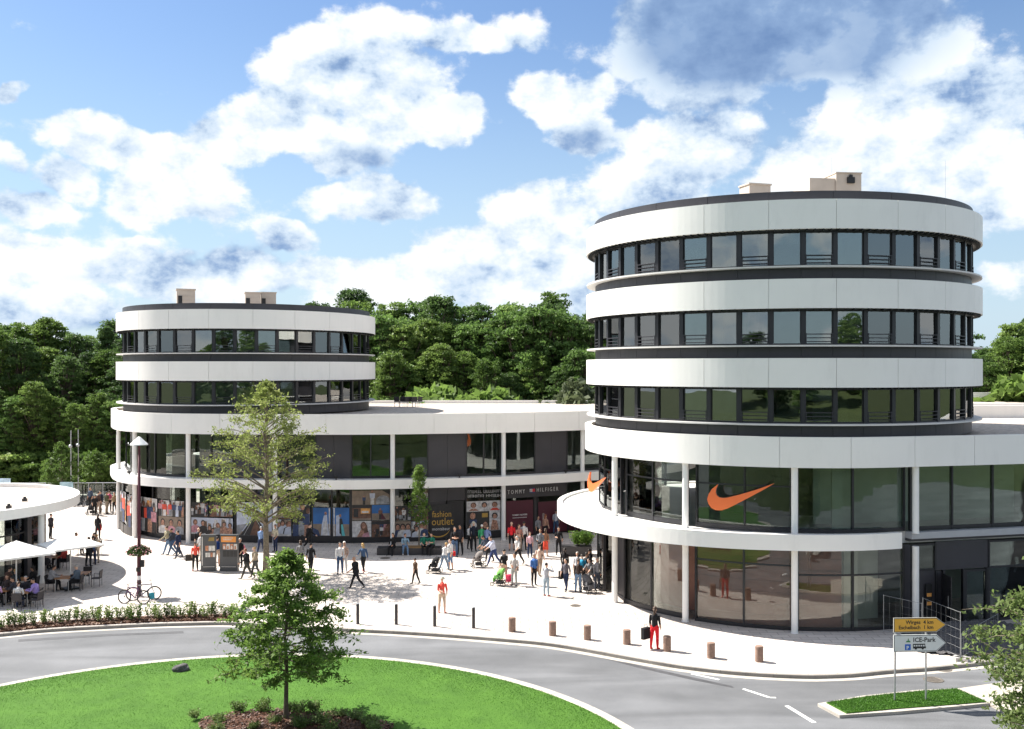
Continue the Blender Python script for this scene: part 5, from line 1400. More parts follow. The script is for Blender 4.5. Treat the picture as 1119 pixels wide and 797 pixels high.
def make_fig(name, pose):
    mb, bones, hc, Rh = fig(pose)
    tmp = link('tmp', mb.mesh('tmp', WHITE))
    md = tmp.modifiers.new('r', 'REMESH'); md.mode = 'VOXEL'; md.voxel_size = .0135; md.use_smooth_shade = True
    m2 = tmp.modifiers.new('s', 'SMOOTH'); m2.factor = .5; m2.iterations = 2
    dg = bpy.context.evaluated_depsgraph_get(); dg.update()
    me = bpy.data.meshes.new_from_object(tmp.evaluated_get(dg)); bpy.data.objects.remove(tmp)
    n = len(me.vertices); V = np.empty(n*3, np.float32); me.vertices.foreach_get('co', V); V = V.reshape(-1, 3)
    zmin = V[:,2].min(); V[:,2] -= zmin; me.vertices.foreach_set('co', V.ravel())
    C = np.empty(len(me.polygons)*3, np.float32); me.polygons.foreach_get('center', C); C = C.reshape(-1, 3)
    best = np.full(len(C), 1e9); reg = np.zeros(len(C), np.int32)
    for a, b, r_ in bones:
        a = np.array(a)-[0,0,zmin]; b = np.array(b)-[0,0,zmin]; ab = b-a; t = np.clip(((C-a)@ab)/(ab@ab+1e-9), 0, 1); d = np.linalg.norm(C-(a+t[:,None]*ab), axis=1)
        if r_ == 1: d = d-.045
        if r_ == 3: d = d-.03
        k = d < best; best[k] = d[k]; reg[k] = r_
    me.materials.clear()
    for _ in range(6): me.materials.append(WHITE)
    me.polygons.foreach_set('material_index', reg); me.polygons.foreach_set('use_smooth', [True]*len(reg)); me.update(); me.name = 'person'
    FIGS[name] = (me, hc-Vector((0,0,zmin)), Rh, pose, zmin)
POSES = {
 'stand': dict(legL=(3,4,3), legR=(-4,3,5), armL=(6,6,20,2), armR=(-4,6,16,0), turn=12),
 'stand_b': dict(legL=(-2,4,5), legR=(6,8,4), armL=(12,8,75,-35), armR=(8,12,40,-10), turn=18, nod=8),
 'fold': dict(legL=(0,2,5), legR=(3,5,3), armL=(22,10,88,-48), armR=(22,10,84,-46), nod=12),
 'walk': dict(legL=(17,6,2), legR=(-13,14,2), footR=28, armL=(-20,8,-4,4), armR=(22,8,42,2), lean=4),
 'stride': dict(legL=(22,4,2), legR=(-20,20,2), footR=34, armL=(-28,8,-8,4), armR=(30,8,58,2), lean=7),
 'walk_s': dict(legL=(-13,12,2), legR=(15,5,2), footL=20, armL=(14,8,28,2), armR=(-12,9,4,4), lean=2, turn=-15),
 'push': dict(legL=(26,6,2), legR=(-22,16,2), footR=30, armL=(46,5,62,2), armR=(46,5,62,2), lean=16),
 'bend': dict(legL=(14,8,3), legR=(-16,8,3), armL=(30,6,48,2), armR=(30,6,48,2), lean=32, nod=20),
 'photo': dict(legL=(0,2,4), legR=(2,3,4), armL=(60,28,150,-35), armR=(62,26,150,-35)),
 'phone': dict(legL=(0,2,4), legR=(5,8,4), armL=(15,9,95,-25), armR=(0,10,10,4), nod=22),
 'sit': dict(sit=1, legL=(86,84,5), legR=(84,80,7), armL=(20,8,72,-20), armR=(24,9,66,-18), lean=4, nod=10),
 'sit_b': dict(sit=1, legL=(88,98,8), legR=(82,76,4), armL=(40,10,84,-12), armR=(30,12,98,-20), lean=14, turn=22),
}
for k_, v_ in POSES.items(): make_fig(k_, v_)
SKIN = [mat('skin_a', (.52,.30,.21), .55, 0, .05, 8), mat('skin_b', (.40,.22,.14), .55, 0, .05, 8), mat('skin_c', (.60,.38,.28), .55, 0, .05, 8)]
HAIRC = {'dark': (.015,.010,.008), 'brown': (.06,.03,.015), 'blonde': (.42,.26,.09), 'grey': (.35,.34,.33), 'white': (.7,.69,.66), 'red': (.20,.06,.02)}
HM = {}
def hair_mesh(fname, style):
    k = (fname, style)
    if k in HM: return HM[k]
    me, hc, Rh, pose, zm = FIGS[fname]; mb = MB()
    def add(c, r_, n=14, m=9): mb.ball(hc+Rh @ Vector(c), r_, n, m, M=Rh)
    if style == 'short': add((0,.026,.046), (.084,.090,.088))
    elif style == 'long':
        add((0,.026,.044), (.088,.094,.092)); P = [hc+Rh@Vector((0,.05,.02)), hc+Rh@Vector((0,.085,-.08)), hc+Rh@Vector((0,.095,-.20)), hc+Rh@Vector((0,.09,-.27))]
        mb.path(P, [(.085,.05),(.088,.042),(.075,.034),(.04,.02)], 12)
    elif style == 'tail':
        add((0,.026,.046), (.084,.092,.088)); mb.path([hc+Rh@Vector((0,.11,.05)), hc+Rh@Vector((0,.15,.0)), hc+Rh@Vector((0,.14,-.12))], [.025,.03,.012], 8)
    elif style == 'hat':
        add((0,.005,.062), (.092,.104,.075)); mb.path([hc+Rh@Vector((0,0,.050)), hc+Rh@Vector((0,0,.062))], [(.155,.165),(.15,.16)], 18)
    elif style == 'cap':
        add((0,.012,.056), (.086,.100,.072)); mb.path([hc+Rh@Vector((0,-.06,.058)), hc+Rh@Vector((0,-.16,.045))], [(.07,.012),(.055,.008)], 10)
    HM[k] = mb.mesh('hair', WHITE, None, True); HM[k].materials.clear(); HM[k].materials.append(None); return HM[k]
def skirt_mesh(fname, ln):
    me, hc, Rh, pose, zm = FIGS[fname]; mb = MB(); mb.path([(0,0,1.06-zm),(0,0,.93-zm),(0,-.01,.93-zm-ln*.5),(0,-.01,.93-zm-ln)], [(.145,.108),(.178,.135),(.205,.165),(.225,.19)], 16); return mb.mesh('skirt', WHITE, None, True)
NP = [0]
PEOPLE = []
def person(loc, face, pose, top, bottom, label, hair='dark', style='short', sleeves='short', legs='long', shoes=(.03,.03,.03), ht=1.74, skin=None, skirt=None, seat=None, group=None):
    NP[0] += 1
    me, hc, Rh, ps, zm = FIGS[pose]
    if not isinstance(loc, Vector): loc = G(loc[0], loc[1], 0)
    o = link('person', me, None, loc, rad(face)); s = ht/1.74; o.scale = (s, s, s)
    sk = SKIN[NP[0] % 3 if skin is None else skin]
    tm = cloth(top); bm2 = cloth(bottom)
    mats = [sk, tm, tm if sleeves == 'long' else sk, bm2, bm2 if legs == 'long' else sk, cloth(shoes)]
    for i, m_ in enumerate(mats): o.material_slots[i].link = 'OBJECT'; o.material_slots[i].material = m_
    tag(o, label, 'person', group)
    if style:
        h = link('hair' if style not in ('hat','cap') else 'hat', hair_mesh(pose, style), o); h.material_slots[0].link = 'OBJECT'
        h.material_slots[0].material = mat('hair_'+hair if hair in HAIRC else 'hat_cloth', HAIRC.get(hair, (.5,.45,.35)), .6, 0, .25, 30)
    if skirt is not None:
        k = link('skirt', skirt_mesh(pose, skirt), o); k.material_slots[0].link = 'OBJECT'; k.material_slots[0].material = bm2
    if seat is not None: o.location.z = seat-.45
    PEOPLE.append(o); return o
def bag(px, py, z, size, col, label, name='shopping_bag', Y=None):
    p = G(px, py, 0); mb = MB(); w_, d_, h_ = size
    mb.box((0,0,h_/2), (w_,d_,h_)); mb.path([(-w_*.28,0,h_-.01),(-w_*.2,0,h_+.14),(w_*.2,0,h_+.14),(w_*.28,0,h_-.01)], .010, 5)
    o = mb.build(name, cloth(col)); o.location = (p.x, p.y, z); o.rotation_euler = (0,0,random.random()); tag(o, label, 'bag'); return o
K = (.018,.018,.02); JN = (.05,.09,.17); NV = (.02,.03,.07); WH = (.62,.61,.60); GR = (.20,.20,.21); BG = (.42,.34,.25); RD = (.62,.03,.03); LJ = (.14,.22,.34)
person((715.5,709.5), 150, 'stand', K, (.70,.02,.03), 'woman in black top and red trousers standing on the kerb beside a stone bollard', 'brown', 'long', ht=1.78, shoes=RD)
bag(705.5, 709, .42, (.42,.16,.48), K, 'large black carrier bag hanging from the hand of the woman in red trousers')
person((483,669.5), 20, 'stand_b', (.75,.09,.07), (.50,.38,.28), 'man in bright red shirt, pale shorts and sun hat standing alone in the open plaza', 'straw', 'hat', legs='short', ht=1.74, shoes=(.3,.1,.08))
person((454,638.5), -120, 'walk_s', (.14,.09,.06), K, 'child in a brown check top walking alone left of the black pushchair', ht=1.42)
person((389,643.5), -75, 'stride', K, K, 'man with shaved head, all in black, striding left across the sunny plaza', 'dark', None, ht=1.76)
person((397,625.5), -150, 'stride', (.05,.09,.17), K, 'blonde woman in denim jacket, black leggings and pink shoes walking', 'blonde', 'long', 'long', shoes=(.6,.1,.1), ht=1.70)
person((371.5,627), 15, 'stand', WH, JN, 'man in white shirt and blue jeans walking beside a person in white trousers', 'dark', 'short', 'long', ht=1.80)
person((376.5,625), -10, 'stand_b', (.42,.30,.24), WH, 'white haired person in beige top and white trousers beside the man in jeans', 'white', 'short', ht=1.76, shoes=WH)
person((337,602.5), 90, 'stride', K, K, 'person all in black walking past the blue wedding pictures', 'dark', 'short', 'long', ht=1.8)
person((285,606), 170, 'walk', (.20,.30,.50), NV, 'grey haired man in light blue shirt standing left of the plaza tree trunk', 'grey', 'short', 'long')
person((301,603), -30, 'stand_b', (.45,.42,.32), NV, 'person in pale top right of the plaza tree trunk near the shop window', 'dark', 'short')
person((328.5,622), -160, 'walk', GR, K, 'woman in dark grey walking just above the small tree top', 'brown', 'long', 'long', ht=1.66)
person((339.5,627), 170, 'walk_s', K, K, 'man in black t-shirt walking right of the small tree top', 'dark', 'short')
person((270,633), -70, 'stride', K, (.05,.05,.045), 'red haired man in black jacket striding left beside the information columns', 'red', 'short', 'long')
person((279,632), -60, 'walk', BG, (.10,.10,.09), 'fair haired person in beige jacket walking behind the striding man in black', 'blonde', 'short', 'long')
person((262.5,620), -20, 'stand_b', K, K, 'grey haired woman in black with pink coat over her arm, right of the information columns', 'grey', 'short', ht=1.72)
person((213.5,623.5), -160, 'stand', (.75,.10,.07), K, 'woman in red top and black trousers left of the information columns carrying a dark bag', 'dark', 'tail', shoes=(.6,.04,.05), ht=1.68)
bag(207.5, 623, .55, (.50,.18,.36), (.05,.045,.04), 'wide dark bag carried by the woman in red top at the information columns')
person((217,607), 10, 'stand', K, GR, 'bald man in black t-shirt behind the left information column', 'grey', None)
person((237.5,618.5), 160, 'stand', (.02,.05,.20), (.55,.42,.33), 'person in dark blue jacket standing between the two information columns', 'dark', 'short', 'long', legs='short')
person((220,613), -30, 'walk_s', WH, BG, 'person in white half hidden behind the left information column', 'brown', 'short')
person((184,606.5), -75, 'stride', (.42,.38,.26), LJ, 'man in beige jacket and light jeans walking with a woman in navy', 'brown', 'short', 'long', ht=1.86)
person((195,610.5), -60, 'walk_s', NV, (.04,.05,.08), 'woman in navy dress walking right of the man in light jeans', 'dark', 'short', ht=1.72)
person((189,607), -75, 'stride', (.04,.045,.06), JN, 'person in dark jacket half hidden behind the man in light jeans', 'dark', 'short', 'long', ht=1.74)
person((107,589.5), 170, 'stand', K, K, 'dark haired woman in black with a bright red bag alone on the far plaza', 'dark', 'long', 'long')
bag(108.3, 589.3, .62, (.30,.14,.42), RD, 'bright red shoulder bag at the hip of the dark haired woman', 'shoulder_bag')
person((55.5,589), 120, 'stand', (.03,.028,.035), K, 'person in long dark coat standing beyond the pavilion column', 'dark', 'short', 'long')
person((97,619), 160, 'stand', K, K, 'person in black standing at the edge of the second parasol, leftmost of three', 'brown', 'short', 'long')
person((101.5,617.5), -150, 'stand_b', (.03,.06,.14), NV, 'man in dark blue standing at the edge of the second parasol, middle of three', 'dark', 'short', 'long')
person((105.5,615.5), -140, 'stand', (.50,.40,.28), (.50,.42,.32), 'person in beige standing at the edge of the second parasol, right of three', 'blonde', 'short')
for px, py, c1, c2, f, ps, lb in [(103,563,K,K,30,'bend','person in black bending over a pushchair at the far railing'),(107.5,561.5,(.10,.06,.05),(.5,.4,.33),150,'stand','person in brown top in the group at the far railing'),
    (110,560.5,(.03,.04,.07),K,-60,'stand_b','person in navy in the middle of the group at the far railing'),(116.5,561.5,(.10,.10,.06),(.32,.26,.20),100,'fold','person in olive top in the group at the far railing'),
    (119.5,560,(.50,.10,.18),K,170,'stand','person in pink top in the group at the far railing'),(125,562,(.28,.20,.12),K,-20,'stand','person in tan top and black trousers, rightmost at the far railing'),(99,556,(.06,.08,.12),K,-20,'stand','person in dark blue beside the bicycles at the far railing')]:
    person((px,py), f, ps, c1, c2, lb, 'dark' if px != 119.5 else 'brown', 'short', ht=1.78)
person((38.5,556), 0, 'stand', (.50,.03,.03), (.10,.03,.03), 'person in red with a pale hat at the far railing beyond the pavilion roof', 'straw', 'hat', 'long', ht=1.9)
# bench sitters
def bench_pt(px): q = G(px, 606.5, 0); return Vector((q.x, q.y+.18, 0))
person(bench_pt(429.5), -20, 'sit', K, K, 'woman in black seated at the left end of the black bench', 'dark', 'long', 'long', seat=.45)
person(bench_pt(442), 15, 'sit_b', (.22,.33,.42), LJ, 'person in light blue denim seated on the black bench', 'brown', 'short', 'long', seat=.45, shoes=WH)
person(bench_pt(463), 10, 'sit', (.02,.15,.10), K, 'man in dark green polo seated on the wooden part of the bench, left one', 'dark', 'short', seat=.48)
person(bench_pt(472.5), -25, 'sit_b', (.02,.16,.10), K, 'man in dark green jacket over white shirt seated at the right end of the bench', 'dark', 'short', seat=.48)
# centre crowd
person((485.5,624.5), 150, 'push', WH, (.20,.26,.34), 'blonde woman in white leaning over the black pushchair', 'blonde', 'short', ht=1.70)
person((492,622.5), -60, 'stand', WH, LJ, 'dark haired person in white top beside the black pushchair', 'brown', 'short', legs='short', ht=1.78)
bag(494.5, 622, .78, (.34,.14,.26), RD, 'red bag held by the person in white at the black pushchair')
person((497,608.5), 10, 'fold', K, JN, 'man in black t-shirt and blue jeans with folded arms, right of the bench', 'dark', 'short', ht=1.86)
person((502.5,606.5), -20, 'stand', (.03,.03,.04), K, 'person in black behind the man with folded arms, holding a white bag', 'dark', 'long', ht=1.90)
bag(504.5, 606, .62, (.18,.10,.30), WH, 'small white bag hanging beside the man with folded arms')
person((517.5,602.5), 15, 'stand', (.02,.025,.04), K, 'man in dark navy jacket and cap in front of the portrait poster', 'navy', 'cap', 'long', ht=1.92)
person((513,600), 60, 'stand_b', WH, K, 'woman in white top standing behind the man in cap at the portrait poster', 'dark', 'long', ht=1.6)
person((526.5,603), 170, 'stand', (.06,.36,.16), (.05,.16,.16), 'white haired man in bright green jacket seen from behind', 'white', 'short', 'long')
person((532.5,604), 150, 'stand_b', (.16,.22,.40), NV, 'person in blue shirt right of the man in green', 'brown', 'short')
person((539.5,619), -65, 'push', (.50,.52,.64), (.04,.06,.16), 'man in pale lilac shirt and dark blue jeans pushing a grey pushchair', 'dark', 'short', ht=1.88)
person((534,614), -70, 'bend', (.06,.07,.10), K, 'dark haired person bending behind the grey pushchair', 'dark', 'short')
person((559,601.5), -5, 'stand', (.72,.03,.04), K, 'bald man in red vest top and dark shorts', 'dark', None, legs='short', ht=1.84)
person((567,602.5), 30, 'stand_b', (.40,.20,.16), (.30,.24,.20), 'woman in brown top between the man in red vest and the man in white', 'brown', 'long')
person((572.5,601.5), 160, 'stand', WH, K, 'man in white shirt and black trousers walking towards the maroon hoarding', 'dark', 'short', 'long', ht=1.86)
person((566,617.5), -40, 'stride', WH, K, 'woman in white top and black leggings striding in the sun', 'grey', 'long', ht=1.78)
person((579,609.5), 10, 'stand', (.55,.34,.38), NV, 'girl in pink top and dark jeans standing in the sun', 'brown', 'long', ht=1.60)
person((590.5,609.5), -30, 'stand_b', (.16,.17,.19), K, 'man in grey jacket right of the girl in pink', 'dark', 'short', 'long', ht=1.80)
person((596,608), 150, 'stand', (.30,.16,.10), (.80,.10,.06), 'woman in brown top and coral red skirt', 'brown', 'long', ht=1.74, skirt=.50, legs='short')
person((610.5,606.5), -5, 'phone', K, K, 'slim dark haired person all in black standing alone looking at a phone', 'dark', 'short', ht=1.76)
person((583.5,640), 30, 'stand', (.05,.13,.34), K, 'grey haired man in blue shirt and black trousers in the open plaza', 'grey', 'short', 'short')
person((589.5,629.5), 160, 'walk_s', (.58,.42,.34), (.32,.24,.18), 'man in pale peach shirt walking behind the man in blue shirt', 'brown', 'short', ht=1.78)
person((597,651.5), 150, 'photo', (.36,.37,.40), (.30,.38,.44), 'man in grey hooded top and pale jeans raising both arms to take a photograph', 'dark', 'short', 'long', ht=1.72, shoes=(.5,.08,.06))
person((562,640), -20, 'stand_b', (.42,.40,.38), (.35,.36,.34), 'man in light grey clothes with a dark shoulder bag beside the green pushchair', 'brown', 'short', 'short')
person((551,636), -150, 'phone', K, (.5,.36,.28), 'dark haired person in black top behind the green pushchair', 'dark', 'short', legs='short', ht=1.80)
person((593,584), 20, 'stand', (.30,.24,.22), K, 'person in pale patterned top at the maroon hoarding, leftmost of the group in shade', 'brown', 'short', ht=1.84)
person((600,582), -30, 'stand_b', (.34,.10,.16), K, 'woman in reddish dress in the shaded group at the maroon hoarding', 'dark', 'long', skirt=.45, legs='short')
person((596,590), 140, 'stand', (.38,.22,.16), K, 'woman in brown top in front of the shaded group at the maroon hoarding', 'red', 'long')
person((607.5,584), 160, 'stand', (.48,.50,.55), JN, 'person with a white rucksack at the right end of the maroon hoarding', 'dark', 'short')
person((588,592), 30, 'stand', GR, K, 'man in grey at the left of the brown topped woman near the hoarding', 'dark', 'short')
person((618.5,646), -30, 'walk_s', (.13,.12,.14), NV, 'woman in grey top and dark leggings with a big black bag near the shop entrance', 'dark', 'long', ht=1.72)
bag(614, 645, .62, (.40,.16,.42), K, 'big black shoulder bag of the woman near the shop entrance', 'shoulder_bag')
person((617,632), 160, 'stand', K, K, 'person in black behind the woman with the big black bag', 'dark', 'long', 'long', ht=1.7)
person((632,647), 170, 'stand', (.05,.035,.03), LJ, 'man in black top and light blue jeans seen from behind near the entrance', 'brown', 'short', 'long', ht=1.74)
person((636,641), 10, 'stand_b', (.03,.25,.42), K, 'person with a turquoise top in the group near the shop entrance', 'dark', 'cap', 'short')
person((631,638), -30, 'stand', (.45,.45,.47), GR, 'grey haired person in pale top behind the man in light blue jeans', 'grey', 'short')
person((641,640), 60, 'stand', (.05,.05,.055), (.5,.36,.28), 'person in black top with bare legs in the group near the entrance', 'dark', 'short', legs='short', ht=1.8)
person((646,644), -40, 'push', (.18,.18,.19), GR, 'man in grey t-shirt bending to the pushchair at the entrance column', 'dark', 'short')
person((652.5,645), 20, 'stand', (.25,.25,.27), (.08,.09,.12), 'man in grey top leaning by the entrance column, rightmost of the group', 'grey', 'short', 'long')
person((644,634), 100, 'stand_b', (.03,.03,.035), K, 'dark haired person deep in the shade of the entrance group', 'dark', 'short')
# cafe guests and furniture
def seated_set(tx, ty, rz, seats, tlabel):
    q = G(tx, ty, 0); table(q.x, q.y, rz, tlabel)
    for ang, occ in seats:
        a = rz+rad(ang); d = Vector((math.sin(a), -math.cos(a), 0)); cp = q+d*.68; face = math.atan2(d.x, -d.y)+math.pi
        if occ is None: chair(cp.x+d.x*.12, cp.y+d.y*.12, face, ang_label(tlabel, ang)); continue
        chair(cp.x, cp.y, face, ang_label(tlabel, ang))
        ps, c1, c2, hr, st, lb = occ; person(Vector((cp.x+d.x*.02, cp.y+d.y*.02, 0)), math.degrees(face), ps, c1, c2, lb, hr, st, 'long', seat=.47)
CN = {}
def ang_label(t, a):
    w_ = {0:'in front of', 90:'right of', 180:'behind', 270:'left of'}[a % 360]
    return 'dark cafe chair %s the %s' % (w_, t)
seated_set(70, 646, .1, [(90,('sit',(.10,.13,.17),K,'grey','short','grey haired man in blue grey top seated right of the table under the second parasol')),(270,('sit_b',(.34,.34,.36),K,'dark','short','dark haired man in light grey seated left of the table under the second parasol'))], 'orange brown table under the second parasol')
seated_set(89, 641, .1, [(90,None),(0,None),(180,None)], 'empty brown table at the edge of the shade')
seated_set(24, 663, .2, [(90,('sit_b',(.36,.26,.58),K,'dark','short','person in lilac top seated at the left cafe tables, nearest the empty chair')),(0,('sit',WH,NV,'brown','tail','woman in white jacket seated with her back to the road at the left cafe tables')),(180,('sit',(.03,.03,.035),K,'grey','short','grey haired person in black seated behind the woman in white jacket'))], 'table beside the woman in white jacket')
seated_set(2, 661, .1, [(90,('sit_b',(.05,.05,.06),K,'dark','short','person in black seated at the leftmost visible cafe table')),(0,('sit',(.55,.36,.58),K,'dark','short','person in pale pink top seated at the far left edge')),(180,('sit',(.06,.05,.05),K,'brown','long','long haired person in dark clothes behind the leftmost cafe table'))], 'leftmost visible cafe table')
seated_set(22, 648, .1, [(90,('sit',K,K,'dark','long','dark haired woman in black seated close to the pavilion glass')),(270,('sit_b',(.10,.06,.05),K,'dark','short','person in brown seated under the first parasol')),(0,('sit',(.03,.04,.05),K,'blonde','short','fair haired person in dark top seated under the first parasol'))], 'table close to the pavilion glass')
seated_set(58, 622, .0, [(90,('sit',(.40,.06,.05),K,'dark','short','person in red seated beyond the second parasol')),(270,('sit',(.38,.20,.14),K,'red','short','red haired person seated beyond the second parasol')),(180,('sit_b',K,K,'dark','short','person in black seated at the far table beyond the second parasol')),(0,None)], 'far table beyond the second parasol')
seated_set(94, 606, .0, [(270,('sit',(.25,.14,.10),K,'brown','short','brown haired person seated at the outermost far table')),(90,('sit_b',K,K,'dark','short','dark haired person seated at the outermost far table'))], 'outermost far cafe table')
q = G(40, 665, 0); chair(q.x, q.y, rad(-100), 'empty dark woven cafe chair nearest the hedge')
q = G(107, 645, 0); 
person((27,607), 10, 'stand', (.55,.04,.05), WH, 'person in red top added for the red reflection in the pavilion glass', 'dark', 'short')  # added figure, stands in for a red reflection on the glass
# roof terrace chairs far behind the wing
for k in range(6):
    x = (434+k*4.6-CX)/F*84; chair(x, 84+.4*(k % 2), rad(180+20*(k % 3)), 'dark chair in the far row on the white roof terrace', Z_F1-.22)
    bpy.data.objects[-1]
# pushchairs
def pram_proto():
    e_ = empty('pushchair'); fb = cloth((.02,.02,.022))
    mb = MB(); 
    for s in (-.24, .24):
        mb.path([(s,.50,1.02),(s,.30,.62),(s,-.30,.16)], .014, 7); mb.path([(s,.34,.14),(s,.05,.55),(s,-.05,.62)], .014, 7)
    mb.tube((-.24,.50,1.02), (.24,.50,1.02), .018, n=8); mb.tube((-.24,.34,.14), (.24,.34,.14), .012); mb.tube((-.24,-.30,.16), (.24,-.30,.16), .012); mb.build('frame', BLACKM, e_)
    mb = MB(); mb.box((0,-.02,.42), (.42,.42,.06), M=Matrix.Rotation(rad(-8),3,'X')); mb.box((0,.20,.66), (.42,.07,.52), M=Matrix.Rotation(rad(-22),3,'X')); mb.box((0,-.26,.34), (.36,.05,.22)); 
    for s in (-.21,.21): mb.box((s,0,.52), (.03,.40,.16))
    mb.build('seat', fb, e_)
    mb = MB(); n = 8; vs = []; fs = []
    for i in range(7):
        a = rad(-10+i*20)
        for j in range(n+1):
            b = math.pi*j/n; vs.append((.23*math.cos(b), .24-.36*math.sin(a)*1.0*(.6+.4*math.sin(b)), .62+.36*math.cos(a)*(.35+.65*math.sin(b))))
    for i in range(6):
        for j in range(n): a = i*(n+1)+j; fs.append((a, a+1, a+n+2, a+n+1))
    nv = len(vs); vs += [(x*.93, y, z-.02) for x, y, z in vs]; fs += [tuple(reversed([q+nv for q in f])) for f in fs]; mb.add(vs, fs); mb.build('hood', fb, e_)
    mb = MB(); mb.box((0,.08,.20), (.36,.34,.16)); mb.build('basket', cloth((.05,.05,.055)), e_)
    for s in (-.27, .27):
        for y, r_ in ((.34,.14), (-.30,.10)):
            mb = MB(); mb.path([(s, y+r_*math.cos(t), r_+.012+r_*math.sin(t)) for t in np.linspace(0, 2*math.pi, 19)], .018, 6, caps=False); 
            for k in range(3): a = k*math.pi/3; mb.tube((s, y-r_*math.cos(a), r_+.012-r_*math.sin(a)), (s, y+r_*math.cos(a), r_+.012+r_*math.sin(a)), .006, n=4)
            mb.build('wheel', RUBBER, e_)
    return e_
PRM = pram_proto(); tag(PRM, cat='pushchair', group='pushchairs on the plaza')
def pram(px, py, rz, label, col=None, first=[True]):
    o = PRM if first[0] else copy_tree(PRM); first[0] = False
    o.location = G(px, py, 0); o.rotation_euler = (0,0,rad(rz)); o['label'] = label
    if col:
        for c in bpy.data.objects:
            if c.parent == o and c.name.split('.')[0] in ('seat', 'hood'): c.material_slots[0].link = 'OBJECT'; c.material_slots[0].material = cloth(col)
    return o
pram(474, 626.5, -100, 'black pushchair with pink edging beside the two people in white'); pram(521.5, 620, -75, 'grey and black pushchair pushed by the man in lilac shirt', (.20,.18,.17))
pram(545, 640, -110, 'green and white pushchair beside the man in light grey', (.20,.50,.12)); pram(643, 648, 30, 'dark grey pushchair at the entrance column', (.12,.12,.13)); pram(99.5, 562.5, -60, 'black pushchair in the group at the far railing')
bag(556.5, 638.5, .15, (.34,.2,.38), (.70,.05,.12), 'bright pink red bag standing beside the green pushchair')
mb = MB(); mb.ball((0,0,0), (.16,.06,.30), 10, 8); o = mb.build('coat', cloth((.75,.22,.30))); q = G(265.5, 619.5, 0); o.location = (q.x, q.y, 1.05); tag(o, 'pink coat hanging over the arm of the woman right of the information columns', 'coat')
o = bag(386.6, 643, 1.02, (.14,.2,.34), (.6,.10,.07), 'red shoulder bag on the back of the striding man in black', 'shoulder_bag')
o = bag(563.8, 639.6, .80, (.30,.12,.24), (.05,.045,.045), 'dark messenger bag at the side of the man in light grey', 'shoulder_bag')

# ------------------------------------------------------------------ posters and shop signs
PWH = mat('poster_white', (.52,.51,.51), .6, 0, .35, 5); PBK = mat('poster_black', (.02,.02,.022), .5, 0, .3, 5); PGD = mat('poster_gold', (.42,.26,.05), .5, 0, .1, 4)
PM = {'white': PWH, 'black': PBK, 'skin': mat('poster_skin', (.36,.19,.13), .6, 0, .6, 9), 'brown': mat('poster_brown', (.14,.07,.045), .6, 0, .5, 4), 'grey': mat('poster_grey', (.25,.26,.28), .6, 0, .4, 4),
      'blue': mat('poster_blue', (.03,.13,.36), .6, 0, .35, .8), 'sand': mat('poster_sand', (.22,.17,.13), .6, 0, .25, 3), 'teal': mat('poster_teal', (.10,.42,.45), .6, 0, .2, 4), 'orange': mat('poster_orange', (.62,.30,.08), .6, 0, .35, 4),
      'pink': mat('poster_pink', (.50,.24,.28), .6, 0, .3, 6), 'navy': mat('poster_navy', (.03,.05,.12), .6, 0, .4, 6), 'red': mat('poster_red', (.60,.07,.04), .6, 0, .2, 6), 'lilac': mat('poster_pale', (.48,.52,.62), .6, 0, .2, 3), 'wine': MAROON, 'gold': PGD}
PK = list(PM.keys())
def ell(cx, cz, rx, rz_, n=12): return [(cx+rx*math.cos(2*math.pi*k/n), cz+rz_*math.sin(2*math.pi*k/n)) for k in range(n)]
def clipp(P, w_, h_): return [(min(max(x, -w_/2+.005), w_/2-.005), min(max(z, .005), h_-.005)) for x, z in P]
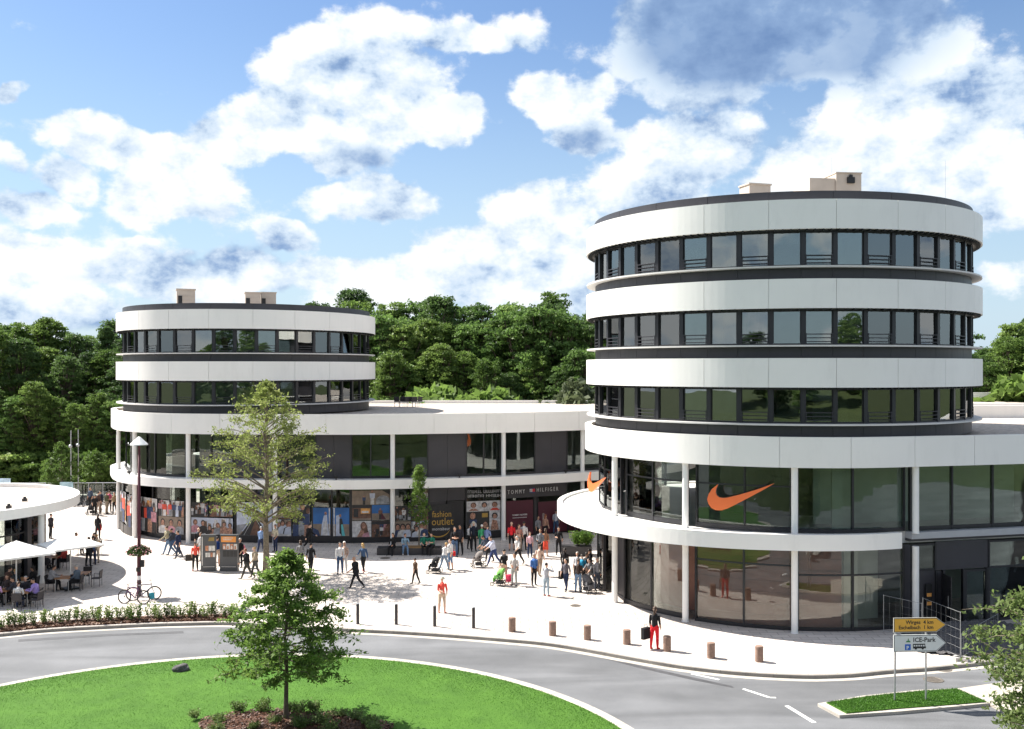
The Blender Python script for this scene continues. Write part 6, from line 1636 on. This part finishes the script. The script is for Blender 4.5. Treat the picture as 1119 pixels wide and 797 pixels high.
def poster(cv, px0, px1, py0, py1, kind, label, off, seed, group='pictures on the shop front'):
    r = random.Random(seed)
    sa, sb = cv.s_at_px(px0, off), cv.s_at_px(px1, off); p, t = cv.at((sa+sb)/2, off); A, _ = cv.at(sa, off); B, _ = cv.at(sb, off)
    w_ = (B-A).length; d = (B-A).normalized(); Y = (A.y+B.y)/2
    z1 = 12+(YH-py0)*Y/F; z0 = max(.12, 12+(YH-py1)*Y/F); h_ = z1-z0
    mb = MB(); lay = [-.012]
    def pl(P, m_):
        lay[0] -= .0012; mb.plate(clipp(P, w_, h_), lay[0], lay[0]+.0008, PK.index(m_))
    def rect(x0, x1, a, b, m_): pl([(x0,a),(x1,a),(x1,b),(x0,b)], m_)
    def bust(cx, base, s, top, hairc='black', skin='skin'):
        pl([(cx-.55*s,base),(cx+.55*s,base),(cx+.42*s,base+.62*s),(cx+.12*s,base+.78*s),(cx-.12*s,base+.78*s),(cx-.42*s,base+.62*s)], top)
        pl(ell(cx, base+1.06*s, .25*s, .30*s), hairc); pl(ell(cx, base+1.0*s, .175*s, .24*s), skin)
    def full(cx, base, s, top, bot):
        pl([(cx-.13*s,base),(cx+.13*s,base),(cx+.12*s,base+.5*s),(cx-.12*s,base+.5*s)], bot); pl([(cx-.17*s,base+.45*s),(cx+.17*s,base+.45*s),(cx+.19*s,base+.80*s),(cx-.19*s,base+.80*s)], top)
        pl(ell(cx, base+.90*s, .075*s, .095*s), r.choice(['skin','brown']))
    mb.plate([(-w_/2,0),(w_/2,0),(w_/2,h_),(-w_/2,h_)], -.012, 0, PK.index({'crowd':'lilac','dark':'black','desert':'blue','desert2':'blue','portrait':'white','tent':'lilac','street':'sand','interior':'brown','people':'white','gold':'black','faces':'white','wine':'wine','men':'sand','dusk':'blue','night':'brown'}[kind]))
    if kind == 'crowd':
        rect(-w_/2, w_/2, 0, h_*.45, 'white')
        for k in range(12):
            x = -w_/2+r.random()*w_; z = h_*r.uniform(.3,1); ww = r.uniform(.1,.4); pl([(x-ww/2,z-.3),(x+ww/2,z-.25),(x+ww*.4,z+.2),(x-ww*.4,z+.25)], r.choice(['grey','white','sand','lilac','brown']))
        n = max(4, int(w_/.36))
        for k in range(n): bust(-w_/2+(k+.5)*w_/n+r.uniform(-.15,.15), -.12*h_+r.uniform(-.08,.28)*h_, h_*.58*r.uniform(.7,1.1), r.choice(['white','navy','pink','grey','black','skin','lilac']), r.choice(['black','brown','black']))
    elif kind == 'people':
        for k in range(26):
            x = -w_/2+r.random()*w_; z = r.random()*h_; ww = r.uniform(.08,.35); hh = r.uniform(.2,.9); pl([(x-ww/2,z-hh/2),(x+ww/2,z-hh/2+r.uniform(-.1,.1)),(x+ww*.4,z+hh/2),(x-ww*.4,z+hh/2)], r.choice(['black','brown','skin','white','grey','black','orange','pink']))
        for k in range(int(w_/.35)+1):
            x = -w_/2+r.random()*w_; rect(x, x+r.uniform(.1,.35), 0, h_*r.uniform(.5,1), r.choice(['grey','brown','black','skin','lilac']))
        for k in range(max(3, int(w_/.42))): full(-w_/2+.2+k*.42+r.uniform(-.08,.08), r.uniform(-.1,.05)*h_, h_*r.uniform(.8,1.0), r.choice(['white','pink','navy','red','grey','black']), r.choice(['navy','black','white','grey','skin']))
    elif kind in ('dark','night'):
        for k in range(14):
            x = -w_/2+r.random()*w_; z = r.random()*h_*.7; full(x, z*.4, h_*r.uniform(.5,.9), r.choice(['brown','black','navy','white','pink']), r.choice(['black','brown','grey']))
        if kind == 'night': rect(-w_/2, w_/2, h_*.8, h_, 'black')
    elif kind == 'desert':
        rect(-w_/2, w_/2, 0, h_*.42, 'sand'); pl([(-w_*.05,.02),(w_*.42,.02),(w_*.32,h_*.5),(w_*.30,h_*.75),(w_*.12,h_*.72),(-w_*.0,h_*.4)], 'lilac'); pl([(w_*.02,.02),(w_*.35,.02),(w_*.28,h_*.55),(w_*.12,h_*.5)], 'white'); pl(ell(w_*.22, h_*.80, w_*.07, h_*.06), 'skin'); rect(w_*.40, w_*.46, 0, h_, 'white')
        pl([(-w_/2,.0),(-w_*.1,.0),(-w_*.2,h_*.2),(-w_/2,h_*.28)], 'navy')
    elif kind == 'desert2':
        rect(-w_/2, w_/2, 0, h_*.42, 'sand'); rect(-w_*.46, -w_*.38, 0, h_, 'white'); pl([(-w_*.32,.02),(w_*.0,.02),(-w_*.02,h_*.55),(-w_*.15,h_*.75),(-w_*.30,h_*.72)], 'lilac'); pl([(-w_*.1,h_*.1),(w_*.12,.02),(w_*.25,.02),(w_*.06,h_*.62),(-w_*.1,h_*.62)], 'black'); pl([(w_*.05,.02),(w_*.25,.02),(w_*.10,h_*.42),(.0,h_*.40)], 'teal'); pl(ell(-w_*.05, h_*.72, w_*.07, h_*.06), 'skin')
    elif kind == 'portrait':
        pl([(-w_*.25,0),(w_*.42,0),(w_*.35,h_*.38),(w_*.12,h_*.55),(-w_*.02,h_*.52),(-w_*.16,h_*.2)], 'skin'); pl(ell(w_*.10, h_*.68, w_*.17, h_*.28), 'brown'); pl([(w_*.12,h_*.2),(w_*.35,h_*.25),(w_*.28,h_*.75),(w_*.12,h_*.8)], 'brown'); pl(ell(w_*.10, h_*.70, w_*.10, h_*.17), 'skin'); pl([(w_*.0,0),(w_*.42,0),(w_*.36,h_*.3),(w_*.1,h_*.22)], 'pink')
    elif kind == 'tent':
        rect(-w_/2, w_/2, 0, h_*.12, 'sand'); pl([(-w_*.40,0),(w_*.40,0),(w_*.06,h_*.56),(-w_*.02,h_*.56)], 'black'); pl([(-w_*.12,0),(w_*.22,0),(w_*.04,h_*.5)], 'brown'); pl([(-w_*.5,h_*.3),(-w_*.2,h_*.35),(-w_*.42,h_*.02),(-w_*.5,0)], 'grey')
        for s_ in (-1, 1): pl([(.0,h_*.58),(.03,h_*.58),(s_*w_*.30+.03,0),(s_*w_*.30,0)], 'white')
    elif kind == 'men':
        for k in range(3): bust(-w_*.33+k*w_*.33, -.08*h_, h_*.70, ['white','pink','grey'][k] if seed % 2 else ['navy','white','lilac'][k], 'black')
    elif kind == 'street':
        rect(-w_/2, w_/2, h_*.75, h_, 'sand'); full(-w_*.18, 0, h_*.65, 'navy', 'black'); full(.04*w_, 0, h_*1.0, 'lilac', 'white'); pl(ell(w_*.33, h_*.2, w_*.2, h_*.45), 'grey'); pl([(w_*.3,h_),(w_*.5,h_*.7),(w_*.5,h_)], 'black')
    elif kind == 'interior':
        rect(-w_/2, w_/2, h_*.8, h_, 'black'); rect(-w_*.05, w_*.42, h_*.42, h_*.78, 'orange'); rect(0, w_*.36, h_*.48, h_*.6, 'white'); rect(-w_*.42, -w_*.18, h_*.2, h_*.75, 'black'); rect(-w_/2, w_/2, 0, h_*.12, 'sand')
    elif kind == 'dusk':
        rect(-w_/2, w_/2, 0, h_*.45, 'sand'); full(-w_*.02, h_*.05, h_*.75, 'brown', 'black'); pl([(0,h_*.05),(w_*.3,h_*.05),(w_*.05,h_*.5)], 'wine')
    elif kind == 'faces':
        rect(-w_/2, w_/2, 0, h_*.66, 'black'); 
        for k, (cx, cz, s_) in enumerate([(-.30,.78,.30),(.02,.78,.30),(.33,.78,.30)]): pl([(cx*w_-.15*w_,.68*h_),(cx*w_+.15*w_,.68*h_),(cx*w_+.07*w_,.76*h_),(cx*w_-.07*w_,.76*h_)], ['skin','white','red'][k]); pl(ell(cx*w_, .87*h_, .085*w_, .095*h_), ['brown','black','brown'][k]); pl(ell(cx*w_, .855*h_, .058*w_, .075*h_), 'skin')
        rect(w_*.17, w_*.49, .02*h_, h_*.66, 'white'); pl(ell(w_*.33, h_*.50, .09*w_, .10*h_), 'black'); pl(ell(w_*.33, h_*.48, .06*w_, .08*h_), 'skin'); pl([(w_*.2,.03*h_),(w_*.45,.03*h_),(w_*.4,h_*.33),(w_*.26,h_*.38)], 'skin')
        pl(ell(-w_*.32, h_*.52, .08*w_, .11*h_), 'skin'); rect(-w_*.42, -w_*.2, .28*h_, .40*h_, 'navy'); pl(ell(-w_*.30, h_*.2, .1*w_, .12*h_), 'white'); rect(-.05*w_, .12*w_, .46*h_, .60*h_, 'gold'); pl(ell(.05*w_, h_*.2, .07*w_, .11*h_), 'skin')
    o = mb.build('poster' if kind not in ('gold','wine') else 'hoarding', [PM[k] for k in PK]); o.location = (p.x, p.y, z0); o.rotation_euler = (0,0,math.atan2(d.y, d.x))
    tag(o, label, 'poster' if kind not in ('gold','wine') else 'hoarding', group); o['w'] = w_; 
    return o, w_, h_, Y, z0
PO = GO-.10
def PS(*a, **k): return poster(CLo, a[0], a[1], a[2], a[3], a[4], a[5], PO, a[6])
poster(CLo, 132.5, 138, 537, 570, 'people', 'narrow tall picture strip between the two leftmost columns, left one', .46, 41)
poster(CLo, 139.5, 144.5, 541, 576, 'people', 'narrow tall picture strip between the two leftmost columns, right one', .46, 42)
PS(154, 172.5, 544, 581, 'people', 'tall picture collage of people just right of the maroon lamp pole', 43)
PS(174.5, 202, 547, 564, 'people', 'upper picture of a standing crowd left of the third column', 44)
PS(174.5, 202, 564.5, 583, 'men', 'lower picture of people in white and blue left of the third column', 45)
PS(208.5, 227, 549, 565, 'dark', 'small dark crowd picture right of the third column, upper row', 46)
PS(208.5, 254, 566, 584, 'crowd', 'wide picture of young people in pale shirts behind the information columns', 47)
PS(229, 254, 549, 565, 'night', 'brownish picture in the upper row above the right information column', 48)
PS(259, 297, 549, 585, 'tent', 'large pale picture of a dark mountain shape left of the plaza tree trunk', 49)
PS(302, 318, 551, 567, 'night', 'small brown picture right of the plaza tree trunk, upper row', 50)
PS(302, 318, 568, 586, 'crowd', 'small picture of a seated crowd right of the plaza tree trunk, lower row', 51)
PS(319.5, 338, 552, 586, 'people', 'tall picture with a figure in red left of the blue wedding pictures', 52)
PS(342, 360.5, 555, 585.5, 'desert', 'blue sky picture of a pale veiled figure on sand, left of the blue pair', 53)
PS(363, 381, 555, 586, 'desert2', 'blue sky picture with a dark and turquoise dress, right of the blue pair', 54)
PS(384.5, 425.5, 536, 551.5, 'street', 'wide top row picture of people on a pale square', 55)
PS(384.5, 405, 552, 568.5, 'interior', 'brown picture of an orange lit shop interior', 56)
PS(405.8, 425.5, 552, 568.5, 'dusk', 'picture of one figure on sand under a deep blue sky', 57)
PS(384.5, 405, 569.5, 587, 'portrait', 'portrait picture of a long haired woman on a pale background', 58)
PS(405.8, 425.5, 569.5, 587, 'night', 'dark brown picture of a crowd on steps, bottom right of its block', 59)
PS(431, 448.5, 553.5, 569, 'dark', 'dark picture of men in suits left of the columnar tree', 60)
PS(449.5, 467.5, 553.5, 569, 'night', 'dark picture of people behind the columnar tree', 61)
PS(431, 448.5, 570, 587, 'men', 'picture of men in white shirts above the left bench sitters', 62)
PS(449.5, 467.5, 570, 587, 'crowd', 'picture of a group with pale clothes behind the columnar tree trunk', 63)
o, w_, h_, Y, z0 = poster(CLo, 469.5, 495.5, 551, 589, 'gold', 'black hoarding with gold shop lettering and a gold curved stroke', PO+.0, 64, None)
GOLDM = mat('gold_lettering', (.50,.30,.05), .5, 0, .08, 4); WLT = mat('white_lettering', (.62,.62,.62), .6, 0, .05, 4)
text_obj('fashion', .62, 'lettering', GOLDM, o, (-w_*.5+.12, -.02, h_*.63), ext=.004, sx=.78); text_obj('outlet', .74, 'lettering', GOLDM, o, (-w_*.5+.08, -.02, h_*.40), ext=.004, sx=.86); text_obj('montabaur', .30, 'lettering', WLT, o, (-w_*.5+.12, -.02, h_*.25), ext=.004, sx=.95)
mb = MB(); n = 18; out = []; inn = []
for k in range(n+1):
    a = rad(-150+k*125/n); th = .07*math.sin(math.pi*k/n)+.015; out.append((-.15*w_+ (w_*.52+th)*math.cos(a), h_*.38+(h_*.30+th)*math.sin(a))); inn.append((-.15*w_+w_*.52*math.cos(a), h_*.38+h_*.30*math.sin(a)))
for k in range(n): mb.plate([out[k], out[k+1], inn[k+1], inn[k]], -.022, -.013)
mb.build('curved_stroke', GOLDM, o)
o, w_, h_, Y, z0 = poster(CLo, 509.5, 546, 547.5, 580.5, 'faces', 'large black and white portrait collage with three faces along its top', PO, 65)
p, t = CLo.at(CLo.s_at_px(510.5, PO), PO)
hs = empty('heading_sign', (p.x, p.y, 12+(YH-543.5)*p.y/F), math.atan2(t.y, t.x), 'two pale lines of small white lettering above the portrait collage', 'sign')
# the photograph's two lines are too small to read: rows of short strokes
rr_ = random.Random(5); mb = MB()
for row_, ln in ((.27, 3.1), (-.03, 2.7)):
    x = 0
    while x < ln:
        w_l = rr_.uniform(.05, .12)
        if rr_.random() < .14: x += .12; continue
        hh_ = .20
        mb.plate([(x,row_),(x+.03,row_),(x+.03,row_+hh_),(x,row_+hh_)], -.024, -.016)
        q = rr_.choice([0, .085, .17]); mb.plate([(x+.031,row_+q),(x+w_l,row_+q),(x+w_l,row_+q+.03),(x+.031,row_+q+.03)], -.024, -.016)
        x += w_l+.035
mb.build('lettering', WLT, hs)
for px0, px1, nm, sd in ((552.5, 582, 'maroon hoarding with two tiny lines of white lettering right of the fifth column', 66), (588, 609, 'maroon hoarding without lettering behind the shaded group', 67), (610.5, 640, 'maroon hoarding behind the parked bicycles, rightmost', 68)):
    o, w_, h_, Y, z0 = poster(CLo, px0, px1, 547 if sd == 66 else 548, 590, 'wine', nm, PO, sd, 'maroon hoardings')
    if sd == 66:
        text_obj('TOMMY HILFIGER', .15, 'lettering', WLT, o, (0,-.02,h_*.56), ext=.003, align='CENTER', bold=.003); mb = MB(); [mb.plate([(x,h_*.49),(x+.035,h_*.49),(x+.035,h_*.49+.06),(x,h_*.49+.06)], -.024, -.016) for x in np.arange(-.55, .55, .062)]; mb.build('small_print', WLT, o)
# shop letters over the maroon hoardings
sa = CLo.s_at_px(553, .95); sb = CLo.s_at_px(618, .95); p, t = CLo.at(sa, .95); p2, _ = CLo.at(sb, .95); d = (p2-p).normalized(); ang = math.atan2(d.y, d.x); wl = (p2-p).length
sgn = empty('shop_letters', (p.x, p.y, 12+(YH-539.5)*((p.y+p2.y)/2)/F), ang, 'long dark fascia board with spaced white shop lettering and a small flag emblem', 'sign')
mb = MB(); mb.box((wl/2, .06, .25), (wl+.1, .10, .95)); mb.build('board', DARK, sgn)
lt = wl*.98
text_obj('T O M M Y', .40, 'lettering', WLT, sgn, (.10,-.01,.08), ext=.01, sx=.72, bold=.0); text_obj('H I L F I G E R', .40, 'lettering', WLT, sgn, (wl*.50,-.01,.12), ext=.01, sx=.74, bold=.0)
mb = MB(); x0 = wl*.385; fw = .42; fh = .36; zb = .07
mb.plate([(x0,zb+fh*.8),(x0+fw,zb+fh*.8),(x0+fw,zb+fh),(x0,zb+fh)], -.02, .0, 0); mb.plate([(x0,zb),(x0+fw,zb),(x0+fw,zb+fh*.2),(x0,zb+fh*.2)], -.02, .0, 0); mb.plate([(x0,zb+fh*.21),(x0+fw*.5,zb+fh*.21),(x0+fw*.5,zb+fh*.79),(x0,zb+fh*.79)], -.02, .0, 1); mb.plate([(x0+fw*.505,zb+fh*.21),(x0+fw,zb+fh*.21),(x0+fw,zb+fh*.79),(x0+fw*.505,zb+fh*.79)], -.02, .0, 2)
mb.build('flag_emblem', [mat('flag_navy', (.03,.04,.14), .5), PWH, mat('flag_red', (.65,.04,.05), .5)], sgn)
# orange curved tick emblems on the upper glass
def swoosh(px_tip0, px_tip1, py_top, py_bot, off, label):
    # outline in unit box (x 0..1, z 0..1) traced
    U = [(0.215,.98),(.13,.72),(.10,.50),(.13,.36),(.20,.33),(.30,.36),(1.0,.99),(.30,.045),(.20,.0),(.11,.0),(.035,.10),(.0,.28),(.005,.50),(.06,.74)]
    U = [(.165,.88),(.135,.72),(.128,.60),(.145,.50),(.18,.44),(.235,.42),(.30,.44),(.50,.575),(.75,.77),(1.0,1.0),(.82,.74),(.60,.45),(.42,.22),(.31,.085),(.22,.01),(.13,.0),(.065,.07),(.02,.20),(.0,.36),(.025,.54),(.075,.71)]
    sa, sb = CRo.s_at_px(px_tip0, off), CRo.s_at_px(px_tip1, off); 
    A, _ = CRo.at(sa, off); B, _ = CRo.at(sb, off); d = (B-A).normalized(); w_ = (B-A).length; Y = (A.y+B.y)/2
    z1 = 12+(YH-py_top)*B.y/F; z0 = 12+(YH-py_bot)*A.y/F
    e_ = empty('curved_emblem', (A.x, A.y, z0), math.atan2(d.y, d.x), label, 'shop sign', None)
    mb = MB(); mb.plate([(x*w_, z*(z1-z0)) for x, z in U], -.09, 0); mb.build('emblem', ORANGE, e_)
    mb = MB(); mb.plate([(x*w_*.985+.01, z*(z1-z0)*.975+.012) for x, z in U], .001, .05); mb.build('side_return', mat('emblem_return', (.25,.24,.24), .5), e_)
    mb = MB(); 
    for x in (.12, .4, .7): mb.tube((x*w_, .0, (.18+.35*x)*(z1-z0)), (x*w_, .42, (.18+.35*x)*(z1-z0)), .018, n=6)
    mb.build('bracket', STEEL, e_)
    return e_
swoosh(773, 846, 528, 557, .20, 'large orange curved tick emblem across the upper shop windows of the round tower')
# second emblem wraps the left side
def swoosh_side():
    c = rad(192); off_r = TR-.2; A = Vector((TC.x+off_r*math.cos(rad(173)), TC.y+off_r*math.sin(rad(173)))); B = Vector((TC.x+off_r*math.cos(rad(196)), TC.y+off_r*math.sin(rad(196))))
    return A, B
A = at(643.5, 535, 54.5); B = at(662.5, 513, 50.5)
d = Vector((B.x-A.x, B.y-A.y, 0)); w_ = d.length; ang = math.atan2(d.y, d.x)
e_ = empty('curved_emblem', (A.x, A.y, 12+(YH-536)*A.y/F), ang, 'orange curved tick emblem seen edge on at the far left of the round tower', 'shop sign')
U = [(.165,.95),(.135,.78),(.128,.60),(.145,.50),(.18,.44),(.235,.42),(.30,.44),(.50,.575),(.75,.77),(1.0,1.0),(.82,.74),(.60,.45),(.42,.22),(.31,.085),(.22,.01),(.13,.0),(.065,.07),(.02,.20),(.0,.36),(.025,.54),(.075,.71)]
hh = (536-512)*52/F; mb = MB(); mb.plate([(x*w_, z*hh) for x, z in U], -.09, 0); mb.build('emblem', ORANGE, e_)
mb = MB(); mb.tube((.12*w_,0,.3*hh), (.12*w_,.4,.3*hh), .018, n=6); mb.tube((.5*w_,0,.4*hh), (.5*w_,.4,.4*hh), .018, n=6); mb.build('bracket', STEEL, e_)
for o in bpy.data.objects:
    if 'w' in o.keys(): del o['w']
